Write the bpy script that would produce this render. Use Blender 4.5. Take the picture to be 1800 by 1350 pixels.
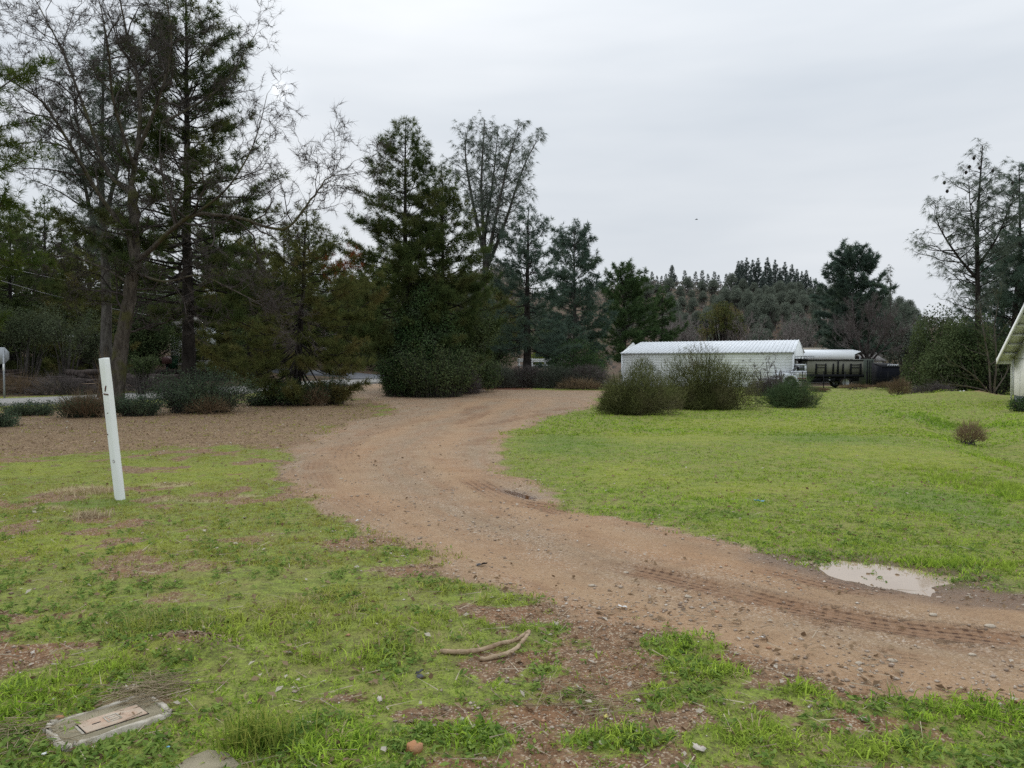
import bpy, math, random
import numpy as np
from mathutils import Vector

for _o in list(bpy.data.objects): bpy.data.objects.remove(_o)
SC = bpy.context.scene
COL = SC.collection
R = math.radians
FPX, CX, CY, HOR = 1350.0, 900.0, 675.0, 640.0     # focal length and horizon of the photograph, in its pixels
EYE = 1.6
PIT = math.atan((CY - HOR) / FPX)

# ------------------------------------------------------------------ camera
cam = bpy.data.cameras.new('camera'); cam.sensor_fit = 'HORIZONTAL'; cam.sensor_width = 36.0
cam.lens = FPX / 1800 * 36.0; cam.clip_start = 0.05; cam.clip_end = 3000
camo = bpy.data.objects.new('camera', cam); COL.objects.link(camo)
camo.location = (0, 0, EYE); camo.rotation_euler = (math.pi / 2 - PIT, 0, 0)
SC.camera = camo

def ray(px, py):
    cx, cy = (px - CX) / FPX, (CY - py) / FPX
    return np.array([cx, math.cos(PIT) + cy * math.sin(PIT), -math.sin(PIT) + cy * math.cos(PIT)])
def at(px, py, Y):                                  # survey: a bearing and a distance give a point of the place
    d = ray(px, py); return np.array([0, 0, EYE]) + d * (Y / d[1])
def G(px, py, z=0.0):                               # the same for a point on the level ground
    d = ray(px, py); t = (z - EYE) / d[2]; return np.array([d[0] * t, d[1] * t])

# ------------------------------------------------------------------ sky, sun, exposure
SUN = ray(493, 160); SUN = SUN / np.linalg.norm(SUN)
SUN_EL = math.asin(SUN[2]); SUN_AZ = math.atan2(SUN[0], SUN[1])
W = bpy.data.worlds.new('World'); SC.world = W; W.use_nodes = True
wn, wl = W.node_tree.nodes, W.node_tree.links
wn.clear()
def wnode(t, **k):
    n = wn.new(t)
    for a, v in k.items(): setattr(n, a, v)
    return n
wo = wnode('ShaderNodeOutputWorld'); bg = wnode('ShaderNodeBackground')
sky = wnode('ShaderNodeTexSky', sky_type='NISHITA', sun_disc=False, sun_elevation=SUN_EL, sun_rotation=SUN_AZ, air_density=1.0, dust_density=1.0)
tc = wnode('ShaderNodeTexCoord')
mp = wnode('ShaderNodeMapping'); mp.inputs['Scale'].default_value = (1.0, 1.0, 5.5)
mp.inputs['Rotation'].default_value = (R(3), R(-4), 0)
wl.new(tc.outputs['Generated'], mp.inputs['Vector'])
nz = wnode('ShaderNodeTexNoise'); nz.inputs['Scale'].default_value = 1.5; nz.inputs['Detail'].default_value = 4.0; nz.inputs['Roughness'].default_value = 0.5
wl.new(mp.outputs['Vector'], nz.inputs['Vector'])
cr = wnode('ShaderNodeValToRGB')
cr.color_ramp.elements[0].position = 0.30; cr.color_ramp.elements[0].color = (0.56, 0.61, 0.67, 1)
cr.color_ramp.elements[1].position = 0.74; cr.color_ramp.elements[1].color = (0.75, 0.78, 0.815, 1)
wl.new(nz.outputs['Fac'], cr.inputs['Fac'])
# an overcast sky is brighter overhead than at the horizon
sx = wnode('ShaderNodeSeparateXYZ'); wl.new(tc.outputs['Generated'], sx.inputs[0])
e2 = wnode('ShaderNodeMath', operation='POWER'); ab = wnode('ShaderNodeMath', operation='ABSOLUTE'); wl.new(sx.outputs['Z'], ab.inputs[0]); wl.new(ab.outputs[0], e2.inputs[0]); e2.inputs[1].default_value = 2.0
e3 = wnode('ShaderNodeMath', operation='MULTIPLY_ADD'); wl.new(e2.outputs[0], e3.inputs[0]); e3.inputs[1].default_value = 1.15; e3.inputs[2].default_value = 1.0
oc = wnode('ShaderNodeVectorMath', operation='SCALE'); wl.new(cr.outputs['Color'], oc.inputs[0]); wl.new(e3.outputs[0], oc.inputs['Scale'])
# the sun seen as a pale spot through the cloud
dp = wnode('ShaderNodeVectorMath', operation='DOT_PRODUCT'); wl.new(tc.outputs['Generated'], dp.inputs[0]); dp.inputs[1].default_value = tuple(SUN)
def glow(power, amt):
    m = wnode('ShaderNodeMath', operation='POWER', use_clamp=True); wl.new(dp.outputs['Value'], m.inputs[0]); m.inputs[1].default_value = power
    a = wnode('ShaderNodeMath', operation='MULTIPLY'); wl.new(m.outputs[0], a.inputs[0]); a.inputs[1].default_value = amt
    return a
g1, g2, g3 = glow(26000, 0.36), glow(2500, 0.06), glow(25, 0.025)
s1 = wnode('ShaderNodeMath', operation='ADD'); wl.new(g1.outputs[0], s1.inputs[0]); wl.new(g2.outputs[0], s1.inputs[1])
s2 = wnode('ShaderNodeMath', operation='ADD'); wl.new(s1.outputs[0], s2.inputs[0]); wl.new(g3.outputs[0], s2.inputs[1])
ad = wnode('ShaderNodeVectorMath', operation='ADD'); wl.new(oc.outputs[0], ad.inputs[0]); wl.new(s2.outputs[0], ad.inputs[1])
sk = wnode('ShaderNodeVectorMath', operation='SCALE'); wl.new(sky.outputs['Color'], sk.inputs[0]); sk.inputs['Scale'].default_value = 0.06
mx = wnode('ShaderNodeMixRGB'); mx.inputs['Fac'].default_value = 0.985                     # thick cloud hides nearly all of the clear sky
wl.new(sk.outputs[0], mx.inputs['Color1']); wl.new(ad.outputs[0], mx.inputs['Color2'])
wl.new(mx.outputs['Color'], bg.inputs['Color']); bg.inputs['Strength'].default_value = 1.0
wl.new(bg.outputs['Background'], wo.inputs['Surface'])

sun = bpy.data.lights.new('sun', 'SUN'); sun.energy = 1.5; sun.angle = R(35); sun.color = (1.0, 0.96, 0.9)
suno = bpy.data.objects.new('sun', sun); COL.objects.link(suno)
suno.rotation_euler = Vector(tuple(SUN)).to_track_quat('Z', 'Y').to_euler(); suno.location = (0, 0, 60)
SC.view_settings.view_transform = 'Standard'; SC.view_settings.look = 'None'
SC.view_settings.exposure = 0.08; SC.view_settings.gamma = 1.0; SC.view_settings.use_curve_mapping = False
SC.render.engine = 'CYCLES'
SC.cycles.use_denoising = False
SC.cycles.use_adaptive_sampling = True; SC.cycles.adaptive_threshold = 0.012
SC.cycles.max_bounces = 4; SC.cycles.diffuse_bounces = 2; SC.cycles.glossy_bounces = 2; SC.cycles.transmission_bounces = 3; SC.cycles.volume_bounces = 0
SC.cycles.sample_clamp_indirect = 5.0

# ------------------------------------------------------------------ helpers
rng = np.random.default_rng(11)
def nrm(a): return a / (np.linalg.norm(a, axis=-1, keepdims=True) + 1e-9)
def sstep(a, b, x):
    t = np.clip((x - a) / (b - a), 0, 1); return t * t * (3 - 2 * t)

_perm = np.random.default_rng(5).random((256, 256))
def vnoise(x, y, s=1.0, o=0):
    x = np.asarray(x) * s + 37.3 * o; y = np.asarray(y) * s + 91.7 * o
    xi, yi = np.floor(x).astype(int), np.floor(y).astype(int)
    fx, fy = x - xi, y - yi; fx = fx * fx * (3 - 2 * fx); fy = fy * fy * (3 - 2 * fy)
    a = _perm[xi & 255, yi & 255]; b = _perm[(xi + 1) & 255, yi & 255]; c = _perm[xi & 255, (yi + 1) & 255]; d = _perm[(xi + 1) & 255, (yi + 1) & 255]
    return (a * (1 - fx) + b * fx) * (1 - fy) + (c * (1 - fx) + d * fx) * fy
def fbm(x, y, s=1.0, o=0, n=4):
    t = 0; a = 0.5; q = 0
    for i in range(n): t = t + a * vnoise(x, y, s * 2 ** i, o + i * 3); q += a; a *= 0.5
    return t / q

class Buf:
    """collects geometry for one mesh object"""
    def __init__(s): s.V = []; s.T = []; s.Q = []; s.n = 0; s.A = []; s.C = []
    def add(s, V, T=None, Q=None, var=0.5, col=None):
        V = np.asarray(V, float).reshape(-1, 3)
        if T is not None and len(T): s.T.append(np.asarray(T, int).reshape(-1, 3) + s.n)
        if Q is not None and len(Q): s.Q.append(np.asarray(Q, int).reshape(-1, 4) + s.n)
        s.V.append(V); s.A.append(np.broadcast_to(np.asarray(var, float), (len(V),)))
        if col is not None: s.C.append(np.broadcast_to(np.asarray(col, float), (len(V), 3)))
        s.n += len(V); return s
    def box(s, x0, x1, y0, y1, z0, z1, var=0.5):
        V = [(x, y, z) for z in (z0, z1) for y in (y0, y1) for x in (x0, x1)]
        return s.add(V, Q=[(0, 2, 3, 1), (4, 5, 7, 6), (0, 1, 5, 4), (2, 6, 7, 3), (0, 4, 6, 2), (1, 3, 7, 5)], var=var)
    def bbox(s, x0, x1, y0, y1, z0, z1, b=0.02):                       # a box with chamfered vertical and top edges
        xs = [(x0 + b, y0), (x1 - b, y0), (x1, y0 + b), (x1, y1 - b), (x1 - b, y1), (x0 + b, y1), (x0, y1 - b), (x0, y0 + b)]
        cx, cy = (x0 + x1) / 2, (y0 + y1) / 2
        V = [(x, y, z0) for x, y in xs] + [(x, y, z1 - b) for x, y in xs]
        V += [(x + (b if x < cx else -b), y + (b if y < cy else -b), z1) for x, y in xs]
        Q = []
        for r in range(2):
            for i in range(8): j = (i + 1) % 8; Q.append((r * 8 + i, r * 8 + j, r * 8 + 8 + j, r * 8 + 8 + i))
        V.append((cx, cy, z1)); V.append((cx, cy, z0)); n = 24
        T = [(16 + i, 16 + (i + 1) % 8, n) for i in range(8)] + [((i + 1) % 8, i, n + 1) for i in range(8)]
        return s.add(V, T=T, Q=Q)
    def prism(s, poly, a0, a1, axis=1):
        """a polygon (two coordinates) swept along an axis"""
        n = len(poly); V = []
        for a in (a0, a1):
            for p, q in poly:
                V.append((p, a, q) if axis == 1 else ((a, p, q) if axis == 0 else (p, q, a)))
        c = np.mean(np.array(V[:n]), 0); d = np.mean(np.array(V[n:]), 0); V += [tuple(c), tuple(d)]
        Q = [(i, (i + 1) % n, n + (i + 1) % n, n + i) for i in range(n)]
        T = [((i + 1) % n, i, 2 * n) for i in range(n)] + [(n + i, n + (i + 1) % n, 2 * n + 1) for i in range(n)]
        return s.add(V, T=T, Q=Q)
    def tube(s, P, rad, sides=6, cap=True, var=0.5, jit=0.0):
        P = np.asarray(P, float); n = len(P); rad = np.broadcast_to(np.asarray(rad, float), (n,))
        Tn = nrm(np.gradient(P, axis=0))
        ref = np.array([0, 0, 1.0]) if abs(Tn[0, 2]) < 0.9 else np.array([1.0, 0, 0])
        U = nrm(np.cross(Tn, ref)); Wv = np.cross(Tn, U)
        a = np.arange(sides) / sides * 2 * np.pi
        rr = rad[:, None] * (1 + jit * rng.standard_normal((n, sides))) if jit else rad[:, None] * np.ones((1, sides))
        V = P[:, None] + rr[..., None] * (np.cos(a)[None, :, None] * U[:, None] + np.sin(a)[None, :, None] * Wv[:, None])
        i, j = np.meshgrid(np.arange(n - 1), np.arange(sides), indexing='ij'); k = (j + 1) % sides
        Q = np.stack([i * sides + j, i * sides + k, (i + 1) * sides + k, (i + 1) * sides + j], -1).reshape(-1, 4)
        V = V.reshape(-1, 3); T = None
        if cap:
            V = np.vstack([V, P[0], P[-1]]); m = n * sides
            T = [((q + 1) % sides, q, m) for q in range(sides)] + [(m - sides + q, m - sides + (q + 1) % sides, m + 1) for q in range(sides)]
        return s.add(V, T=T, Q=Q, var=var)
    def sticks(s, P0, P1, r0, r1, sides=3, var=0.5):
        P0, P1 = np.asarray(P0, float), np.asarray(P1, float); n = len(P0)
        if n == 0: return s
        D = nrm(P1 - P0); U = nrm(np.cross(D, np.where(np.abs(D[:, 2:]) < 0.9, [[0, 0, 1.0]], [[1.0, 0, 0]]))); Wv = np.cross(D, U)
        a = np.arange(sides) / sides * 2 * np.pi
        ring = np.cos(a)[None, :, None] * U[:, None] + np.sin(a)[None, :, None] * Wv[:, None]
        r0 = np.broadcast_to(np.asarray(r0, float), (n,)); r1 = np.broadcast_to(np.asarray(r1, float), (n,))
        V = np.concatenate([P0[:, None] + ring * r0[:, None, None], P1[:, None] + ring * r1[:, None, None]], 1)
        b = np.arange(n)[:, None] * 2 * sides; j = np.arange(sides)[None]; k = (j + 1) % sides
        Q = np.stack([b + j, b + k, b + sides + k, b + sides + j], -1).reshape(-1, 4)
        v = np.broadcast_to(np.asarray(var, float).reshape(-1, 1) if np.ndim(var) else np.full((n, 1), var), (n, 2 * sides)).reshape(-1)
        return s.add(V.reshape(-1, 3), Q=Q, var=v)
    def tris(s, P0, P1, w, var=0.5, col=None):
        """thin blades: a base as wide as w, running out to a tip"""
        P0, P1 = np.asarray(P0, float), np.asarray(P1, float); n = len(P0)
        D = P1 - P0; U = nrm(np.cross(D, rng.standard_normal((n, 3)))) * (np.broadcast_to(np.asarray(w, float), (n,))[:, None] / 2)
        V = np.stack([P0 - U, P0 + U, P1], 1).reshape(-1, 3)
        v = np.repeat(np.broadcast_to(np.asarray(var, float), (n,)), 3)
        c = None if col is None else np.repeat(np.broadcast_to(col, (n, 3)), 3, 0)
        return s.add(V, T=np.arange(3 * n).reshape(-1, 3), var=v, col=c)
    def leaves(s, C, N, size, asp=0.55, var=0.5, col=None, fold=0.0):
        """rhombic leaves at C with normals N"""
        n = len(C); N = nrm(N); U = nrm(np.cross(N, rng.standard_normal((n, 3)))); Wv = np.cross(N, U)
        size = np.broadcast_to(np.asarray(size, float), (n,))[:, None]
        f = N * size * fold
        V = np.stack([C - U * size / 2, C + Wv * size * asp / 2 + f, C + U * size / 2, C - Wv * size * asp / 2 + f], 1).reshape(-1, 3)
        b = np.arange(n)[:, None] * 4
        T = np.concatenate([b + np.array([[0, 1, 2]]), b + np.array([[0, 2, 3]])], 1).reshape(-1, 3)
        v = np.repeat(np.broadcast_to(np.asarray(var, float), (n,)), 4)
        c = None if col is None else np.repeat(np.broadcast_to(col, (n, 3)), 4, 0)
        return s.add(V, T=T, var=v, col=c)
    def tufts(s, C, A, L, n, w, spread, droop=0.0, var=None):
        """bunches of needles: n to a bunch"""
        C = np.asarray(C, float); m = len(C)
        if m == 0: return s
        D = nrm(nrm(np.asarray(A, float))[:, None] + spread * rng.standard_normal((m, n, 3)))
        ln = np.broadcast_to(np.asarray(L, float), (m,))[:, None, None] * rng.uniform(0.65, 1.1, (m, n, 1))
        P0 = C[:, None] + D * 0.03; P1 = P0 + D * ln; P1[..., 2] -= droop * ln[..., 0]
        v = rng.random((m, 1)) if var is None else np.broadcast_to(np.asarray(var, float).reshape(-1, 1), (m, 1))
        v = np.clip(v * 0.75 + 0.25 * rng.random((m, n)), 0, 1)
        return s.tris(P0.reshape(-1, 3), P1.reshape(-1, 3), w, var=v.reshape(-1))
    def mesh(s, name, mat, smooth=False):
        V = np.concatenate(s.V) if s.V else np.zeros((0, 3))
        T = np.concatenate(s.T) if s.T else np.zeros((0, 3), int); Q = np.concatenate(s.Q) if s.Q else np.zeros((0, 4), int)
        me = bpy.data.meshes.new(name); nt, nq = len(T), len(Q)
        me.vertices.add(len(V)); me.vertices.foreach_set('co', V.astype(np.float32).ravel())
        me.loops.add(nt * 3 + nq * 4); me.polygons.add(nt + nq)
        me.loops.foreach_set('vertex_index', np.concatenate([T.ravel(), Q.ravel()]).astype(np.int32))
        me.polygons.foreach_set('loop_start', np.concatenate([np.arange(nt) * 3, nt * 3 + np.arange(nq) * 4]).astype(np.int32))
        me.update(calc_edges=True)
        if smooth: me.polygons.foreach_set('use_smooth', np.ones(nt + nq, bool))
        a = me.attributes.new('var', 'FLOAT', 'POINT'); a.data.foreach_set('value', np.concatenate(s.A).astype(np.float32))
        if s.C:
            c = np.concatenate(s.C); a = me.attributes.new('col', 'FLOAT_COLOR', 'POINT')
            a.data.foreach_set('color', np.hstack([c, np.ones((len(c), 1))]).astype(np.float32).ravel())
        if mat is not None: me.materials.append(mat)
        me.validate(); return me
    def build(s, name, mat, parent=None, smooth=False):
        o = bpy.data.objects.new(name, s.mesh(name, mat, smooth)); COL.objects.link(o)
        if parent is not None: o.parent = parent
        return o

def tag(o, label=None, cat=None, group=None, kind=None):
    for k, v in (('label', label), ('category', cat), ('group', group), ('kind', kind)):
        if v: o[k] = v
    return o
def thing(name, label, cat, loc=(0, 0, 0), rz=0.0, group=None, scale=None):
    o = bpy.data.objects.new(name, None); COL.objects.link(o); o.empty_display_size = 0.2
    o.location = tuple(float(q) for q in loc); o.rotation_euler = (0, 0, rz)
    if scale is not None: o.scale = scale if np.ndim(scale) else (scale,) * 3
    return tag(o, label, cat, group)
def copy_tree(src, loc, rz=0.0, scale=1.0, label=None, group=None):
    c = src.copy(); COL.objects.link(c); c.location = tuple(float(q) for q in loc); c.rotation_euler = (0, 0, rz)
    c.scale = scale if np.ndim(scale) else (scale,) * 3
    if label: c['label'] = label
    if group: c['group'] = group
    for ch in src.children:
        d = ch.copy(); COL.objects.link(d); d.parent = c
        for g in ch.children:
            e = g.copy(); COL.objects.link(e); e.parent = d
    return c

# ------------------------------------------------------------------ materials
def newmat(name):
    m = bpy.data.materials.new(name); m.use_nodes = True; m.node_tree.nodes.clear()
    return m, m.node_tree.nodes, m.node_tree.links
class NT:
    def __init__(s, name):
        s.m, s.n, s.l = newmat(name); s.out = s.n.new('ShaderNodeOutputMaterial')
    def node(s, t, **k):
        n = s.n.new(t)
        for a, v in k.items():
            if a.startswith('i_'): n.inputs[a[2:].replace('_', ' ')].default_value = v
            else: setattr(n, a, v)
        return n
    def link(s, a, b): s.l.new(a, b)
    def val(s, x, sock):
        if hasattr(x, 'is_linked') or isinstance(x, bpy.types.NodeSocket): s.l.new(x, sock)
        elif x is not None:
            if np.ndim(x) and len(x) == 3 and sock.type == 'RGBA': x = (*x, 1)
            sock.default_value = x
    def math(s, op, a, b=None, clamp=False):
        n = s.n.new('ShaderNodeMath'); n.operation = op; n.use_clamp = clamp; s.val(a, n.inputs[0])
        if b is not None: s.val(b, n.inputs[1])
        return n.outputs[0]
    def mix(s, f, a, b, mode='MIX'):
        n = s.n.new('ShaderNodeMixRGB'); n.blend_type = mode; s.val(f, n.inputs['Fac']); s.val(a, n.inputs['Color1']); s.val(b, n.inputs['Color2']); return n.outputs['Color']
    def noise(s, scale, detail=3.0, rough=0.55, vec=None, out='Fac', dist=0.0):
        n = s.n.new('ShaderNodeTexNoise'); n.inputs['Scale'].default_value = scale; n.inputs['Detail'].default_value = detail; n.inputs['Roughness'].default_value = rough; n.inputs['Distortion'].default_value = dist
        s.l.new(vec if vec is not None else s.obj(), n.inputs['Vector']); return n.outputs[out]
    def vor(s, scale, out='Distance', vec=None, feature='F1'):
        n = s.n.new('ShaderNodeTexVoronoi'); n.feature = feature; n.inputs['Scale'].default_value = scale
        s.l.new(vec if vec is not None else s.obj(), n.inputs['Vector']); return n.outputs[out]
    def obj(s):
        if not hasattr(s, '_tc'): s._tc = s.n.new('ShaderNodeTexCoord')
        return s._tc.outputs['Object']
    def mapped(s, scale):
        n = s.n.new('ShaderNodeMapping'); n.inputs['Scale'].default_value = scale; s.l.new(s.obj(), n.inputs['Vector']); return n.outputs['Vector']
    def ramp(s, f, stops, interp='LINEAR'):
        n = s.n.new('ShaderNodeValToRGB'); n.color_ramp.interpolation = interp; e = n.color_ramp.elements
        while len(e) < len(stops): e.new(0.5)
        for q, (p, c) in zip(e, stops): q.position = p; q.color = (*c, 1) if np.ndim(c) else (c, c, c, 1)
        s.val(f, n.inputs['Fac']); return n.outputs['Color']
    def attr(s, name, out='Fac'):
        n = s.n.new('ShaderNodeAttribute'); n.attribute_name = name; return n.outputs[out]
    def bump(s, h, strength=0.5, dist=0.02):
        n = s.n.new('ShaderNodeBump'); n.inputs['Strength'].default_value = strength; n.inputs['Distance'].default_value = dist; s.val(h, n.inputs['Height']); return n.outputs['Normal']
    def pbsdf(s, col, rough=0.7, metal=0.0, normal=None, spec=0.4):
        p = s.n.new('ShaderNodeBsdfPrincipled'); s.val(col, p.inputs['Base Color']); s.val(rough, p.inputs['Roughness']); s.val(metal, p.inputs['Metallic'])
        s.val(spec, p.inputs['Specular IOR Level'])
        if normal is not None: s.l.new(normal, p.inputs['Normal'])
        s.l.new(p.outputs['BSDF'], s.out.inputs['Surface']); return p

def foliage(name, c0, c1, c2=None, transl=0.25, patch=0.6, rough=0.6):
    """leaf or needle colour that runs with the bunch and drifts in patches through the crown"""
    t = NT(name); v = t.attr('var')
    a = t.mix(v, c0, c1)
    if c2 is not None:
        f = t.ramp(t.noise(patch, 2.0), [(0.5, 0.0), (0.68, 1.0)]); a = t.mix(t.math('MULTIPLY', f, 0.75), a, c2)
    p = t.node('ShaderNodeBsdfDiffuse'); t.val(a, p.inputs['Color'])
    q = t.node('ShaderNodeBsdfTranslucent'); t.val(a, q.inputs['Color'])
    m = t.node('ShaderNodeMixShader'); m.inputs[0].default_value = transl
    t.link(p.outputs[0], m.inputs[1]); t.link(q.outputs[0], m.inputs[2])
    t.link(m.outputs[0], t.out.inputs['Surface'])
    return t.m
def colored(name, transl=0.3):
    t = NT(name); a = t.attr('col', 'Color')
    p = t.node('ShaderNodeBsdfDiffuse'); t.val(a, p.inputs['Color'])
    q = t.node('ShaderNodeBsdfTranslucent'); t.val(a, q.inputs['Color'])
    m = t.node('ShaderNodeMixShader'); m.inputs[0].default_value = transl
    t.link(p.outputs[0], m.inputs[1]); t.link(q.outputs[0], m.inputs[2]); t.link(m.outputs[0], t.out.inputs['Surface'])
    return t.m
def bark(name, c0, c1, sc=6.0, moss=None):
    t = NT(name); v = t.mapped((1, 1, 0.22))
    n = t.noise(sc, 5.0, 0.65, v); w = t.vor(sc * 2.2, vec=v)
    c = t.mix(t.ramp(n, [(0.35, 0.0), (0.65, 1.0)]), c0, c1); c = t.mix(t.ramp(w, [(0.0, 0.75), (0.35, 0.0)]), c, tuple(q * 0.35 for q in c0))
    if moss: c = t.mix(t.ramp(t.noise(1.8, 3.0), [(0.5, 0.0), (0.62, 0.8)]), c, moss)
    t.pbsdf(c, 0.9, normal=t.bump(t.math('ADD', n, w), 0.9, 0.03), spec=0.15); return t.m
def plain(name, c, rough=0.6, metal=0.0, dirt=0.25, sc=3.0, dcol=None, spec=0.4, bump=0.0):
    t = NT(name); n = t.noise(sc, 5.0, 0.65)
    f = t.math('MULTIPLY', t.ramp(n, [(0.42, 0.0), (0.72, 1.0)]), dirt)
    c2 = t.mix(f, c, dcol if dcol else tuple(q * 0.45 for q in c))
    t.pbsdf(c2, t.math('ADD', t.math('MULTIPLY', n, 0.2), rough - 0.1), metal, t.bump(t.noise(sc * 12, 3.0), bump, 0.01) if bump else None, spec); return t.m

M = {}
M['needle_dark'] = foliage('needle_dark', (0.035, 0.059, 0.022), (0.119, 0.152, 0.053), (0.138, 0.138, 0.053), 0.35)
M['needle_green'] = foliage('needle_green', (0.040, 0.070, 0.018), (0.135, 0.180, 0.04), (0.14, 0.15, 0.036), 0.35)
M['needle_olive'] = foliage('needle_olive', (0.055, 0.069, 0.023), (0.155, 0.169, 0.057), (0.167, 0.136, 0.053), 0.35)
M['needle_gray'] = foliage('needle_gray', (0.066, 0.090, 0.068), (0.178, 0.205, 0.165), (0.119, 0.145, 0.112), 0.35)
M['needle_blue'] = foliage('needle_blue', (0.048, 0.083, 0.064), (0.127, 0.173, 0.134), (0.090, 0.127, 0.074), 0.3)
M['needle_rust'] = foliage('needle_rust', (0.12, 0.035, 0.016), (0.24, 0.075, 0.03), None, 0.3)
M['leaf_oak'] = foliage('leaf_oak', (0.034, 0.057, 0.023), (0.127, 0.161, 0.075), (0.101, 0.127, 0.051), 0.2, 0.9)
M['leaf_dark'] = foliage('leaf_dark', (0.025, 0.053, 0.021), (0.088, 0.140, 0.053), (0.114, 0.150, 0.088), 0.2, 0.9)
M['leaf_gray'] = foliage('leaf_gray', (0.056, 0.069, 0.053), (0.150, 0.169, 0.125), (0.106, 0.106, 0.088), 0.2, 0.8)
M['leaf_lime'] = foliage('leaf_lime', (0.10, 0.14, 0.02), (0.24, 0.30, 0.05), None, 0.35)
M['leaf_bright'] = foliage('leaf_bright', (0.034, 0.065, 0.029), (0.098, 0.150, 0.058), (0.072, 0.111, 0.039), 0.25)
M['leaf_sage'] = foliage('leaf_sage', (0.05, 0.066, 0.038), (0.135, 0.16, 0.095), (0.085, 0.105, 0.05), 0.25, 0.9)
M['leaf_teal'] = foliage('leaf_teal', (0.045, 0.075, 0.045), (0.128, 0.173, 0.105), (0.075, 0.090, 0.045), 0.2, 1.2)
M['broom'] = foliage('broom', (0.058, 0.068, 0.026), (0.158, 0.168, 0.068), (0.158, 0.137, 0.079), 0.15, 1.1)
M['broom_green'] = foliage('broom_green', (0.039, 0.066, 0.033), (0.110, 0.160, 0.072), (0.110, 0.110, 0.066), 0.15, 1.1)
M['dry'] = foliage('dry', (0.11, 0.08, 0.05), (0.28, 0.21, 0.13), (0.15, 0.09, 0.055), 0.2, 1.5)
M['dry_pale'] = foliage('dry_pale', (0.30, 0.24, 0.15), (0.55, 0.46, 0.31), None, 0.3)
M['twig_gray'] = foliage('twig_gray', (0.075, 0.065, 0.06), (0.17, 0.15, 0.145), (0.11, 0.085, 0.08), 0.0, 0.5)
M['bark_pine'] = bark('bark_pine', (0.035, 0.027, 0.023), (0.10, 0.082, 0.072), 5)
M['bark_black'] = bark('bark_black', (0.012, 0.010, 0.009), (0.042, 0.036, 0.032), 6)
M['bark_oak'] = bark('bark_oak', (0.055, 0.046, 0.038), (0.14, 0.122, 0.10), 8, (0.085, 0.085, 0.03))
M['bark_gray'] = bark('bark_gray', (0.05, 0.044, 0.04), (0.13, 0.12, 0.11), 8)
M['oak_twig'] = bark('oak_twig', (0.04, 0.034, 0.031), (0.11, 0.094, 0.088), 4)

# ------------------------------------------------------------------ the lie of the land
def sdpoly(x, y, poly):
    """signed distance to a polygon, positive inside"""
    x, y = np.asarray(x, float), np.asarray(y, float); d = np.full(x.shape, 1e9); ins = np.zeros(x.shape, bool); n = len(poly)
    for i in range(n):
        (ax, ay), (bx, by) = poly[i], poly[(i + 1) % n]; ex, ey = bx - ax, by - ay; L = ex * ex + ey * ey + 1e-12
        t = np.clip(((x - ax) * ex + (y - ay) * ey) / L, 0, 1)
        d = np.minimum(d, (x - ax - t * ex) ** 2 + (y - ay - t * ey) ** 2)
        c = ((ay <= y) & (by > y)) | ((by <= y) & (ay > y))
        with np.errstate(divide='ignore', invalid='ignore'): ins ^= c & (x < ax + (y - ay) / (by - ay + 1e-12) * ex)
    d = np.sqrt(d); return np.where(ins, d, -d)
def polyline(x, y, pts):
    """distance across and length along the nearest point of an open line"""
    x, y = np.asarray(x, float), np.asarray(y, float); best = np.full(x.shape, 1e9); su = np.zeros(x.shape); sv = np.zeros(x.shape); acc = 0
    for (ax, ay), (bx, by) in zip(pts[:-1], pts[1:]):
        ex, ey = bx - ax, by - ay; L = math.hypot(ex, ey)
        t = np.clip(((x - ax) * ex + (y - ay) * ey) / (L * L), 0, 1)
        d = np.hypot(x - ax - t * ex, y - ay - t * ey); sg = np.sign((x - ax) * ey - (y - ay) * ex); m = d < best
        best = np.where(m, d, best); su = np.where(m, sg * d, su); sv = np.where(m, acc + t * L, sv); acc += L
    return su, sv, acc
def gp(*pts): return [tuple(G(a, b)) for a, b in pts]
def smooth_line(pts, n=6):
    P = np.array(pts); P = np.vstack([2 * P[0] - P[1], P, 2 * P[-1] - P[-2]]); o = []
    for i in range(1, len(P) - 2):
        for k in range(n):
            t = k / n
            o.append(0.5 * ((2 * P[i]) + (-P[i - 1] + P[i + 1]) * t + (2 * P[i - 1] - 5 * P[i] + 4 * P[i + 1] - P[i + 2]) * t * t + (-P[i - 1] + 3 * P[i] - 3 * P[i + 1] + P[i + 2]) * t ** 3))
    o.append(P[-2]); return np.array(o)

DIRT = gp((2600, 1480), (1800, 1232), (1500, 1192), (1300, 1150), (1100, 1095), (950, 1050), (800, 1002), (700, 962), (620, 925), (560, 888), (522, 850), (503, 820), (515, 792), (560, 764), (640, 738),
          (700, 722), (660, 707), (610, 698)) + [(-8.0, 40.0), (-9.5, 47.0), (-6.8, 47.0), (-5.3, 40.5), (2.0, 41.0), (5.3, 41.5)] + \
       gp((1055, 697), (1052, 712), (965, 733), (905, 762), (868, 795), (880, 818), (930, 851), (1000, 888), (1100, 913), (1200, 931), (1300, 955), (1400, 985), (1500, 1003), (1650, 1028), (1800, 1062), (2600, 1230))
LITTER = gp((-500, 835), (0, 802), (200, 794), (400, 786), (540, 775), (690, 728)) + [(-6.5, 33), (-7.5, 36), (-12, 29.5), (-16, 26.0), (-22, 24)]
REDLIT = [(-8.5, 46.5), (-6.9, 40.6), (-5.0, 38.5), (-1.5, 39.5), (1.5, 41.5), (0, 43.5), (-4, 44), (-6.5, 46.9)]
PUD1 = gp((1375, 980), (1405, 982), (1480, 985), (1545, 989), (1605, 999), (1668, 1011), (1690, 1022), (1672, 1034), (1632, 1041), (1585, 1035), (1528, 1025), (1470, 1010), (1415, 995))
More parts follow.
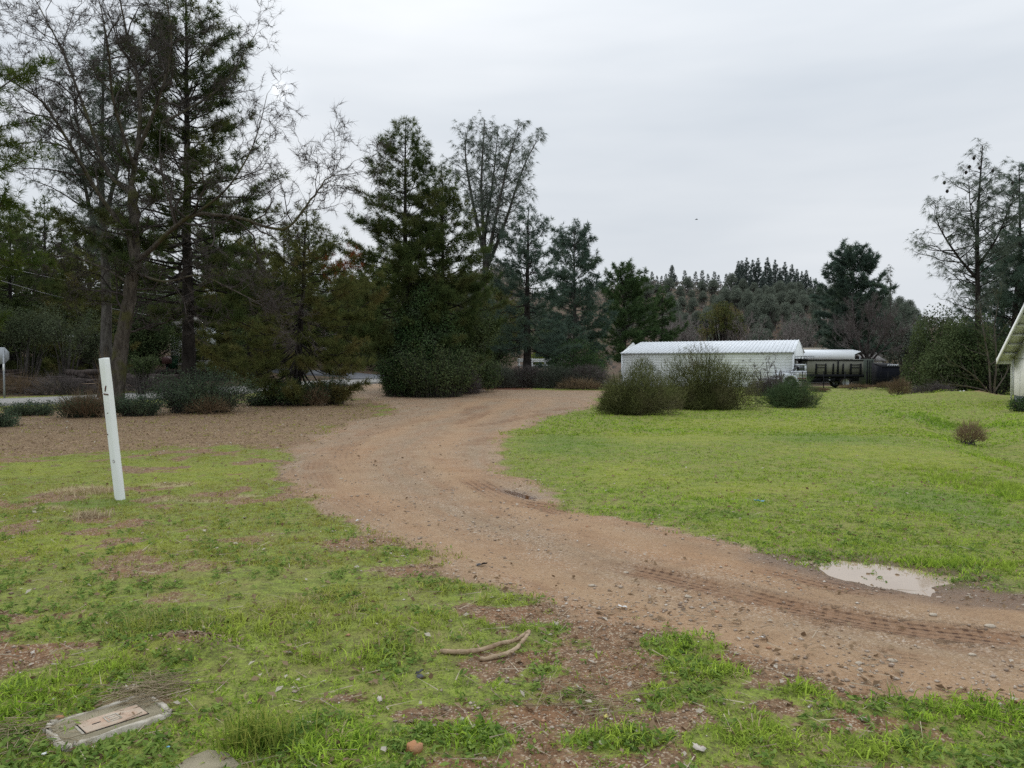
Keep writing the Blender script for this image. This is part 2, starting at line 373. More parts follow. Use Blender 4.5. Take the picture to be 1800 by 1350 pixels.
PUD2 = gp((884, 858), (905, 862), (930, 869), (948, 875), (930, 876), (905, 869), (886, 862))
SWALE = [(15.0, 25.0), (11.6, 20.0), (9.6, 14.0), (8.3, 9.5), (8.2, 7.0), (8.6, 3.0)]
TRK = [  # wheel tracks: line, half width, depth, darkness
    (gp((1020, 985), (1130, 1005), (1280, 1040), (1400, 1068), (1550, 1096), (1700, 1115), (1900, 1140)), 0.13, 0.016, 1.0),
    (gp((1270, 985), (1360, 1003), (1430, 1020), (1520, 1040), (1620, 1052)), 0.15, 0.014, 0.9),
    (gp((1370, 1075), (1450, 1096), (1520, 1110)), 0.07, 0.010, 0.8),
    (gp((1480, 1142), (1560, 1153), (1680, 1168)), 0.10, 0.008, 0.5),
    (gp((820, 835), (860, 862), (905, 882), (960, 890), (1010, 905)), 0.17, 0.02, 0.9),
    (gp((558, 806), (553, 822), (560, 842), (575, 860)), 0.16, 0.008, 0.4),
    (gp((760, 735), (700, 748), (640, 765), (610, 785), (600, 808), (615, 835)), 0.2, 0.012, 0.4),
    (gp((845, 713), (848, 722), (835, 733), (800, 745)), 0.22, 0.02, 0.7),
    (gp((825, 716), (825, 724), (812, 731)), 0.16, 0.02, 0.6),
    (gp((960, 727), (900, 738), (830, 750)), 0.2, 0.02, 0.6),
    (gp((1030, 715), (960, 722), (900, 726)), 0.25, 0.02, 0.65),
    (gp((920, 762), (860, 770), (820, 785)), 0.16, 0.012, 0.5),
    (gp((600, 870), (640, 895), (680, 920)), 0.18, 0.01, 0.3),
    (gp((730, 815), (760, 840), (800, 868)), 0.08, 0.008, 0.35),
    (gp((1100, 945), (1250, 968), (1400, 998), (1500, 1030)), 0.12, 0.008, 0.45),
    (gp((1690, 1038), (1760, 1046), (1850, 1056)), 0.3, 0.02, 0.9),
    (gp((1560, 1120), (1700, 1136), (1850, 1150)), 0.06, 0.006, 0.4),
]
TRK = [(smooth_line(a), b, c, d) for a, b, c, d in TRK]
ROADP = smooth_line([(-60, 15.0), (-36, 24.4), (-20.8, 31.6), (-14.6, 39.8), (-9.6, 48.6), (-4.0, 57.0), (4.0, 64.0), (16.0, 70.0)], 10)
ROADW = 2.6
DRIVE = smooth_line([(-8.6, 50.6), (-10.2, 55.5), (-14.0, 60.0), (-20.0, 63.0)], 8)
MOUNDS = [(*at(1480, 684, 46)[:2], 3.2, 1.3, 0.12), (*at(1405, 684, 46)[:2], 1.8, 1.0, 0.04), (*at(1685, 690, 36)[:2], 2.4, 1.4, 0.38), (*at(1560, 690, 44)[:2], 1.6, 1.2, 0.3),
          (*G(318, 1148), 0.30, 0.16, 0.10), (*G(660, 1118), 0.7, 0.35, 0.03), (*G(1230, 1132), 0.3, 0.12, 0.03)]

def H0(x, y):
    """height of the land without ruts and puddles"""
    x, y = np.asarray(x, float), np.asarray(y, float)
    z = 0.02 * (fbm(x, y, 0.35, 2, 3) - 0.5) * sstep(4, 12, y)
    left = sstep(9, -3, x)
    z = z + left * (0.72 * sstep(28, 60, y) + 0.085 * np.clip(y - 58, 0, 120) + 0.25 * sstep(-14, -40, x) * sstep(30, 50, y))
    z = z + (1 - left) * (0.2 * sstep(36, 44, y) * sstep(8, 5, x) - 0.35 * sstep(44, 62, y) * sstep(6, 12, x))
    far = sstep(105, 300, y + 10 * np.sin(x * 0.02))
    hx = 0.50 + 0.5 * np.exp(-((x - 45) / 85.0) ** 2) - 0.16 * sstep(70, 160, x) + 0.12 * sstep(10, -60, x)
    z = z + far * 29.0 * hx * (1 + 0.12 * (fbm(x, y, 0.015, 9, 3) - 0.5)) * sstep(-40, 30, x + 30)
    k = near(x, y, SWALE, 3.0)
    if k.any():
        su, sv, _ = polyline(x[k], y[k], SWALE); z[k] = z[k] - 0.28 * np.exp(-(su / 1.0) ** 2) * sstep(2, 6, y[k]) * sstep(30, 22, y[k])
    z = z + 0.10 * sstep(9.8, 14.0, x) * sstep(8, 16, y) * sstep(34, 24, y) * (1 - 0.4 * sstep(20, 30, y))
    for mx_, my_, rx, ry, h in MOUNDS:
        z = z + h * np.exp(-((x - mx_) / rx) ** 2 - ((y - my_) / ry) ** 2) * (0.8 + 0.4 * vnoise(x, y, 3.0, 4))
    return z
def rough_amp(y): return sstep(26, 9, y)
def near(x, y, ln, mg):
    a, b = np.min(ln, 0) - mg, np.max(ln, 0) + mg; return (x > a[0]) & (x < b[0]) & (y > a[1]) & (y < b[1])
def HT(x, y):
    x, y = np.asarray(x, float), np.asarray(y, float); z = H0(x, y) + 0.0
    ra = rough_amp(y)
    z = z + ra * (0.030 * (fbm(x, y, 1.6, 21, 3) - 0.5) + 0.014 * (fbm(x, y, 7.0, 25, 3) - 0.5))
    for ln, hw, dep, dk in TRK:
        k = near(x, y, ln, 4 * hw)
        if not k.any(): continue
        su, sv, L = polyline(x[k], y[k], ln); e = sstep(0, 0.3, sv) * sstep(L, L - 0.3, sv)
        z[k] = z[k] + e * dep * (-np.exp(-(su / hw) ** 4) + 0.55 * np.exp(-((np.abs(su) - hw * 1.35) / (hw * 0.35)) ** 2))
    p = np.full(x.shape, -9.0); k = near(x, y, PUD1, 0.6); p[k] = sdpoly(x[k], y[k], PUD1); z = np.where(p > -0.5, z * sstep(-0.05, -0.5, p) + (1 - sstep(-0.05, -0.5, p)) * (-0.002 - 0.040 * sstep(-0.16, 0.16, p + 0.42 * (fbm(x, y, 4.0, 31, 4) - 0.5)) + 0.008 * (fbm(x, y, 9, 33, 2) - 0.5)), z)
    p = np.full(x.shape, -9.0); k = near(x, y, PUD2, 0.6); p[k] = sdpoly(x[k], y[k], PUD2); z = np.where(p > -0.4, z * sstep(-0.1, -0.4, p) + (1 - sstep(-0.1, -0.4, p)) * (-0.004 - 0.03 * sstep(-0.06, 0.06, p)), z)
    return z
def hz(x, y): return float(H0(np.array([x]), np.array([y]))[0])
def hzf(x, y): return float(HT(np.array([x]), np.array([y]))[0])
def on(px, Y, dz=0.0):
    x = (px - CX) / FPX * Y; return np.array([x, Y, hz(x, Y) + dz])

def ell(x, y, lst, nz_):
    """soft union of patches given as (px, py, rx, ry) on the ground"""
    o = np.zeros(np.shape(x)); x, y = np.asarray(x, float), np.asarray(y, float)
    for a, b, ra, rb in lst:
        c = G(a, b); wx = G(a + ra, b)[0] - c[0]; wy = (G(a, b - rb)[1] - G(a, b + rb)[1]) / 2
        k = (np.abs(x - c[0]) < 2.2 * wx) & (np.abs(y - c[1]) < 2.2 * wy)
        if not k.any(): continue
        d = np.sqrt(((x[k] - c[0]) / wx) ** 2 + ((y[k] - c[1]) / wy) ** 2) + nz_[k]
        o[k] = np.maximum(o[k], sstep(1.35, 0.35, d))
    return o
LUSH = [(1730, 850, 80, 36), (1650, 735, 60, 10), (1780, 800, 40, 20), (640, 1120, 130, 42), (760, 1105, 90, 30), (560, 1065, 120, 30), (1230, 1132, 95, 20), (1250, 1180, 85, 22), (1150, 1225, 65, 30), (1410, 1222, 60, 24), (1600, 1240, 90, 20), (1740, 1250, 90, 36), (900, 1055, 55, 12), (790, 1038, 60, 10), (940, 1030, 30, 8),
        (420, 1100, 120, 30), (60, 1230, 90, 45), (450, 1300, 90, 40), (560, 1320, 80, 40), (1080, 1300, 120, 30), (1330, 1300, 120, 40), (1560, 1310, 120, 30), (1720, 1000, 120, 18), (280, 1110, 100, 25), (160, 1180, 100, 30), (830, 1300, 70, 25), (960, 1180, 40, 10), (950, 1105, 60, 10)]
BARE = [(1690, 696, 55, 7), (1700, 745, 40, 6), (1480, 684, 90, 5), (1050, 1080, 320, 50), (1060, 1180, 190, 70), (1000, 1250, 130, 40), (1330, 1120, 200, 40), (1420, 1170, 160, 26), (740, 1000, 130, 18), (650, 955, 90, 18), (130, 1135, 90, 10), (50, 1160, 70, 14), (330, 1140, 50, 18), (760, 1260, 120, 22),
        (1200, 1270, 100, 20), (1640, 1215, 200, 12), (1740, 1058, 110, 14), (1500, 1040, 100, 8), (580, 1230, 90, 14), (250, 1235, 60, 14), (1330, 1240, 80, 14)]
DRYP = [(150, 862, 55, 9), (160, 905, 40, 8), (360, 880, 60, 5), (280, 878, 30, 5), (300, 852, 40, 4), (420, 872, 40, 4), (90, 893, 35, 5)]
YELL = [(60, 955, 170, 18), (200, 960, 120, 12), (80, 820, 130, 18), (330, 830, 200, 22), (1180, 770, 160, 12), (1330, 745, 200, 12), (1560, 800, 150, 22), (1100, 830, 130, 20), (180, 1205, 60, 18), (250, 1155, 60, 16), (1320, 860, 160, 14)]
DEEP = [(1010, 1100, 100, 30), (1000, 780, 90, 20), (1450, 770, 130, 10), (1700, 900, 110, 40), (150, 885, 200, 8), (1600, 870, 100, 18), (1250, 905, 100, 10), (1640, 735, 50, 10)]

def masks(x, y):
    x, y = np.asarray(x, float), np.asarray(y, float); m = {}
    nb = fbm(x, y, 1.1, 61, 4) - 0.5; nf = fbm(x, y, 4.5, 65, 4) - 0.5
    w = 0.14 + 0.018 * np.clip(y, 0, 60)
    m['dirt'] = np.clip(0.5 + (sdpoly(x, y, DIRT) + (0.22 + 0.012 * y) * nb * 2 + 0.14 * nf * 2) / (2 * w), 0, 1)
    m['lit'] = np.clip(0.5 + (sdpoly(x, y, LITTER) + 3.2 * nb + 1.6 * nf) / 2.8, 0, 1)
    m['red'] = np.clip(0.5 + (sdpoly(x, y, REDLIT) + 1.0 * nb) / 1.6, 0, 1)
    su = np.zeros(x.shape); k = y > 18; su[k] = polyline(x[k], y[k], ROADP[::3])[0]; 
    q_ = 1.7 * (fbm(x, y, 2.0, 51, 5) - 0.5); m['lush'] = ell(x, y, LUSH, q_); m['bare'] = ell(x, y, BARE, q_) * (1 - 0.85 * m['lush']); m['dryp'] = ell(x, y, DRYP, q_); m['yel'] = ell(x, y, YELL, q_); m['deep'] = ell(x, y, DEEP, q_)
    fg = sstep(6.6, 4.2, y) * sstep(-1.6, -0.2, x)                                                    # scuffed verge in front of the track
    patchy = sstep(0.40, 0.58, fbm(x, y, 2.3, 71, 5)) * 0.9
    cov = 1 - 0.85 * m['bare'] - 0.85 * fg * patchy * (1 - m['lush'])
    cov = cov * (1 - 0.75 * sstep(0.44, 0.64, fbm(x, y, 2.4, 75, 5)) * sstep(-0.5, -3, x) * (1 - m['lush']))
    cov = cov * (1 - np.clip(m['dirt'] * 1.3 - 0.1, 0, 1)) * (1 - 0.95 * m['lit']) * (1 - m['red'])
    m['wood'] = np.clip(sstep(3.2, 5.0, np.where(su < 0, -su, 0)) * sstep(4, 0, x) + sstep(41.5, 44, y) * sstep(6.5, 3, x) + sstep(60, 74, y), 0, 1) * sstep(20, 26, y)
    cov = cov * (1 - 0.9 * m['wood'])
    m['cov'] = np.clip(cov, 0, 1)
    return m

# ground sheet
def axis(f0, f1, st, gr, lo, hi):
    a = list(np.arange(f0, f1 + 1e-6, st)); s = st
    while a[-1] < hi: s *= gr; a.append(a[-1] + s)
    s = st; b = []; q = f0
    while q > lo: s *= gr if lo < -50 else 1.12; q -= s; b.append(q)
    return np.array(b[::-1] + a)
gx = axis(-5.0, 6.0, 0.055, 1.05, -330, 330); gy = axis(1.9, 9.0, 0.055, 1.04, -40, 430)
XX, YY = np.meshgrid(gx, gy); fx_, fy_ = XX.ravel(), YY.ravel()
gz = HT(fx_, fy_); MK = masks(fx_, fy_)
nxx, nyy = len(gx), len(gy)
ii, jj = np.meshgrid(np.arange(nyy - 1), np.arange(nxx - 1), indexing='ij'); b0 = (ii * nxx + jj).ravel()
B = Buf(); B.add(np.stack([fx_, fy_, gz], 1), Q=np.stack([b0, b0 + 1, b0 + nxx + 1, b0 + nxx], 1))

tu = np.zeros(len(fx_)); tv = np.zeros(len(fx_)); tm = np.zeros(len(fx_))
for ln, hw, dep, dk in TRK:
    kk = np.nonzero(near(fx_, fy_, ln, 3 * hw))[0]
    if not len(kk): continue
    su, sv, L = polyline(fx_[kk], fy_[kk], ln); e = sstep(0, 0.35, sv) * sstep(L, L - 0.35, sv) * dk * sstep(hw * 1.5, hw * 0.8, np.abs(su))
    e = 1.25 * e * (0.3 + 0.7 * sstep(0.36, 0.56, fbm(fx_[kk], fy_[kk], 2.2, 81, 3)))
    k = e > tm[kk]; tm[kk] = np.where(k, e, tm[kk]); tu[kk] = np.where(k, su / hw, tu[kk]); tv[kk] = np.where(k, sv, tv[kk])
wet = np.maximum(sstep(-0.5, -0.02, sdpoly(fx_, fy_, PUD1) + 0.25 * (fbm(fx_, fy_, 3, 83, 3) - 0.5)), sstep(-0.12, 0, sdpoly(fx_, fy_, PUD2)) * 0.7)
_wx, _wy = G(1760, 1052); wet = np.maximum(wet, 0.85 * sstep(1.2, 0.5, np.hypot((fx_ - _wx) / 0.9, (fy_ - _wy) / 0.30) + 0.5 * (fbm(fx_, fy_, 5, 84, 3) - 0.5)))
CLINE = smooth_line(gp((2400, 1300), (1800, 1140), (1500, 1085), (1250, 1030), (1000, 965), (800, 890), (700, 840), (690, 800), (740, 762), (800, 735), (880, 705)), 6)
ru = np.zeros(len(fx_)); rv = np.zeros(len(fx_)); kk = np.nonzero(MK['dirt'] > 0)[0]; ru[kk], rv[kk], _ = polyline(fx_[kk], fy_[kk], CLINE)
wob = 0.35 * (fbm(fx_, fy_, 0.35, 87, 2) - 0.5)
wp = np.zeros(len(fx_)); wp[kk] = np.maximum(np.exp(-((ru[kk] - 0.75 + wob[kk]) / 0.42) ** 2), np.exp(-((ru[kk] + 0.75 + wob[kk]) / 0.42) ** 2)) + 0.7 * np.exp(-((ru[kk] - 2.0 + wob[kk]) / 0.3) ** 2)
ATT = dict(ru=ru, rv=rv, wp=np.clip(wp, 0, 1), dirt=MK['dirt'], lit=MK['lit'], red=MK['red'], cov=MK['cov'], yel=MK['yel'], deep=MK['deep'], wood=MK['wood'], tu=tu, tv=tv, tm=tm, wet=wet, dryp=MK['dryp'])

t = NT('ground_mat')
big, mid, fine, vfine = t.noise(0.5, 3.0), t.noise(2.2, 4.0, 0.65), t.noise(11, 3.0, 0.7), t.noise(60, 3.0, 0.7)
def edged(a, amt=0.5, lo=0.42, hi=0.58):
    k = t.math('ADD', t.attr(a), t.math('MULTIPLY', t.math('SUBTRACT', t.math('ADD', t.math('MULTIPLY', fine, 0.55), t.math('MULTIPLY', vfine, 0.45)), 0.5), amt * 2))
    return t.ramp(k, [(lo, 0.0), (hi, 1.0)])
soil = t.mix(t.ramp(fine, [(0.35, 0.0), (0.65, 1.0)]), (0.15, 0.088, 0.048), (0.30, 0.185, 0.105))
soil = t.mix(t.ramp(mid, [(0.45, 0.0), (0.6, 0.6)]), soil, (0.27, 0.135, 0.065))
spk = t.vor(105, 'Color'); sps = t.node('ShaderNodeSeparateColor'); t.link(spk, sps.inputs[0])
soil = t.mix(t.math('MULTIPLY', t.ramp(sps.outputs[0], [(0.0, 1.0), (0.35, 0.0)]), 0.7), soil, (0.085, 0.05, 0.03)); soil = t.mix(t.ramp(sps.outputs[1], [(0.80, 0.0), (0.92, 0.85)]), soil, (0.48, 0.39, 0.28))
gA = t.mix(t.ramp(t.math('ADD', t.math('MULTIPLY', fine, 0.5), t.math('MULTIPLY', vfine, 0.5)), [(0.38, 0.0), (0.64, 1.0)]), (0.105, 0.125, 0.03), (0.31, 0.385, 0.062))
gA = t.mix(t.math('MULTIPLY', t.ramp(mid, [(0.42, 0.0), (0.62, 1.0)]), 0.55), gA, (0.27, 0.24, 0.08))
gA = t.mix(t.math('MULTIPLY', t.math('MULTIPLY', t.attr('yel'), t.ramp(mid, [(0.35, 0.2), (0.6, 1.0)])), 0.65), gA, (0.30, 0.33, 0.045))
gA = t.mix(t.math('MULTIPLY', t.attr('deep'), 0.55), gA, (0.12, 0.20, 0.035))
gA = t.mix(t.math('MULTIPLY', t.ramp(sps.outputs[0], [(0.12, 0.75), (0.38, 0.0)]), t.ramp(fine, [(0.35, 1.0), (0.6, 0.3)])), gA, (0.11, 0.085, 0.04))
gA = t.mix(t.math('MULTIPLY', t.attr('dryp'), 0.8), gA, (0.42, 0.34, 0.19))
vg = t.vor(38, 'Color'); vgs = t.node('ShaderNodeSeparateColor'); t.link(vg, vgs.inputs[0])
litc = t.ramp(vgs.outputs[0], [(0.0, (0.10, 0.06, 0.034)), (0.35, (0.22, 0.14, 0.072)), (0.7, (0.33, 0.225, 0.125)), (0.93, (0.38, 0.27, 0.16)), (1.0, (0.55, 0.44, 0.31))])
litc = t.mix(t.math('MULTIPLY', t.ramp(mid, [(0.4, 0.0), (0.7, 1.0)]), 0.5), litc, (0.15, 0.095, 0.055))
redc = t.mix(t.ramp(fine, [(0.35, 0.0), (0.65, 1.0)]), (0.12, 0.05, 0.03), (0.26, 0.12, 0.07))
# dirt: rust-red silt, grey-tan gravel, bright chips
cx = t.node('ShaderNodeCombineXYZ'); t.link(t.math('MULTIPLY', t.attr('ru'), 2.6), cx.inputs[0]); t.link(t.math('MULTIPLY', t.attr('rv'), 0.32), cx.inputs[1])
stk = t.noise(1.0, 5.0, 0.62, cx.outputs[0], dist=0.6); stk2 = t.noise(3.5, 4.0, 0.6, cx.outputs[0])
drt = t.mix(t.ramp(t.math('ADD', t.math('MULTIPLY', big, 0.35), t.math('MULTIPLY', stk, 0.65)), [(0.40, 0.0), (0.58, 1.0)]), (0.40, 0.228, 0.116), (0.36, 0.268, 0.168))
drt = t.mix(t.math('MULTIPLY', t.ramp(stk2, [(0.5, 0.0), (0.68, 1.0)]), 0.45), drt, (0.225, 0.125, 0.07))
wpm = t.math('MULTIPLY', t.attr('wp'), t.ramp(t.math('ADD', t.math('MULTIPLY', stk, 0.6), t.math('MULTIPLY', mid, 0.4)), [(0.36, 0.25), (0.56, 1.0)]))
edge = t.ramp(t.math('ABSOLUTE', t.attr('ru')), [(0.0, 0.0), (1.0, 1.0)])
drt = t.mix(t.math('MULTIPLY', t.math('SUBTRACT', 1.0, wpm), 0.35), drt, (0.27, 0.19, 0.125))
drt = t.mix(t.math('MULTIPLY', t.ramp(fine, [(0.3, 1.0), (0.6, 0.0)]), 0.45), drt, (0.21, 0.135, 0.085))
stn = t.vor(70, 'Color'); sts = t.node('ShaderNodeSeparateColor'); t.link(stn, sts.inputs[0])
drt = t.mix(t.math('MULTIPLY', t.ramp(sts.outputs[1], [(0.80, 0.0), (0.9, 1.0)]), t.ramp(mid, [(0.38, 0.0), (0.6, 0.8)])), drt, (0.52, 0.43, 0.34))
drt = t.mix(t.math('MULTIPLY', t.ramp(sts.outputs[2], [(0.0, 1.0), (0.22, 0.0)]), 0.65), drt, (0.15, 0.095, 0.06))
drt = t.mix(t.math('MULTIPLY', t.ramp(sps.outputs[2], [(0.82, 0.0), (0.94, 0.8)]), t.ramp(mid, [(0.35, 0.15), (0.6, 1.0)])), drt, (0.52, 0.42, 0.31))
drt = t.mix(t.math('MULTIPLY', wpm, 0.62), drt, t.mix(mid, (0.43, 0.24, 0.12), (0.40, 0.275, 0.165)))
# tread marks
wvn = t.math('SINE', t.math('ADD', t.math('MULTIPLY', t.attr('tv'), 2 * math.pi / 0.075), t.math('MULTIPLY', t.math('ABSOLUTE', t.attr('tu')), 2.4)))
wv2 = t.math('SINE', t.math('MULTIPLY', t.attr('tu'), 13.0))
trd = t.math('MULTIPLY', t.ramp(wvn, [(0.2, 0.55), (0.6, 1.0)]), t.ramp(wv2, [(0.2, 0.3), (0.75, 1.0)]))
trf = t.math('MULTIPLY', t.math('MULTIPLY', trd, t.attr('tm')), t.ramp(fine, [(0.36, 0.1), (0.55, 1.0)]))
drt = t.mix(t.math('MULTIPLY', t.attr('tm'), 0.45), drt, (0.28, 0.145, 0.075))
drt = t.mix(t.math('MULTIPLY', trf, 0.8), drt, (0.085, 0.043, 0.026))
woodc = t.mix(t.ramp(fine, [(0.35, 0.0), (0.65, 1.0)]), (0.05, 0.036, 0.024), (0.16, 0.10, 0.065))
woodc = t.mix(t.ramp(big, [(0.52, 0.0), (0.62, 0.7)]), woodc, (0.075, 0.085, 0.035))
c = t.mix(edged('cov', 0.55, 0.3, 0.5), soil, gA)
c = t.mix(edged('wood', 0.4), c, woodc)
c = t.mix(edged('lit', 0.6, 0.4, 0.6), c, litc)
c = t.mix(edged('red', 0.5), c, redc)
c = t.mix(edged('dirt', 0.38, 0.38, 0.6), c, drt)
c = t.mix(t.math('MULTIPLY', t.attr('wet'), 0.78), c, (0.125, 0.072, 0.042))
rgh = t.math('SUBTRACT', 0.92, t.math('MULTIPLY', t.attr('wet'), 0.6))
hgt = t.math('ADD', t.math('ADD', t.math('MULTIPLY', fine, 1.1), t.math('MULTIPLY', vfine, 0.7)), t.math('MULTIPLY', trf, -0.9))
hgt = t.math('ADD', hgt, t.math('MULTIPLY', t.vor(45), -0.4))
t.pbsdf(c, rgh, normal=t.bump(hgt, 0.9, 0.022), spec=0.25)
ground = B.build('ground', t.m, smooth=True); tag(ground, 'ground of grass, leaf litter and red dirt', kind='structure')
for k, v in ATT.items():
    a = ground.data.attributes.new(k, 'FLOAT', 'POINT'); a.data.foreach_set('value', v.astype(np.float32))

# water in the two puddles
t = NT('muddy_water'); n = t.noise(3.0, 2.0)
t.pbsdf(t.mix(n, (0.34, 0.245, 0.165), (0.46, 0.35, 0.25)), 0.04, normal=t.bump(t.noise(14, 2.0), 0.02, 0.01), spec=0.9); M['water'] = t.m
t = NT('brown_water'); t.pbsdf((0.13, 0.06, 0.025), 0.05, spec=0.5); M['water_brown'] = t.m
def puddle(poly, z, grow, mat, label):
    P = np.array(poly); c = P.mean(0); P = c + (P - c) * (1 + grow); V = [(x, y, z) for x, y in P] + [(c[0], c[1], z)]
    o = Buf().add(V, T=[(i, (i + 1) % len(P), len(P)) for i in range(len(P))]).build('puddle', mat); tag(o, label, 'puddle', kind='thing'); return o
puddle(PUD1, -0.022, 0.25, M['water'], 'large pale muddy puddle beside the grass edge of the dirt track')
puddle(PUD2, -0.019, 0.15, M['water_brown'], 'small narrow brown puddle in a rut at the bend of the track')

# ------------------------------------------------------------------ road across the back
def strip(line, w0, w1, dz, n=5, skirt=True):
    P = np.asarray(line); T = nrm(np.gradient(P, axis=0)); N = np.stack([-T[:, 1], T[:, 0]], 1); V = []
    for k in range(n):
        q = P + N * (w0 + (w1 - w0) * k / (n - 1)); V.append(np.stack([q[:, 0], q[:, 1], H0(P[:, 0], P[:, 1]) * 0.8 + H0(q[:, 0], q[:, 1]) * 0.2 + dz], 1))
    if skirt:
        V = [V[0] - [0, 0, 0.3]] + V + [V[-1] - [0, 0, 0.3]]; n += 2
    V = np.stack(V, 1); m = len(P); i, j = np.meshgrid(np.arange(m - 1), np.arange(n - 1), indexing='ij'); b = (i * n + j).ravel()
    return V.reshape(-1, 3), np.stack([b, b + n, b + n + 1, b + 1], 1)
t = NT('asphalt'); n = t.noise(0.6, 4.0); f = t.noise(30, 4.0)
t.pbsdf(t.mix(t.math('MULTIPLY', f, 0.6), t.mix(n, (0.30, 0.29, 0.27), (0.42, 0.405, 0.38)), (0.13, 0.125, 0.12)), 0.9, normal=t.bump(f, 0.5, 0.01), spec=0.2); M['asphalt'] = t.m
t = NT('asphalt_dark'); f = t.noise(20, 4.0); t.pbsdf(t.mix(f, (0.085, 0.09, 0.10), (0.15, 0.155, 0.17)), 0.85, spec=0.3); M['asphalt_dark'] = t.m
M['roadpaint'] = plain('roadpaint', (0.75, 0.70, 0.58), 0.8, dirt=0.5, sc=6)
V, Q = strip(ROADP, -ROADW, ROADW, 0.06); o = Buf().add(V, Q=Q).build('road', M['asphalt'], smooth=True); tag(o, 'narrow grey asphalt road crossing behind the trees', kind='structure')
V, Q = strip(ROADP, ROADW - 0.28, ROADW - 0.14, 0.068, 2, False); o = Buf().add(V, Q=Q).build('edge_line', M['roadpaint']); tag(o, 'pale edge line painted along the road', kind='structure')
V, Q = strip(ROADP, -ROADW + 0.14, -ROADW + 0.26, 0.068, 2, False); o = Buf().add(V, Q=Q).build('edge_line', M['roadpaint']); tag(o, 'pale edge line painted along the road', kind='structure')
V, Q = strip(DRIVE, -2.2, 2.2, 0.075); o = Buf().add(V, Q=Q).build('driveway', M['asphalt_dark'], smooth=True); tag(o, 'dark asphalt driveway branching off the road', kind='structure')

# ------------------------------------------------------------------ grass, weeds, fallen leaves, gravel: stuff
M['grass'] = colored('grass_blades', 0.35)
M['bits'] = colored('ground_bits', 0.0)
def scatter(n, y0, y1, pw=1.0, side=0.74):
    """points in the wedge of ground before the camera, a good margin included; nearer ground is denser"""
    u = rng.random(n); y = (y0 ** (1 - pw) + u * (y1 ** (1 - pw) - y0 ** (1 - pw))) ** (1 / (1 - pw)) if pw != 1 else y0 * (y1 / y0) ** u
    x = rng.uniform(-1, 1, n) * (y * side + 0.9); return x, y
def grass_col(x, y, m, n):
    v = rng.random(n)[:, None]; g = np.array([0.115, 0.215, 0.026]) * (1 - v) + np.array([0.46, 0.64, 0.08]) * v
    ol = np.array([0.40, 0.385, 0.105]); st = np.array([0.48, 0.40, 0.22])
    low = sstep(0.40, 0.62, fbm(x, y, 0.7, 91, 3))[:, None]
    leftw = sstep(1.5, -2.0, x)[:, None] * sstep(3.2, 6.0, y)[:, None]
    g = g * (1 - 0.5 * low * (0.4 + 0.6 * leftw)) + ol * 0.5 * low * (0.4 + 0.6 * leftw)
    g = g * (1 - 0.6 * leftw) + np.array([0.39, 0.345, 0.095]) * 0.6 * leftw
    g = g * (1 - 0.6 * m['yel'][:, None]) + np.array([0.37, 0.45, 0.055]) * 0.6 * m['yel'][:, None]
    g = g * (1 - 0.45 * m['deep'][:, None]) + np.array([0.11, 0.22, 0.03]) * 0.45 * m['deep'][:, None]
    dry = (rng.random(n) < 0.04 + 0.11 * leftw[:, 0] + 0.8 * m['dryp'])[:, None]
    return np.where(dry, st * rng.uniform(0.6, 1.15, (n, 1)), g)
def blades(name, label, n, y0, y1, pw, hgt, wid, bend=0.5, per=5, curved=True):
    x, y = scatter(n, y0, y1, pw); m = masks(x, y)
    p = m['cov'] * (0.55 + 0.45 * m['lush']) + 0.02 * (1 - m['dirt'])
    clump = sstep(0.30, 0.55, fbm(x, y, 6.0, 95, 3)); p = p * (0.35 + 0.65 * clump)
    k = rng.random(n) < p; x, y = x[k], y[k]; m = {a: b[k] for a, b in m.items()}; n = len(x)
    c = grass_col(x, y, m, n); h = hgt * rng.uniform(0.5, 1.2, n) * (0.75 + 0.95 * m['lush'] + 0.5 * m['dryp']) * (0.8 + 0.5 * vnoise(x, y, 2.5, 7))
    h = h * (1 - 0.35 * m['yel'])
    x = np.repeat(x, per); y = np.repeat(y, per); h = np.repeat(h, per) * rng.uniform(0.6, 1.15, n * per); c = np.repeat(c, per, 0) * rng.uniform(0.75, 1.2, (n * per, 1))
    sp = 0.35 * hgt + 0.01
    x = x + rng.normal(0, sp, n * per); y = y + rng.normal(0, sp, n * per); z = HT(x, y) - 0.004; N = n * per
    ang = rng.random(N) * 2 * np.pi; b = rng.uniform(0.15, 1.0, N) * bend * 2
    D = np.stack([np.cos(ang) * b, np.sin(ang) * b, np.ones(N)], 1); P0 = np.stack([x, y, z], 1)
    bf = Buf()
    if curved:
        P1 = P0 + nrm(D * [0.55, 0.55, 1]) * (h * 0.55)[:, None]; P2 = P0 + nrm(D * [1.1, 1.1, 0.9]) * h[:, None]
        w = wid * rng.uniform(0.7, 1.4, N); U = np.stack([-np.sin(ang), np.cos(ang), 0 * ang], 1) * (w / 2)[:, None]
        V = np.stack([P0 - U, P0 + U, P1 + U * 0.8, P1 - U * 0.8, P2], 1).reshape(-1, 3); q = np.arange(N)[:, None] * 5
        bf.add(V, T=q + np.array([[3, 2, 4]]), Q=q + np.array([[0, 1, 2, 3]]), col=np.repeat(c, 5, 0))
    else:
        bf.tris(P0, P0 + nrm(D) * h[:, None], wid, col=c)
    o = bf.build(name, M['grass']); tag(o, label, 'grass', kind='stuff'); return o
blades('grass', 'short green grass on the verge in front of the track', 28000, 1.9, 7.0, 1.15, 0.046, 0.0062, 1.25, 7)
blades('grass', 'short grass on the flat ground around the track', 95000, 6.0, 20.0, 0.85, 0.052, 0.011, 0.8, 5, False)
blades('grass', 'bright short grass of the far meadow', 90000, 17.0, 46.0, 0.7, 0.075, 0.03, 0.8, 3, False)
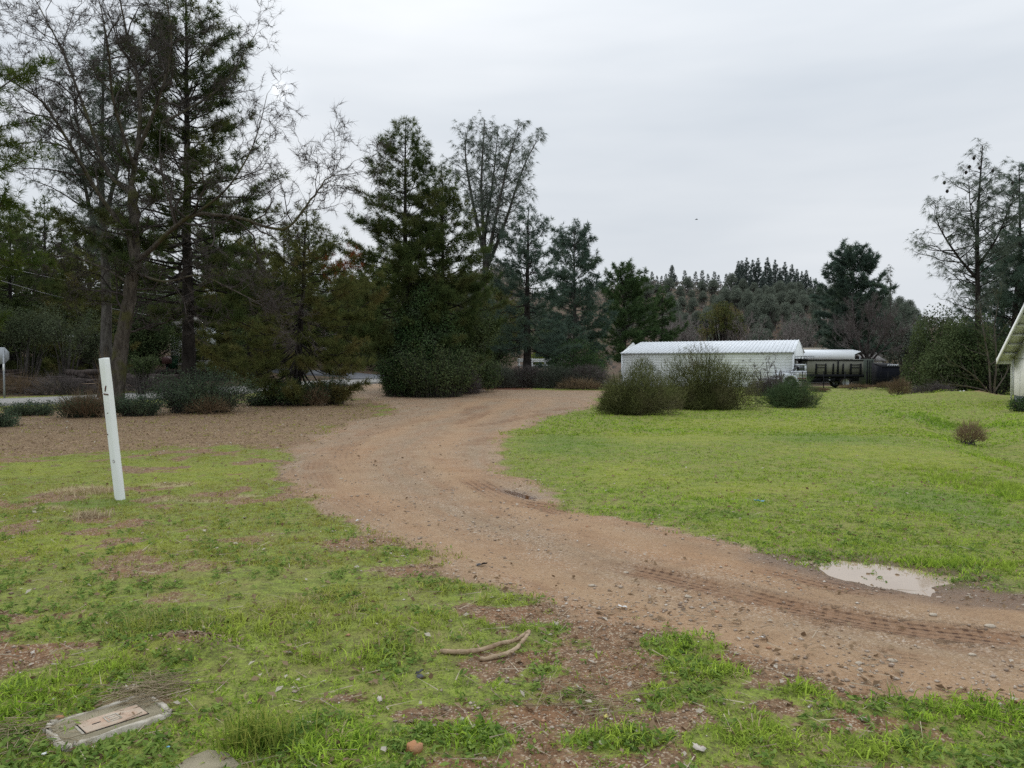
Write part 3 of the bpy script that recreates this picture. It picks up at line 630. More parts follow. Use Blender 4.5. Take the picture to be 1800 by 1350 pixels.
# low broad-leaved weeds
def weeds():
    n = 26000; x, y = scatter(n, 2.0, 8.5, 1.2); m = masks(x, y); p = m['cov'] * sstep(0.42, 0.66, fbm(x, y, 3.3, 97, 3)) * 0.75
    k = rng.random(n) < p; x, y = x[k], y[k]; n = len(x); per = 7; bf = Buf()
    x0 = np.repeat(x, per); y0 = np.repeat(y, per); N = n * per; ang = rng.random(N) * 2 * np.pi; rr = rng.uniform(0.008, 0.03, N)
    xx, yy = x0 + np.cos(ang) * rr, y0 + np.sin(ang) * rr; z = HT(xx, yy) + rng.uniform(0.004, 0.034, N)
    nr = np.stack([np.cos(ang) * 0.5, np.sin(ang) * 0.5, np.ones(N)], 1) + 0.35 * rng.standard_normal((N, 3))
    v = rng.random((N, 1)); c = np.array([0.10, 0.18, 0.04]) * (1 - v) + np.array([0.30, 0.40, 0.10]) * v
    bf.leaves(np.stack([xx, yy, z], 1), nr, rng.uniform(0.018, 0.05, N), 0.36, col=c)
    tag(bf.build('weeds', M['grass']), 'low broad-leaved weeds among the verge grass', 'weeds', kind='stuff')
weeds()
def tall_tuft(name, label, px, py, n, h, spread, c0, c1, w=0.006):
    x0, y0 = G(px, py); x = x0 + rng.normal(0, spread, n); y = y0 + rng.normal(0, spread * 0.7, n); z = HT(x, y)
    ang = rng.random(n) * 2 * np.pi; b = rng.uniform(0.1, 0.9, n); L = h * rng.uniform(0.5, 1.1, n); P0 = np.stack([x, y, z], 1)
    D = np.stack([np.cos(ang) * b, np.sin(ang) * b, np.ones(n)], 1); P1 = P0 + nrm(D) * (L * 0.6)[:, None]; P2 = P0 + nrm(D * [1.9, 1.9, 0.9]) * L[:, None]
    U = np.stack([-np.sin(ang), np.cos(ang), 0 * ang], 1) * (w / 2); V = np.stack([P0 - U, P0 + U, P1 + U * .8, P1 - U * .8, P2], 1) - np.array([x0, y0, hzf(x0, y0)])
    v = rng.random((n, 1)); c = np.array(c0) * (1 - v) + np.array(c1) * v; q = np.arange(n)[:, None] * 5
    o = Buf().add(V.reshape(-1, 3), T=q + np.array([[3, 2, 4]]), Q=q + np.array([[0, 1, 2, 3]]), col=np.repeat(c, 5, 0)).build(name, M['grass'])
    o.location = (x0, y0, hzf(x0, y0)); tag(o, label, 'grass tuft', kind='stuff' if spread > 0.09 else None); return o
tall_tuft('grass_tuft', 'yellow-green arching grass tuft beside the buried concrete slab', 455, 1312, 260, 0.20, 0.075, (0.10, 0.19, 0.03), (0.42, 0.44, 0.10))
tall_tuft('grass_tuft', 'dry pale grass tuft closest to the white post', 150, 868, 200, 0.14, 0.16, (0.40, 0.32, 0.18), (0.62, 0.52, 0.33), 0.008)
tall_tuft('grass_tuft', 'low dry straw tuft in front of the white post', 160, 910, 160, 0.12, 0.10, (0.36, 0.29, 0.18), (0.58, 0.48, 0.32), 0.008)
tall_tuft('grass_tuft', 'tall thin yellowish grass stalks in the lawn beyond the meter box', 290, 1100, 130, 0.17, 0.16, (0.16, 0.24, 0.05), (0.45, 0.42, 0.17), 0.005)

def chips():
    """stones and chips of pale gravel on the track and verge"""
    n = 38000; x, y = scatter(n, 2.0, 16.0, 1.05); m = masks(x, y); p = np.clip(0.75 * m['dirt'] * sstep(0.35, 0.65, fbm(x, y, 1.3, 99, 3)) + 0.5 * m['bare'] + 0.45 * (m['dirt'] > 0.08) * (m['dirt'] < 0.7) + 0.03, 0, 1)
    k = rng.random(n) < p; x, y = x[k], y[k]; n = len(x)
    s = np.exp(rng.normal(math.log(0.0055), 0.5, n)) * (1 + y * 0.045); s = np.clip(s, 0.003, 0.014 + 0.0007 * y); z = HT(x, y) + s * 0.25
    q = np.array([[1, 0, 0], [-1, 0, 0], [0, 1, 0], [0, -1, 0], [0, 0, .6], [0, 0, -.6]], float)
    V = q[None] * rng.uniform(0.6, 1.4, (n, 6, 1)); a = rng.random(n) * 6.28; ca, sa = np.cos(a)[:, None], np.sin(a)[:, None]
    V = np.stack([V[..., 0] * ca - V[..., 1] * sa, V[..., 0] * sa + V[..., 1] * ca, V[..., 2]], -1) * s[:, None, None] + np.stack([x, y, z], 1)[:, None]
    f = np.array([(0, 2, 4), (2, 1, 4), (1, 3, 4), (3, 0, 4), (2, 0, 5), (1, 2, 5), (3, 1, 5), (0, 3, 5)])
    v = rng.random((n, 1)); c = np.array([0.24, 0.175, 0.13]) * (1 - v) + np.array([0.50, 0.42, 0.34]) * v; w = rng.random(n) < 0.06; c[w] = np.array([0.62, 0.56, 0.48]); r = rng.random(n) < 0.05; c[r] = np.array([0.44, 0.25, 0.15])
    tag(Buf().add(V.reshape(-1, 3), T=(np.arange(n)[:, None, None] * 6 + f[None]).reshape(-1, 3), col=np.repeat(c, 6, 0)).build('gravel', M['bits']), 'fine pale gravel strewn over the dirt track', 'gravel', kind='stuff')
chips()
def fallen():
    n = 42000; x, y = scatter(n, 2.2, 34.0, 0.95); m = masks(x, y); p = 0.9 * m['lit'] + 0.9 * m['red'] + 0.17 * (1 - m['dirt']) * sstep(16, 9, y) + 0.25 * m['bare'] + 0.03 * m['dirt']
    k = rng.random(n) < p; x, y = x[k], y[k]; n = len(x); z = HT(x, y) + rng.uniform(0.003, 0.02, n)
    s = rng.uniform(0.018, 0.05, n) * (1 + y * 0.028); v = rng.random((n, 1)); c = np.array([0.15, 0.095, 0.055]) * (1 - v) + np.array([0.42, 0.31, 0.20]) * v
    w = rng.random(n) < 0.07; c[w] = np.array([0.60, 0.54, 0.45])
    nr = np.array([0, 0, 1.0]) + 0.5 * rng.standard_normal((n, 3)); nr[:, 2] = np.abs(nr[:, 2]) + 0.3
    tag(Buf().leaves(np.stack([x, y, z], 1), nr, s, 0.6, col=c, fold=0.12).build('leaves', M['grass']), 'brown fallen oak leaves littering the ground', 'leaves', kind='stuff')
fallen()
def straws():
    n = 8500; x, y = scatter(n, 2.0, 9.0, 1.2); m = masks(x, y); p = 0.5 * m['bare'] + 0.22 * (1 - m['dirt']); k = rng.random(n) < p; x, y = x[k], y[k]; n = len(x)
    a = rng.random(n) * 6.28; L = rng.uniform(0.04, 0.24, n); P0 = np.stack([x, y, HT(x, y) + rng.uniform(0.004, 0.03, n)], 1)
    x1, y1 = x + np.cos(a) * L, y + np.sin(a) * L; P1 = np.stack([x1, y1, HT(x1, y1) + rng.uniform(0.004, 0.04, n)], 1)
    v = rng.random((n, 1)); c = np.array([0.20, 0.15, 0.10]) * (1 - v) + np.array([0.55, 0.47, 0.35]) * v
    tag(Buf().tris(P0, P1, rng.uniform(0.003, 0.006, n), col=c).build('debris', M['bits']), 'dry straws and thin twigs lying on the verge', 'debris', kind='stuff')
straws()

# ------------------------------------------------------------------ trees
def rot_about(v, ax, a):
    return v * math.cos(a) + np.cross(ax, v) * math.sin(a) + ax * np.dot(ax, v) * (1 - math.cos(a))
def trunk_line(Hh, wob, lean=(0, 0), n=14, rg=None):
    t_ = np.linspace(0, 1, n); w = rg.normal(0, wob, (n, 2)).cumsum(0) * t_[:, None]
    return np.stack([w[:, 0] + lean[0] * t_, w[:, 1] + lean[1] * t_, t_ * Hh], 1)

def pine_parts(seed, Hh, prof, hb, r0, whorl=0.42, nb=5, L=0.22, nn=20, w=0.013, dens=1.0, droop=0.05, lean=(0, 0), dead=0.0, wob=0.03, sag=0.0, spread=0.85, side=None, gap=0.0, el=(-6, 55)):
    """a pine: straight tapered trunk, limbs in whorls, bunches of needles on the outer shoots"""
    dens *= 1.4; w *= 1.35; L *= 1.12
    rg = np.random.default_rng(seed); TL = trunk_line(Hh, wob, lean, 16, rg); tz = TL[:, 2]
    rad = r0 * (1 - 0.93 * (tz / Hh) ** 0.9); rad[0] *= 1.35; rad[1] *= 1.08
    TB, BB, NB = Buf(), Buf(), Buf(); TB.tube(TL, rad, 10, jit=0.06)
    pos = lambda h: np.array([np.interp(h, tz, TL[:, 0]), np.interp(h, tz, TL[:, 1]), h])
    C, A, P0, P1, ra, rb = [], [], [], [], [], []
    h = hb; pr = np.array(prof)
    while h < Hh - 0.15:
        f = (h - hb) / (Hh - hb); rr = np.interp(h / Hh, pr[:, 0], pr[:, 1]); k = nb if f < 0.85 else 3; a0 = rg.random() * 6.28
        for i in range(k):
            if rg.random() < gap: continue
            az = a0 + i * 6.28 / k + rg.normal(0, 0.35); ln = rr * (rg.uniform(0.80, 1.30) if rg.random() < 0.6 else rg.uniform(0.40, 0.85)) + 0.1
            if side is not None: ln *= 1 - side[1] * (0.5 - 0.5 * math.cos(az - side[0]))
            e = R(el[0] + (el[1] - el[0]) * f ** 1.3 + rg.normal(0, 13)); hd = np.array([math.cos(az), math.sin(az), 0])
            q = np.linspace(0, 1, 6); b = pos(h + rg.uniform(-0.12, 0.12)); br = np.interp(h, tz, rad)
            pts = b + hd * (q * ln * math.cos(e))[:, None]; pts[:, 2] += ln * (math.sin(e) * q + (0.20 * (1 - f) + 0.05) * q ** 2 - sag * (1 - f) * np.sin(q * 2.4))
            pts[1:] += rg.normal(0, 0.055 * ln, (5, 3)) * q[1:, None]; r1 = min(0.010 + 0.010 * ln, br * 0.4); isdead = rg.random() < dead * (1 - f) ** 0.7
            BB.tube(pts, r1 * (1 - 0.8 * q), 4, cap=False)
            ns = max(3, int(ln * 6.0 * dens))
            for s in range(ns):
                u = rg.uniform(0.32 if ln > 0.7 else 0.1, 1.0) ** 0.8 if s else 1.0; p = np.array([np.interp(u, q, pts[:, c]) for c in range(3)])
                sg = 1 if s % 2 else -1; d = hd * rg.uniform(0.3, 1.0) + sg * np.array([-hd[1], hd[0], 0]) * rg.uniform(0.3, 1.0) * (1.1 - 0.5 * u) + np.array([0, 0, rg.uniform(-0.1, 0.55)])
                if s == 0: d = pts[-1] - pts[-2]
                d = nrm(d); sl = rg.uniform(0.12, 0.30) * (0.5 + ln * 0.32) * (1.25 - 0.6 * u) + 0.06; p1 = p + d * sl
                P0.append(p); P1.append(p1); ra.append(0.009); rb.append(0.004)
                if isdead: continue
                for v in ((1.0,) if sl < 0.28 else (1.0, 0.5)):
                    C.append(p + d * sl * v); A.append(d + np.array([0, 0, 0.35]))
        h += whorl * rg.uniform(0.75, 1.25)
    tip = pos(Hh); C += [tip, tip - [0, 0, 0.15]]; A += [np.array([0, 0, 1.0])] * 2
    BB.tris(P0, P1, 0.016); NB.tufts(C, A, L, nn, w, spread, droop)
    return TB, BB, NB
def pine(label, loc, parts, needle='needle_dark', bk='bark_pine', group=None, rz=0.0, name='pine_tree', scale=None):
    o = thing(name, label, 'tree', loc, rz, group, scale); TB, BB, NB = parts
    TB.build('trunk', M[bk], o, True); BB.build('branches', M[bk], o, True); NB.build('crown', M[needle], o); return o

def gray_parts(seed, stems, prof_len, r0, dens=1.0, L=0.26, nn=15, w=0.0105, droop=0.35, step=0.30, lo=0.3, up=30, spread=0.75, nb=2, curl=0.35):
    """an open foothill pine: forking stems, thin rising limbs and hanging grey needles"""
    dens *= 1.3; w *= 1.3; L *= 1.05
    rg = np.random.default_rng(seed); TB, BB, NB = Buf(), Buf(), Buf(); C, A, P0, P1, ra, rb = [], [], [], [], [], []
    for si, (pl, rs) in enumerate(stems):
        S = smooth_line(pl, 5) if len(pl) > 2 else np.array(pl, float); n = len(S); rad = rs * (1 - 0.9 * np.linspace(0, 1, n) ** 0.85)
        if si == 0: rad[0] *= 1.3
        TB.tube(S, rad, 8, jit=0.05)
        seg = np.linalg.norm(np.diff(S, axis=0), axis=1); al = np.concatenate([[0], seg.cumsum()]); tot = al[-1]; s = tot * lo if si == 0 else tot * lo * 0.5
        while s < tot:
            f = s / tot; b = np.array([np.interp(s, al, S[:, c]) for c in range(3)])
            for i in range(nb):
                az = rg.random() * 6.28; ln = np.interp(f, [q[0] for q in prof_len], [q[1] for q in prof_len]) * rg.uniform(0.5, 1.2)
                e = R(rg.normal(up + 18 * f, 12)); hd = np.array([math.cos(az), math.sin(az), 0]); q = np.linspace(0, 1, 6)
                pts = b + hd * (q * ln * math.cos(e))[:, None]; pts[:, 2] += ln * (math.sin(e) * q * (1 - 0.25 * q) + curl * 0.5 * q ** 2)
                pts[1:] += rg.normal(0, 0.05 * ln, (5, 3)) * q[1:, None]
                BB.tube(pts, (0.010 + 0.011 * ln) * (1 - 0.8 * q), 4, cap=False)
                ns = max(2, int(ln * 4.2 * dens))
                for k in range(ns):
                    u = rg.uniform(0.30, 1.0) if k else 1.0; p = np.array([np.interp(u, q, pts[:, c]) for c in range(3)])
                    d = nrm(hd * rg.uniform(0, 1) + rg.normal(0, 0.6, 3) + [0, 0, 0.45]); sl = rg.uniform(0.15, 0.5) * (0.4 + 0.3 * ln); p1 = p + d * sl
                    P0.append(p); P1.append(p1); ra.append(0.008); rb.append(0.003); C.append(p1); A.append(d + [0, 0, 0.1])
                    if rg.random() < 0.5 * dens: C.append((p + p1) / 2); A.append(d)
            s += step * rg.uniform(0.7, 1.3)
        C.append(S[-1]); A.append(np.array([0, 0, 1.0]))
    BB.tris(P0, P1, 0.016); NB.tufts(C, A, L, nn, w, spread, droop)
    return TB, BB, NB

def bare_grow(limbs, seed, lev, ratio=0.62, kids=5, angle=(25, 65), wander=0.22, rmin=0.004, up=0.15, lmin=0.25, twigs=3, tl=0.35, kidfrom=0.25):
    """bare branching from given limbs (polyline, start radius, end radius); returns trunk Buf, twig Buf"""
    rg = np.random.default_rng(seed); TB, WB = Buf(), Buf(); cur = []
    for pl, ra_, rb_ in limbs:
        S = smooth_line(pl, 5) if len(pl) > 2 else np.array(pl, float); S = S + rg.normal(0, ra_ * 0.18, S.shape) * np.linspace(0, 1, len(S))[:, None]
        TB.tube(S, np.linspace(ra_, rb_, len(S)), 8, jit=0.05); L_ = np.linalg.norm(np.diff(S, axis=0), axis=1).sum(); cur.append((S, np.linspace(ra_, rb_, len(S)), L_))
    P0, P1, A0, A1 = [], [], [], []
    for l in range(lev):
        nxt = []
        for S, rd, L_ in cur:
            k = max(2, int(kids * (L_ ** 0.65) * (1.0 if l else 1.3)))
            for _ in range(k):
                u = rg.uniform(kidfrom, 1.0) if _ else 1.0; i = u * (len(S) - 1); j = min(int(i), len(S) - 2); p = S[j] + (S[j + 1] - S[j]) * (i - j); d = nrm(S[j + 1] - S[j]); r = rd[j] * 0.6
                if _ == 0: d2 = d
                else:
                    ax = nrm(np.cross(d, rg.standard_normal(3))); d2 = rot_about(d, ax, R(rg.uniform(*angle)))
                d2 = nrm(d2 + [0, 0, up * rg.uniform(0, 2)]); ln = max(lmin, L_ ** 0.8 * ratio * rg.uniform(0.45, 1.1) * (1.15 - 0.5 * u)); r = max(min(r, 0.02 * ln + 0.004), rmin)
                n = 5; Q = [p]
                for q in range(n): d2 = nrm(d2 + rg.normal(0, wander, 3) + [0, 0, up * 0.25]); Q.append(Q[-1] + d2 * ln / n)
                Q = np.array(Q); rr = np.linspace(r, max(r * 0.35, rmin * 0.7), n + 1)
                P0.append(Q[:-1]); P1.append(Q[1:]); A0.append(rr[:-1]); A1.append(rr[1:]); nxt.append((Q, rr, ln))
        cur = nxt
    P0, P1, A0, A1 = map(np.concatenate, (P0, P1, A0, A1))
    thick = A0 > 0.02
    WB.sticks(P0[thick], P1[thick], A0[thick], A1[thick], 5, var=rg.random(thick.sum())); WB.sticks(P0[~thick], P1[~thick], A0[~thick], A1[~thick], 3, var=rg.random((~thick).sum()))
    if twigs:
        S = np.concatenate([np.repeat(c[0][1:], twigs, 0) for c in cur]); Dv = np.concatenate([np.repeat(np.diff(c[0], axis=0), twigs, 0) for c in cur])
        d = nrm(nrm(Dv) + 0.75 * rg.standard_normal(S.shape) + [0, 0, up]); e = S + d * (tl * rg.uniform(0.4, 1.2, (len(S), 1)))
        WB.tris(S, e, rmin * 1.8, var=rg.random(len(S)))
    return TB, WB
def bare_tree(name, label, loc, parts, bk='bark_oak', tw='oak_twig', cat='tree', group=None, rz=0.0, scale=None):
    o = thing(name, label, cat, loc, rz, group, scale); parts[0].build('trunk', M[bk], o, True); parts[1].build('branches', M[tw], o); return o

def clump3(P, seed, s):
    g = np.random.default_rng(seed); o = 0
    for i in range(5): k = g.normal(0, s, 3); o = o + np.sin(P @ k + g.random() * 6.28)
    return o / 5
def leaf_parts(seed, ells, n, size, gap=0.0, gs=3.0, stems=40, asp=0.5, shell=0.42, up=0.5, rs=0.02):
    """leaves spread through a few rounded masses with stems inside; origin at the base"""
    rg = np.random.default_rng(seed); E = np.array(ells, float); vol = E[:, 3] * E[:, 4] * E[:, 5]; k = rg.choice(len(E), n, p=vol / vol.sum())
    d = nrm(rg.standard_normal((n, 3))); r = rg.random(n) ** shell; r = r * (1 + 0.30 * clump3(d * 3, seed + 1, 1.4)); P = E[k, :3] + d * r[:, None] * E[k, 3:]
    keep = (clump3(P, seed + 2, gs) > -0.45 + gap) & (P[:, 2] > 0.01); P, d = P[keep], d[keep]; n = len(P)
    v = np.clip(0.5 + 0.5 * clump3(P, seed + 3, gs * 0.8) + rg.normal(0, 0.22, n), 0, 1); LB, SB = Buf(), Buf()
    LB.leaves(P, d * 0.7 + [0, 0, up] + 0.8 * rg.standard_normal((n, 3)), size * rg.uniform(0.6, 1.35, n), asp, var=v)
    tgt = P[rg.integers(0, n, stems)]
    for q in tgt:
        b = np.array([q[0] * 0.18 + rg.normal(0, 0.08), q[1] * 0.18 + rg.normal(0, 0.08), 0]); m = b + (q - b) * [0.35, 0.35, 0.55] + rg.normal(0, 0.05, 3); SB.tube(np.array([b, m, q]), [rs, rs * 0.7, rs * 0.25], 4, cap=False)
    j = rg.integers(0, n, stems * 8); dd = nrm(d[j] + 0.6 * rg.standard_normal((len(j), 3))); SB.sticks(P[j] - dd * size * 4, P[j] + dd * size, 0.006, 0.003, 3)
    return SB, LB
def shrub(label, loc, parts, leaf='leaf_dark', name='shrub', cat='shrub', group=None, rz=0.0, bk='bark_gray', crown='foliage', scale=None):
    o = thing(name, label, cat, loc, rz, group, scale); parts[0].build('trunk' if cat == 'tree' else 'stems', M[bk], o, True); parts[1].build('crown' if cat == 'tree' else crown, M[leaf], o); return o
def wispy_parts(seed, n, rx, ry, hh, lw, tl=(0.3, 0.6), up=0.8, core=0.15, stems=60, lobes=None, var0=0.0):
    """a bush of thin upright switches (broom): fine green twigs on the outside, bare stems within"""
    rg = np.random.default_rng(seed); SB, FB = Buf(), Buf()
    lob = lobes or [(0, 0, 1.0, 1.0)]; k = rg.integers(0, len(lob), n); Lb = np.array(lob)[k]
    d = nrm(rg.standard_normal((n, 3))); d[:, 2] = np.abs(d[:, 2]) * 1.1 - 0.15 * rg.random(n); r = rg.random(n) ** 0.40
    P = np.stack([Lb[:, 0] + d[:, 0] * r * rx * Lb[:, 2], Lb[:, 1] + d[:, 1] * r * ry * Lb[:, 2], np.clip(0.10 + d[:, 2] * r * hh * 0.86 * Lb[:, 3], 0.03, 9)], 1)
    ok = clump3(P, seed + 5, 3.2) > -0.55; P, d = P[ok], d[ok]; n = len(P)
    dr = nrm(np.stack([d[:, 0], d[:, 1], d[:, 2] * 0.6 + up], 1) + 0.32 * rg.standard_normal((n, 3))); ln = rg.uniform(*tl, n)
    v = np.clip(0.5 + 0.45 * clump3(P, seed + 6, 2.4) + rg.normal(0, 0.2, n) + var0, 0, 1)
    FB.tris(P, P + dr * ln[:, None], lw * rg.uniform(0.7, 1.3, n), var=v)
    j = rg.integers(0, n, stems)
    for q in P[j]:
        b = np.array([rg.normal(0, rx * core), rg.normal(0, ry * core), 0]); SB.tube(np.array([b, b + (q - b) * [0.3, 0.3, 0.55], q]), [0.018, 0.011, 0.004], 4, cap=False)
    return SB, FB

def broom_parts(seed, n, rx, ry, hh, lw, tl=(0.25, 0.55), e0=0.08, stems=90, var0=0.0, umin=0.3):
    """broom: switches fanning from one foot into a ragged vase of fine green twigs"""
    rg = np.random.default_rng(seed); SB, FB = Buf(), Buf(); ph = rg.random(n) * 6.283; se = rg.uniform(e0, 1, n); ce = np.sqrt(1 - se ** 2); d = np.stack([np.cos(ph) * ce, np.sin(ph) * ce, se], 1)
    Rr = 1 / np.sqrt((d[:, 0] / rx) ** 2 + (d[:, 1] / ry) ** 2 + (d[:, 2] / hh) ** 2) * (1 + 0.50 * clump3(d * 3.2, seed + 1, 1.3)); u = umin + (1 - umin) * rg.random(n) ** 0.65
    P = d * (Rr * u)[:, None] * 0.90 + rg.normal(0, 0.05, (n, 3)); P[:, 2] = np.abs(P[:, 2]); ln = rg.uniform(*tl, n) * (0.7 + 0.3 * u); dr = nrm(d * 0.55 + [0, 0, 0.45] + 0.50 * rg.standard_normal((n, 3))); k = (clump3(P, seed + 2, 3.5) > -0.5) | (rg.random(n) < 0.3); P, dr, ln, d = P[k], dr[k], ln[k], d[k]; n = len(P)
    v = np.clip(0.5 + 0.45 * clump3(P, seed + 3, 2.6) + rg.normal(0, 0.22, n) + var0, 0, 1); FB.tris(P, P + dr * ln[:, None], lw * rg.uniform(0.7, 1.3, n), var=v)
    for q, dd in zip(P[:stems], d[:stems]): SB.tube(np.array([[rg.normal(0, 0.06), rg.normal(0, 0.06), 0], q * 0.45 + rg.normal(0, 0.03, 3) + [0, 0, 0.06], q]), [0.016, 0.010, 0.004], 4, cap=False)
    return SB, FB

def shoot_parts(seed, rx, hh, nsh, per, size, asp=0.45, lo=0.25, spread=1.0):
    """a shrub of many leafy shoots rising and leaning out from one foot"""
    rg = np.random.default_rng(seed); SB, LB = Buf(), Buf(); ph = rg.random(nsh) * 6.283; rr = np.sqrt(rg.random(nsh)); b = np.stack([np.cos(ph) * rr * rx * 0.55, np.sin(ph) * rr * rx * 0.45, 0 * ph], 1)
    ln = hh * rg.uniform(0.45, 1.12, nsh) * (1.05 - 0.35 * rr); out = np.stack([np.cos(ph), np.sin(ph), 0 * ph], 1) * (rx * 0.5 * spread * rr * rg.uniform(0.5, 1.3, nsh))[:, None] + rg.normal(0, 0.08 * rx, (nsh, 3)) * [1, 1, 0]
    e = b + out + np.stack([0 * ln, 0 * ln, ln], 1); m = b + out * 0.3 + np.stack([0 * ln, 0 * ln, ln * 0.55], 1); SB.sticks(b, m, 0.010, 0.007, 3); SB.sticks(m, e, 0.007, 0.003, 3)
    t_ = lo * rg.random((nsh, 1)) + (1 - lo * rg.random((nsh, 1))) * rg.random((nsh, per)) ** 0.8; t_ = np.clip(t_, 0.03, 1)[..., None]
    P = ((1 - t_) ** 2 * b[:, None] + 2 * t_ * (1 - t_) * m[:, None] + t_ ** 2 * e[:, None]).reshape(-1, 3); N = len(P); P = P + rg.normal(0, size * 1.3, (N, 3)); P[:, 2] = np.abs(P[:, 2]) + 0.01
    v = np.clip(np.repeat(rg.normal(0.5, 0.22, nsh), per) + rg.normal(0, 0.18, N), 0, 1); LB.leaves(P, rg.standard_normal((N, 3)) + [0, 0, 0.6], size * rg.uniform(0.6, 1.4, N), asp, var=v); return SB, LB

# --- big trees at the left
def rel(pts, o): return np.array([np.asarray(p) - o for p in pts])
oy = 25.0; ob = on(203, oy)
def OP(*a):
    return rel([at(px, py, oy + dy) for px, py, dy in a], ob)
limbs = [
    (np.vstack([[0, 0, -0.1], OP((212, 610, 0), (226, 540, 0), (236, 470, 0), (237, 400, 0), (230, 330, 0))]), 0.30, 0.20),
    (OP((230, 335, 0), (246, 215, 0.4), (238, 120, 0.9), (218, 40, 1.2), (200, -60, 1.6)), 0.15, 0.035),
    (OP((236, 280, 0), (275, 185, -0.8), (300, 90, -1.2), (292, -10, -1.5)), 0.12, 0.03),
    (OP((231, 340, 0), (188, 300, 0.5), (152, 200, 1.0), (112, 95, 1.5), (62, 0, 2.0)), 0.14, 0.03),
    (OP((233, 420, 0), (176, 345, -0.6), (110, 232, -1.3), (70, 175, -1.6), (15, 140, -2.0)), 0.13, 0.03),
    (OP((165, 330, -0.7), (130, 270, 0), (80, 250, 0.6), (5, 255, 1.0)), 0.08, 0.02),
    (OP((238, 462, 0), (264, 440, -0.5), (297, 408, -1.0), (343, 377, -1.6), (420, 383, -1.8), (498, 402, -1.8), (546, 352, -1.8), (578, 312, -1.6), (628, 303, -1.4)), 0.15, 0.018),
    (OP((343, 377, -1.6), (400, 330, -2.0), (445, 255, -2.2), (470, 165, -2.4)), 0.07, 0.015),
    (OP((244, 235, 0.3), (325, 195, 1.2), (395, 145, 1.6), (450, 60, 2.0)), 0.09, 0.02),
    (OP((240, 480, 0), (290, 495, -0.8), (350, 485, -1.4), (430, 520, -2.0), (500, 560, -2.2)), 0.08, 0.012),
    (OP((230, 500, 0), (180, 470, 0.8), (110, 450, 1.6), (40, 470, 2.0)), 0.08, 0.015),
    (OP((238, 300, 0), (200, 180, -1.2), (190, 80, -2.0), (170, -20, -2.6)), 0.10, 0.02)]
bare_tree('oak_tree', 'tall bare oak with mossy leaning trunk and tangled twigs behind the white post', ob, bare_grow([(a, b * (0.82 if i == 0 else 0.58), c * (0.8 if i == 0 else 0.5)) for i, (a, b, c) in enumerate(limbs)], 3, 3, 0.50, 4.6, (28, 75), 0.32, 0.0055, 0.05, 0.3, 4, 0.26))

ph = at(332, -28, 28)[2] - on(332, 28)[2]
pine('tallest straight dark pine with bare black lower trunk behind the tangled oak', on(332, 28),
     pine_parts(21, ph, [(0, 2.6), (0.3, 3.0), (0.45, 2.9), (0.6, 2.5), (0.75, 1.9), (0.88, 1.2), (1, 0.2)], 3.6, 0.27, 0.33, 6, 0.25, 22, 0.015, 1.25, dead=0.35, sag=0.1), 'needle_dark', 'bark_black')
gp0 = on(185, 34); hgp = at(185, 55, 34)[2] - gp0[2]
pine('grey-green pine with sparse top rising behind the bare oak', gp0,
     gray_parts(31, [(np.array([[0, 0, -0.1], [0.1, 0, 5], [-0.1, 0.1, 10], [0.2, 0, hgp]]), 0.30), (np.array([[0, 0, 6.5], [-0.9, 0.2, 9.5], [-1.4, 0.2, hgp - 1.0]]), 0.13), (np.array([[0.1, 0, 8.0], [1.0, -0.3, 11], [1.5, -0.3, hgp - 0.3]]), 0.12)],
                [(0, 2.8), (0.5, 2.2), (0.85, 1.3), (1, 0.5)], 0.3, 1.25, lo=0.35, nn=16, w=0.013), 'needle_gray', 'bark_gray')
lp = np.array([-15.4, 19.5, 0]); lp[2] = hz(lp[0], lp[1])
pine('bright green pine reaching in from the edge beside the stop sign', lp,
     pine_parts(41, 13.5, [(0, 2.0), (0.25, 3.3), (0.5, 3.0), (0.75, 2.1), (1, 0.2)], 3.0, 0.22, 0.42, 5, 0.23, 22, 0.012, 0.9, sag=0.14), 'needle_green')
l5 = on(519, 31); h5 = at(545, 368, 31)[2] - l5[2]
pine('small brownish pine with low spreading crown by the dirt lot entrance', l5,
     pine_parts(51, h5, [(0, 2.0), (0.30, 3.0), (0.45, 2.9), (0.62, 1.9), (0.78, 1.1), (1, 0.15)], 1.5, 0.19, 0.30, 6, 0.23, 20, 0.014, 1.15, sag=0.3, lean=(0.6, 0), dead=0.12, el=(-14, 55)), 'needle_olive', 'bark_black')
# a branch of dead red needles on that pine is a part of it
_o = [o for o in bpy.data.objects if o.get('label', '').startswith('small brownish pine')][0]
rb_ = Buf(); _c = rel([at(rng.normal(600, 20), rng.normal(462, 13), 30.6 + rng.normal(0, 0.4)) for _ in range(70)], l5); rb_.tufts(_c, np.array([0.5, 0, 0.2]) + rng.normal(0, 0.4, (70, 3)), 0.2, 18, 0.013, 0.9, 0.2)
rb_.build('dead_needles', M['needle_rust'], _o)

# --- the group in the middle
c1 = on(713, 38); h1 = at(713, 212, 38)[2] - c1[2]
pine('tall pointed dark green pine with layered limbs at the lot edge', c1,
     pine_parts(61, h1, [(0, 2.2), (0.25, 3.2), (0.42, 3.0), (0.55, 2.5), (0.62, 2.5), (0.75, 1.75), (0.88, 1.0), (1, 0.2)], 2.2, 0.24, 0.35, 6, 0.27, 21, 0.016, 1.15, sag=0.12, el=(-4, 50)), 'needle_dark', 'bark_black')
c2 = on(778, 39.5); h2 = at(778, 298, 39.5)[2] - c2[2]
pine('shorter dense pine tucked against the tall pointed pine', c2,
     pine_parts(71, h2, [(0, 2.0), (0.25, 2.9), (0.45, 2.6), (0.65, 1.9), (0.85, 1.0), (1, 0.15)], 1.8, 0.2, 0.33, 6, 0.26, 20, 0.016, 1.15, sag=0.15), 'needle_dark', 'bark_black')
c3 = on(845, 47)
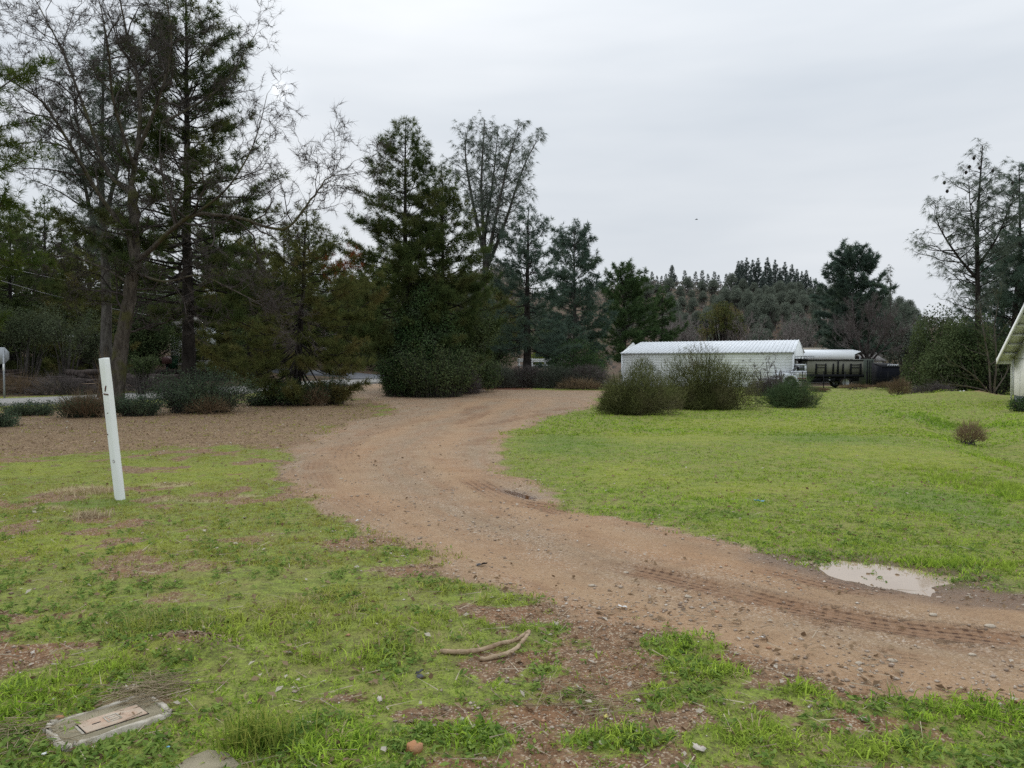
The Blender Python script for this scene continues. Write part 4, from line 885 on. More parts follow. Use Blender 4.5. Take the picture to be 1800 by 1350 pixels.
def CP(*a): return rel([at(px, py, 47 + dy) for px, py, dy in a], c3)
pine('tall airy grey pine with several leaning stems fanning out', c3,
     gray_parts(81, [(np.vstack([[0, 0, -0.1], CP((848, 560, 0), (852, 450, 0), (846, 330, 0.3), (852, 212, 0.5))]), 0.26), (CP((850, 500, 0), (868, 400, -0.4), (890, 300, -0.8), (912, 216, -1)), 0.15),
                     (CP((852, 480, 0), (885, 400, 0.6), (918, 300, 1.0), (948, 238, 1.2)), 0.14), (CP((849, 440, 0), (828, 340, 0.8), (818, 270, 1.0), (822, 225, 1.2)), 0.13), (CP((851, 420, 0), (866, 320, 1.0), (876, 225, 1.4)), 0.12)],
                [(0, 1.6), (0.4, 1.6), (0.8, 1.35), (1, 0.55)], 0.3, 1.05, L=0.32, nn=13, w=0.014, lo=0.38, step=0.31, droop=0.6, up=22), 'needle_gray', 'bark_gray')
c4 = on(927, 45); h4 = at(930, 366, 45)[2] - c4[2]
pine('mid-height pine with stout dark trunk in front of grey brush', c4,
     pine_parts(91, h4, [(0, 2.0), (0.3, 2.6), (0.5, 2.3), (0.7, 1.6), (0.88, 0.9), (1, 0.15)], 2.2, 0.28, 0.36, 5, 0.27, 20, 0.017, 1.0, sag=0.18, dead=0.1), 'needle_blue', 'bark_black')
c5 = on(1010, 61); h5b = at(1012, 402, 61)[2] - c5[2]
pine('dense blue-grey pine with rounded top left of the bright green tree', c5,
     pine_parts(101, h5b, [(0, 2.0), (0.2, 2.7), (0.5, 2.4), (0.75, 1.9), (0.9, 1.4), (1, 0.5)], 0.9, 0.26, 0.36, 6, 0.33, 11, 0.030, 1.1, sag=0.1, spread=1.0, droop=0.2, el=(0, 60)), 'needle_blue', 'bark_gray')
c7 = on(1098, 76); h7 = at(1100, 474, 76)[2] - c7[2]
pine('bright green full rounded tree beside the end of the white shed', c7,
     pine_parts(111, h7, [(0, 1.4), (0.25, 2.5), (0.55, 2.7), (0.78, 2.3), (0.93, 1.4), (1, 0.6)], 2.0, 0.22, 0.40, 6, 0.36, 10, 0.040, 1.05, spread=1.1, el=(5, 65)), 'leaf_bright', 'bark_black')
c8 = on(1163, 79); h8 = at(1160, 505, 79)[2] - c8[2]
pine('dark cedar with drooping layers behind the white shed roof', c8,
     pine_parts(121, h8, [(0, 2.6), (0.3, 2.4), (0.6, 1.6), (0.85, 0.8), (1, 0.15)], 0.8, 0.2, 0.36, 6, 0.32, 10, 0.042, 1.15, spread=0.9, sag=0.35, droop=0.35, el=(-10, 45)), 'leaf_bright', 'bark_black', name='cedar_tree')

# --- right side
r1 = on(1716, 42); h1r = at(1718, 256, 42)[2] - r1[2]
pine('open grey pine with dark cones rising alone beside the white house', r1,
     gray_parts(131, [(np.array([[0, 0, -0.1], [0.05, 0, 4], [0, 0.1, 9], [0.15, 0, h1r]]), 0.24), (np.array([[0, 0, 6.2], [-1.0, 0.3, 7.6], [-2.0, 0.3, 9.2], [-2.2, 0.3, 10.4]]), 0.09), (np.array([[0.05, 0, 7.0], [0.9, -0.3, 8.6], [1.8, -0.3, 11.2]]), 0.09),
                      (np.array([[0, 0, 8.0], [-0.7, -0.5, 9.6], [-0.9, -0.5, 11.6]]), 0.07)],
                [(0, 2.2), (0.35, 2.5), (0.6, 1.9), (0.85, 1.2), (1, 0.45)], 0.3, 0.95, L=0.30, nn=13, w=0.0125, lo=0.30, step=0.28, droop=0.5, up=20), 'needle_gray', 'bark_black')
_o = [o for o in bpy.data.objects if o.get('label', '').startswith('open grey pine')][0]
def cone_mesh():
    b = Buf(); n, s = 7, 8; V = []
    for i in range(n):
        t_ = i / (n - 1); r = 0.085 * math.sin(math.pi * min(0.98, 0.12 + 0.8 * t_)) * (1.15 if i % 2 else 0.9)
        for j in range(s): a = j / s * 6.283 + i * 0.4; V.append((math.cos(a) * r, math.sin(a) * r, -0.2 * t_))
    Q = [(i * s + j, i * s + (j + 1) % s, (i + 1) * s + (j + 1) % s, (i + 1) * s + j) for i in range(n - 1) for j in range(s)]
    return b.add(V, Q=Q).mesh('cone', M['bark_black'])
CONE = cone_mesh()
for px, py in [(1722, 292), (1745, 297), (1698, 300), (1665, 333), (1725, 330), (1738, 345), (1704, 290), (1712, 275), (1780, 318), (1660, 318)]:
    k = bpy.data.objects.new('cone', CONE); COL.objects.link(k); k.parent = _o; k.location = tuple(at(px, py, 42 + rng.normal(0, 0.3)) - r1)
r2 = on(1788, 45); h2r = at(1800, 292, 45)[2] - r2[2]
pine('taller-crowned dark pine standing behind the roof of the white house', r2,
     gray_parts(141, [(np.array([[0, 0, -0.1], [-0.2, 0, 4], [0.1, 0.1, 8], [-0.1, 0, h2r]]), 0.26), (np.array([[-0.1, 0, 4.2], [0.8, 0.2, 6.4], [1.2, 0.2, 9.6]]), 0.12)],
                [(0, 2.7), (0.5, 2.1), (0.85, 1.1), (1, 0.4)], 0.3, 1.7, L=0.29, nn=16, w=0.015, lo=0.22, step=0.24, droop=0.35, up=10), 'needle_blue', 'bark_black')
r2b = on(1840, 50)
r2c = on(1762, 52)
pine('dense dark pine filling the gap between the lone grey pine and the house', r2c, pine_parts(144, at(1762, 395, 52)[2] - r2c[2], [(0, 2.4), (0.3, 2.8), (0.6, 2.0), (0.85, 1.0), (1, 0.2)], 0.8, 0.2, 0.36, 6, 0.28, 11, 0.026, 1.1, sag=0.15, droop=0.2), 'needle_blue')
pine('dark pine half out of view beyond the white house', r2b, pine_parts(143, 10.5, [(0, 2.2), (0.3, 3.0), (0.6, 2.1), (1, 0.2)], 1.5, 0.2, 0.4, 5, 0.26, 11, 0.024, 1.0, sag=0.15), 'needle_blue')
shrub('broad dark live oak hiding the yard to the left of the lone grey pine', on(1638, 46), leaf_parts(151, [(0, 0, 2.4, 1.7, 1.6, 2.1), (-0.7, 0.2, 1.3, 1.1, 1.3, 1.4), (1.4, 0, 1.7, 1.7, 1.3, 1.8), (0.3, -0.2, 3.9, 1.4, 1.2, 1.2), (0, 0, 0.8, 1.9, 1.2, 0.9)], 24000, 0.13, 0.0, 1.6, 50), 'leaf_oak', 'oak_tree', 'tree', bk='bark_black')
shrub('dark live oak at the foot of the lone grey pine', on(1690, 41), leaf_parts(152, [(0, 0, 1.8, 1.9, 1.4, 1.7), (-1.3, 0, 1.3, 1.2, 1.2, 1.2), (0.4, 0.2, 3.1, 1.5, 1.2, 1.3), (1.4, 0.1, 1.5, 1.4, 1.1, 1.5), (0, 0, 0.6, 2.0, 1.1, 0.7)], 22000, 0.12, 0.05, 1.7, 60), 'leaf_oak', 'oak_tree', 'tree', bk='bark_black')
shrub('low dark brush between the lone pine and the house wall', on(1752, 40), leaf_parts(153, [(0, 0, 0.6, 1.3, 1.0, 0.9), (1.2, 0.5, 1.4, 1.2, 1.0, 1.5), (-0.8, 0.6, 1.9, 0.9, 0.9, 1.4)], 9000, 0.10, 0.15, 1.8, 60), 'leaf_oak', bk='bark_black')
shrub('dark oak brush behind the bare sapling by the house', on(1800, 47), leaf_parts(154, [(0, 0, 2.2, 2.3, 1.4, 2.3), (-1.8, 0.3, 1.8, 1.6, 1.2, 1.9), (1.8, 0, 2.6, 1.8, 1.4, 2.4), (-0.6, 0, 0.8, 2.2, 1.2, 0.9)], 19000, 0.13, 0.08, 1.6, 40), 'leaf_oak', 'oak_tree', 'tree', bk='bark_black')
bs = on(1742, 36.5)
bare_tree('sapling', 'bare pale multi-stemmed sapling beside the white house', bs, bare_grow([(np.array([[0, 0, 0], [-0.1, 0, 1.4], [-0.35, 0, 2.8], [-0.5, 0.1, 4.0]]), 0.05, 0.012), (np.array([[0.15, 0, 0], [0.25, 0, 1.6], [0.2, 0.1, 3.2], [0.3, 0, 4.3]]), 0.05, 0.012),
     (np.array([[0.1, 0, 0], [0.8, 0.1, 1.0], [1.1, 0.1, 2.0]]), 0.035, 0.01), (np.array([[-0.1, 0, 0.1], [-0.9, -0.1, 0.9], [-1.9, -0.1, 1.5]]), 0.04, 0.01), (np.array([[0, 0, 0.1], [-1.0, 0.1, 0.35], [-2.4, 0.2, 0.5]]), 0.04, 0.01)], 155, 2, 0.5, 3.2, (25, 60), 0.16, 0.007, 0.1, 0.3, 1, 0.3), 'bark_oak', 'bark_oak')
shrub('small dark evergreen shrub near the corner of the white house', on(1796, 25), leaf_parts(156, [(0, 0, 0.2, 0.42, 0.4, 0.3), (0.3, 0, 0.3, 0.3, 0.3, 0.3)], 3500, 0.05, 0, 4, 20), 'leaf_dark')
shrub('dry brown weed clump in the shallow ditch', on(1707, 17.6), wispy_parts(157, 900, 0.30, 0.25, 0.40, 0.010, (0.12, 0.3), 1.0, 0.3, 12), 'dry', 'dry_clump', bk='bark_gray', crown='stalks')
shrub('reddish dry weed stalks on the far mound', on(1582, 38.5), wispy_parts(158, 800, 0.5, 0.4, 0.75, 0.016, (0.2, 0.5), 1.2, 0.3, 14), 'dry', 'dry_clump', bk='bark_gray', crown='stalks')

# broom bushes in the meadow
shrub('rounded olive broom bush nearest the track, first of three', on(1112, 24.6), broom_parts(161, 19000, 1.35, 1.15, 1.75, 0.0115, (0.12, 0.36), 0.05, 190, 0.0), 'broom', 'broom_bush', bk='bark_gray', crown='twigs')
shrub('largest dark olive broom bush, in the middle of three', on(1240, 27.6), broom_parts(162, 30000, 1.75, 1.45, 2.0, 0.0125, (0.12, 0.36), 0.02, 240, -0.08), 'broom', 'broom_bush', bk='bark_black', crown='twigs')
shrub('low green broom bush with pale dead skirt, smallest of three', on(1390, 28.4), broom_parts(163, 8500, 1.1, 0.9, 1.0, 0.012, (0.15, 0.4), 0.05, 80), 'broom_green', 'broom_bush', bk='dry', crown='twigs')
bare_tree('bush', 'bare grey twiggy bush in front of the white shed', on(1358, 40), bare_grow([(np.array([[0, 0, 0], [0.2, 0, 0.7], [0.1, 0, 1.5]]), 0.05, 0.015), (np.array([[0, 0, 0], [-0.6, 0.1, 0.7], [-1.0, 0.1, 1.3]]), 0.045, 0.012), (np.array([[0, 0, 0], [0.7, 0.1, 0.5], [1.1, 0.1, 1.2]]), 0.045, 0.012), (np.array([[0, 0, 0], [-0.3, -0.2, 0.9], [-0.4, -0.2, 1.7]]), 0.04, 0.012)], 165, 3, 0.5, 4.0, (25, 75), 0.22, 0.007, 0.05, 0.15, 2, 0.2), 'bark_gray', 'twig_gray', 'bush')
shrub('grey leafless brush heaped in front of the truck cab', on(1352, 39), wispy_parts(166, 3800, 1.15, 0.8, 0.85, 0.014, (0.2, 0.45), 0.3, 0.4, 50), 'twig_gray', 'brush_heap', 'brush', bk='bark_gray', crown='twigs')
for i, (px, Y, rx, hh, lb) in enumerate([(1440, 44.0, 0.6, 0.05, 'low brown bramble heap under the truck bed'), (1505, 45.0, 1.0, 0.16, 'largest brown bramble heap by the truck rear wheel'), (1560, 43.5, 0.8, 0.25, 'sparse brown brambles below the black trailer'), (1640, 39.0, 1.2, 0.5, 'grey fallen twigs below the dark live oak')]):
    shrub(lb, on(px, Y), wispy_parts(170 + i, 1500 if i < 3 else 2200, rx, 0.6, hh, 0.016, (0.08, 0.22) if i < 3 else (0.15, 0.4), 0.2, 0.5, 16), 'dry' if i < 3 else 'twig_gray', 'bramble_heap', 'brush', bk='bark_gray', crown='twigs', group='bramble heaps along the fence')

# --- left shrubs along the road
def lshrub(label, px, Y, wpx, hpx, seed, leaf, n, size, sub=4, **k):
    rx = wpx / FPX * Y / 2; hh = hpx / FPX * Y; rg = np.random.default_rng(seed)
    ells = [(0, 0, hh * 0.45, rx * 0.75, rx * 0.6, hh * 0.55)] + [(rg.uniform(-0.55, 0.55) * rx, rg.uniform(-0.4, 0.4) * rx, rg.uniform(0.3, 0.6) * hh, rx * rg.uniform(0.3, 0.5), rx * rg.uniform(0.3, 0.5), hh * rg.uniform(0.3, 0.42)) for _ in range(sub)]
    nsh = max(40, n // 42)
    return shrub(label, on(px, Y), shoot_parts(seed, rx * 1.25, hh * 1.05, nsh, 42, size * 1.15), leaf, bk='bark_gray', name=k.get('name', 'shrub'), group=k.get('group'))
lshrub('big dark green shrub wrapped round the tall black pine trunk', 352, 25.6, 150, 78, 201, 'leaf_teal', 15000, 0.055, 6, gap=0.1)
lshrub('rounded blue-green shrub behind the white post base', 243, 23.8, 78, 38, 202, 'leaf_teal', 6500, 0.048)
lshrub('brown-green shrub with dry stalks left of the white post', 140, 23.2, 84, 36, 203, 'leaf_teal', 5000, 0.048, gap=0.2)
lshrub('sparse blue-green shrub at the roadside below the stop sign', 52, 24.0, 80, 22, 204, 'leaf_teal', 4500, 0.048, gap=0.2)
lshrub('dark small shrub at the left edge of the leaf litter', 0, 19.6, 50, 26, 205, 'leaf_teal', 2500, 0.045)
lshrub('wide leafy shrub at the foot of the small brownish pine', 515, 30.0, 120, 44, 206, 'leaf_dark', 8500, 0.06, 5)
lshrub('upright bushy shrub nearest the lot entrance', 588, 30.4, 46, 54, 207, 'leaf_teal', 4500, 0.055, 4)
lshrub('low shrub between the two roadside pines', 458, 29.6, 50, 22, 208, 'leaf_teal', 3500, 0.055, 4)
shrub('thin upright dry reeds sticking up behind the white post', on(186, 25.5), wispy_parts(211, 260, 0.16, 0.16, 1.5, 0.02, (0.5, 1.1), 2.2, 0.6, 26), 'dry', 'dry_clump', bk='dry', crown='stalks')
shrub('spreading brown dry stalks over the shrub left of the post', on(150, 23.0), wispy_parts(212, 1200, 0.7, 0.5, 0.5, 0.012, (0.25, 0.6), 0.9, 0.5, 20), 'dry', 'dry_clump', bk='dry', crown='stalks')
shrub('reddish dead twigs low in the shrubs under the tall pine', on(365, 24.7), wispy_parts(213, 900, 0.7, 0.4, 0.45, 0.012, (0.15, 0.35), 0.3, 0.5, 16), 'dry', 'dry_clump', bk='dry', crown='stalks')
shrub('reddish dead twigs between the two leafy shrubs by the lot entrance', on(556, 29.4), wispy_parts(214, 900, 0.5, 0.4, 0.6, 0.014, (0.15, 0.35), 0.6, 0.5, 16), 'dry', 'dry_clump', bk='dry', crown='stalks')

# --- middle shrubs
shrub('massive dark holly-leaved shrub below the pointed pine', on(728, 36.2), leaf_parts(221, [(0, 0, 1.8, 1.5, 1.4, 1.9), (-0.5, 0, 1.0, 1.1, 1.2, 1.1), (1.1, 0.2, 1.4, 1.2, 1.2, 1.5), (0.5, 0.3, 4.2, 0.9, 1.0, 1.2), (-0.2, 0.3, 3.2, 0.9, 1.0, 1.2), (-0.7, 0.1, 2.4, 0.8, 0.9, 1.2), (1.3, 0.4, 2.7, 1.1, 1.1, 1.4), (0.1, -0.3, 0.6, 1.7, 1.3, 0.7)], 36000, 0.10, -0.2, 2.2, 60), 'leaf_dark')
shrub('olive-green oak scrub joined to the massive dark shrub', on(815, 39), leaf_parts(222, [(0, 0, 1.3, 1.3, 1.2, 1.4), (0.9, 0.2, 1.0, 1.1, 1.0, 1.1), (-0.3, 0.2, 2.6, 1.2, 1.1, 1.3), (0.6, 0.3, 3.2, 1.2, 1.2, 1.2)], 24000, 0.10, -0.1, 2.2, 50), 'leaf_oak')
shrub('upright leafy shoots of scrub in front of the massive dark shrub', on(765, 35.6), shoot_parts(223, 2.3, 2.6, 330, 46, 0.10), 'leaf_oak', bk='bark_gray')
shrub('leafy scrub hugging the left foot of the massive dark shrub', on(700, 35.9), shoot_parts(224, 1.2, 2.2, 170, 46, 0.09), 'leaf_dark', bk='bark_gray')
HB = [('grey brush clump at the start of the hedge beside the dark shrub', 806, 37.6, 70, 62), ('second grey brush clump of the hedge, left of the pine trunk', 868, 42.6, 84, 46), ('grey brush clump at the foot of the stout pine trunk', 925, 43.2, 84, 40), ('grey brush clump right of the stout pine trunk', 978, 43.0, 88, 42), ('last grey brush clump of the hedge near the broom bush', 1032, 43.0, 84, 44)]
for i, (lb, px, Y, w, h) in enumerate(HB):
    a = wispy_parts(231 + i, 6500, w / FPX * Y * 0.56, 1.1, h / FPX * Y * 0.92, 0.018, (0.15, 0.38), 0.35, 0.4, 40); o = shrub(lb, on(px, Y), a, 'leaf_gray' if i % 2 else 'twig_gray', 'brush_clump', 'brush', bk='bark_gray', crown='twigs', group='grey brush hedge at the back of the lot')
    leaf_parts(241 + i, [(0, 0, 0.5, w / FPX * Y * 0.45, 0.9, h / FPX * Y * 0.5)], 2600, 0.07, 0.2, 3, 2)[1].build('foliage', M['leaf_gray'], o)
shrub('tangled red-brown dead twigs under the last brush clump', on(1018, 41.7), wispy_parts(251, 900, 1.2, 0.3, 0.45, 0.016, (0.2, 0.5), 0.2, 0.6, 16), 'dry', 'dry_clump', bk='dry', crown='stalks')
shrub('dark round evergreen bush behind the grey hedge', on(1012, 50), leaf_parts(252, [(0, 0, 1.4, 1.5, 1.2, 1.4), (1.0, 0, 1.0, 1.1, 1.0, 1.1), (-0.9, 0.1, 1.0, 1.0, 1.0, 1.1), (0.1, 0, 2.2, 0.9, 0.9, 0.8)], 11000, 0.10, 0.0, 2.0, 30), 'leaf_dark')
shrub('small lime-green bush glimpsed past the stout pine trunk', on(944, 66), leaf_parts(253, [(0, 0, 1.0, 0.85, 0.8, 0.9), (-0.4, 0, 0.6, 0.6, 0.6, 0.6)], 2600, 0.12, 0.0, 2, 10), 'leaf_lime')
shrub('pale leafy top of a bush poking up at the shed wall', on(1130, 55), leaf_parts(254, [(0, 0, 1.2, 0.9, 0.6, 1.1), (0.6, 0, 1.0, 0.7, 0.6, 0.9)], 2600, 0.09, 0.25, 3, 16), 'leaf_gray')

# --- across the road at the left: small live oaks, log pile, then the dark wood
for i, (lb, px, Y, hpx, wpx) in enumerate([('slender live oak with thin trunk behind the log pile, second from the sign', 45, 40, 160, 130), ('live oak leaning over the logs, between two slender ones', 118, 41, 150, 120), ('small live oak right behind the stop sign', -30, 39, 150, 120), ('pale-leaved little oak beside the mossy oak trunk', 168, 42, 100, 46), ('bushy oak sapling between the oak trunk and the pine trunk', 248, 36, 80, 60)]):
    m = Y / FPX; hh = hpx * m; rx = wpx * m / 2; rg = np.random.default_rng(300 + i)
    ells = [(rg.uniform(-0.5, 0.5) * rx, rg.uniform(-0.5, 0.5) * rx, hh * rg.uniform(0.55, 0.85), rx * rg.uniform(0.4, 0.65), rx * rg.uniform(0.4, 0.65), hh * rg.uniform(0.14, 0.24)) for _ in range(6)]
    parts = leaf_parts(310 + i, ells, 9000 if i < 3 else 4500, 0.085, 0.12, 2.0, 14, rs=0.035); parts[0].tube(np.array([[0, 0, -0.1], [0.08, 0, hh * 0.3], [0.15, 0.1, hh * 0.62]]), [0.09, 0.07, 0.04], 6)
    shrub(lb, on(px, Y), parts, 'leaf_sage' if i != 4 else 'leaf_oak', 'oak_tree', 'tree')
wa = pine_parts(401, 11.0, [(0, 2.4), (0.25, 3.4), (0.5, 2.8), (0.75, 1.9), (0.9, 1.0), (1, 0.2)], 0.9, 0.22, 0.42, 5, 0.34, 13, 0.030, 0.85, sag=0.2)
wb = pine_parts(402, 9.0, [(0, 2.6), (0.25, 3.2), (0.55, 2.4), (0.8, 1.4), (1, 0.2)], 0.5, 0.2, 0.40, 5, 0.34, 13, 0.030, 0.9, sag=0.3)
wc = leaf_parts(403, [(0, 0, 3.4, 2.2, 2.2, 2.0), (1.2, 0.4, 2.2, 1.9, 1.6, 1.6), (-1.3, -0.2, 2.0, 1.8, 1.6, 1.5), (0.2, 0.3, 5.0, 1.5, 1.5, 1.3), (0, 0, 1.2, 2.2, 1.5, 1.2)], 17000, 0.16, 0.05, 1.2, 40, rs=0.06)
WOODL = 'dark pine in the shadowed wood across the road'; WOODG = 'wood across the road at the left'
ta = pine(WOODL, on(20, 52), wa, 'needle_dark', 'bark_black', WOODG); tb = pine(WOODL, on(440, 50), wb, 'needle_olive', 'bark_black', WOODG)
tcx = shrub('dark round oak in the shadowed wood across the road', on(250, 60), wc, 'leaf_oak', 'oak_tree', 'tree', WOODG, bk='bark_black')
for px, Y, s, r, k in [(80, 60, 1.2, 2, 'a'), (140, 50, 0.9, 3, 'b'), (215, 66, 1.25, 4, 'a'), (385, 64, 1.15, 0.5, 'a'), (470, 62, 0.95, 1.5, 'b'), (545, 70, 1.1, 2.5, 'a'), (610, 66, 0.9, 3.5, 'b'), (-140, 44, 1.2, 4.5, 'a'), (-220, 50, 1.3, 5.5, 'a'),
                       (655, 80, 1.0, 0.7, 'a'), (700, 72, 0.95, 1.7, 'a'), (820, 74, 0.85, 2.7, 'a'), (760, 66, 0.9, 3.7, 'b'), (880, 84, 0.8, 4.7, 'b'), (330, 84, 1.35, 5.7, 'a'), (160, 86, 1.4, 0.2, 'a'), (30, 82, 1.4, 1.2, 'a'), (500, 88, 1.25, 2.2, 'a')]:
    copy_tree(ta if k == 'a' else tb, on(px, Y, -0.1), r, s)
for px, Y, s, r in [(-20, 56, 1.1, 1), (110, 68, 1.2, 2), (180, 58, 0.9, 3), (400, 72, 1.1, 4), (430, 56, 0.75, 5), (520, 76, 1.1, 0.4), (600, 78, 1.0, 1.4), (680, 62, 0.9, 2.4), (860, 62, 0.8, 3.4), (800, 60, 0.8, 3.9), (745, 86, 1.2, 4.4), (60, 90, 1.6, 5.4), (260, 92, 1.6, 0.9), (450, 94, 1.6, 1.9), (620, 98, 1.5, 2.9), (960, 88, 0.9, 3.9), (905, 100, 1.1, 4.9), (-120, 62, 1.4, 5.9), (1040, 100, 0.9, 0.3)]:
    copy_tree(tcx, on(px, Y, -0.2), r, s)

# --- the hill: near trees at its foot, then the ridge
fa = pine_parts(501, 15.0, [(0, 2.2), (0.2, 2.5), (0.5, 1.8), (0.8, 0.95), (1, 0.15)], 2.0, 0.2, 0.60, 6, 0.70, 9, 0.10, 0.8, sag=0.3, gap=0.05, el=(-12, 40), droop=0.25)
fb = pine_parts(502, 13.0, [(0, 1.6), (0.25, 2.1), (0.6, 1.5), (0.85, 0.8), (1, 0.2)], 4.0, 0.18, 0.7, 5, 0.65, 9, 0.09, 0.7, sag=0.2, gap=0.15, el=(-8, 45), droop=0.2)
fc = leaf_parts(503, [(0, 0, 6.2, 2.4, 2.4, 2.4), (1.3, 0, 4.8, 1.9, 1.9, 1.7), (-1.4, 0.2, 4.6, 1.9, 1.9, 1.8), (0.1, 0, 7.9, 1.6, 1.6, 1.4)], 7000, 0.30, 0.08, 1.1, 26, rs=0.09)
fc[0].tube(np.array([[0, 0, -0.5], [0.1, 0, 2.5], [0, 0.1, 5.5]]), [0.2, 0.16, 0.08], 6)
fd = bare_grow([(np.array([[0, 0, -0.3], [0.1, 0, 2.0], [0, 0, 3.6]]), 0.22, 0.15), (np.array([[0, 0, 2.4], [1.2, 0.2, 4.2], [1.8, 0.2, 6.5]]), 0.12, 0.03), (np.array([[0, 0, 2.4], [-1.1, -0.2, 4.4], [-1.6, 0.2, 6.6]]), 0.12, 0.03), (np.array([[0, 0, 3.3], [0.2, 0.6, 5.4], [0.1, 0.5, 7.8]]), 0.12, 0.03)], 504, 3, 0.62, 2.4, (20, 55), 0.18, 0.022, 0.2, 0.5, 1, 0.6)
M['needle_hazed'] = foliage('needle_hazed', (0.075, 0.10, 0.09), (0.18, 0.215, 0.19), None, 0.3)  # paler, greyer needles: the haze of distance is painted into their colour
RG = 'conifers along the ridge of the hill'; RL = 'dark conifer in the tight stand on the hill crest'; RL2 = 'thin conifer on the bare left shoulder of the hill'
t1 = pine(RL, on(1302, 250), fa, 'needle_hazed', 'bark_gray', RG, name='fir_tree'); t2 = pine(RL2, on(1180, 255), fb, 'needle_hazed', 'bark_gray', 'thin conifers on the hill shoulder', name='fir_tree')
M['hill_leaf_hazed'] = foliage('hill_leaf_hazed', (0.085, 0.105, 0.08), (0.20, 0.23, 0.18), (0.17, 0.165, 0.13), 0.3, 0.12)  # grey-green pine foliage, lightened further so its colour carries the haze
HL = 'grey-green rounded pine on the wooded hillside'; HGp = 'grey pines on the hillside'
t3 = shrub(HL, on(1350, 160), fc, 'hill_leaf_hazed', 'pine_tree', 'tree', HGp)
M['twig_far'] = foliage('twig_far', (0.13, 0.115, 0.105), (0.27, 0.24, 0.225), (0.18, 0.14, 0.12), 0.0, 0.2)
BL = 'bare grey oak at the foot of the hill'; BG = 'bare oaks at the foot of the hill'
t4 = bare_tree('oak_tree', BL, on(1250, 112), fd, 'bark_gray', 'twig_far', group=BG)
def hill_y(px, Y): return on(px, Y, -0.3)
def top_scale(px, Y, ytop, h0):
    p = on(px, Y); return max(0.35, (at(px, ytop, Y)[2] - p[2]) / h0)
for i, (px, yt, Y) in enumerate([(1296, 458, 245), (1311, 452, 248), (1322, 456, 252), (1331, 453, 250), (1347, 452, 256), (1352, 470, 240), (1361, 456, 260), (1370, 470, 242), (1378, 460, 258), (1390, 464, 250), (1399, 472, 246), (1408, 476, 255), (1416, 474, 240), (1423, 486, 250), (1432, 488, 246), (1441, 500, 242), (1384, 482, 236), (1340, 476, 236), (1305, 480, 238), (1318, 478, 240)]):
    copy_tree(t1, hill_y(px, Y), i * 1.3, (1.15, 1.15, 1) if False else tuple(np.array([0.8, 0.8, 1]) * top_scale(px, Y, yt, 15.0)), RL, RG)
t1.scale = (0.7,) * 3; t2.scale = (0.6,) * 3
for i, (px, yt, Y) in enumerate([(1133, 486, 262), (1145, 476, 266), (1154, 484, 260), (1170, 480, 268), (1181, 468, 262), (1187, 482, 258), (1203, 474, 266), (1222, 476, 264), (1233, 474, 268), (1243, 480, 260), (1255, 476, 266), (1262, 482, 262), (1275, 480, 258), (1288, 484, 262), (1212, 484, 256), (1162, 490, 256), (1456, 510, 250), (1470, 512, 255)]):
    copy_tree(t2, hill_y(px, Y), i * 1.7, top_scale(px, Y, yt, 13.0), RL2, 'thin conifers on the hill shoulder')
rgH = np.random.default_rng(77)
for i in range(105):                                                        # body of the hill: rounded pines one behind another
    Y = 150 + 88 * ((i * 0.618) % 1.0); px = 1095 + 520 * ((i * 0.7548) % 1.0); copy_tree(t3, hill_y(px, Y), i, rgH.uniform(0.5, 0.85), HL, HGp)
for i in range(46):
    Y = 118 + 34 * ((i * 0.618) % 1.0); px = 1150 + 470 * ((i * 0.5698) % 1.0); copy_tree(t3, hill_y(px, Y), i * 2.1, rgH.uniform(0.5, 0.75), HL, HGp)
for i in range(26):
    Y = 100 + 26 * ((i * 0.618) % 1.0); px = 1165 + 420 * ((i * 0.7548) % 1.0); copy_tree(t4, hill_y(px, Y), i * 2.3, rgH.uniform(0.7, 1.0), BL, BG)
for i in range(40):                                                        # wood on the hill behind the left and middle trees
    Y = 105 + 70 * ((i * 0.618) % 1.0); px = -250 + 1350 * ((i * 0.7548) % 1.0); copy_tree(t3, hill_y(px, Y), i * 1.1, rgH.uniform(0.7, 1.0), 'rounded pine in the wood behind the roadside trees', 'wood behind the roadside trees')
for i in range(16):
    Y = 95 + 60 * ((i * 0.618) % 1.0); px = 1590 + 420 * ((i * 0.7548) % 1.0); copy_tree(t3, hill_y(px, Y), i * 1.1, rgH.uniform(0.55, 0.8), 'rounded pine behind the lone grey pine at the side', 'wood behind the house')
shrub('olive-green broad tree standing over the bare oaks behind the shed', on(1268, 108), leaf_parts(520, [(0, 0, 8.0, 3.2, 2.6, 1.9), (-1.6, 0, 6.6, 2.0, 2.0, 1.4), (1.8, 0, 6.4, 2.0, 2.0, 1.4), (0.1, 0, 9.6, 1.7, 1.6, 1.2)], 9000, 0.22, 0.1, 1.2, 30, rs=0.1), 'needle_olive', 'pine_tree', 'tree', bk='bark_black')
pn = on(1500, 92)
pine('dark broad-topped pine rising behind the bare round tree', pn, pine_parts(521, at(1500, 448, 92)[2] - pn[2], [(0, 2.0), (0.3, 3.2), (0.55, 3.7), (0.78, 3.2), (0.93, 2.0), (1, 0.8)], 2.0, 0.25, 0.36, 6, 0.46, 8, 0.052, 1.0, el=(0, 60)), 'needle_blue', 'bark_black')
pn = on(1562, 98)
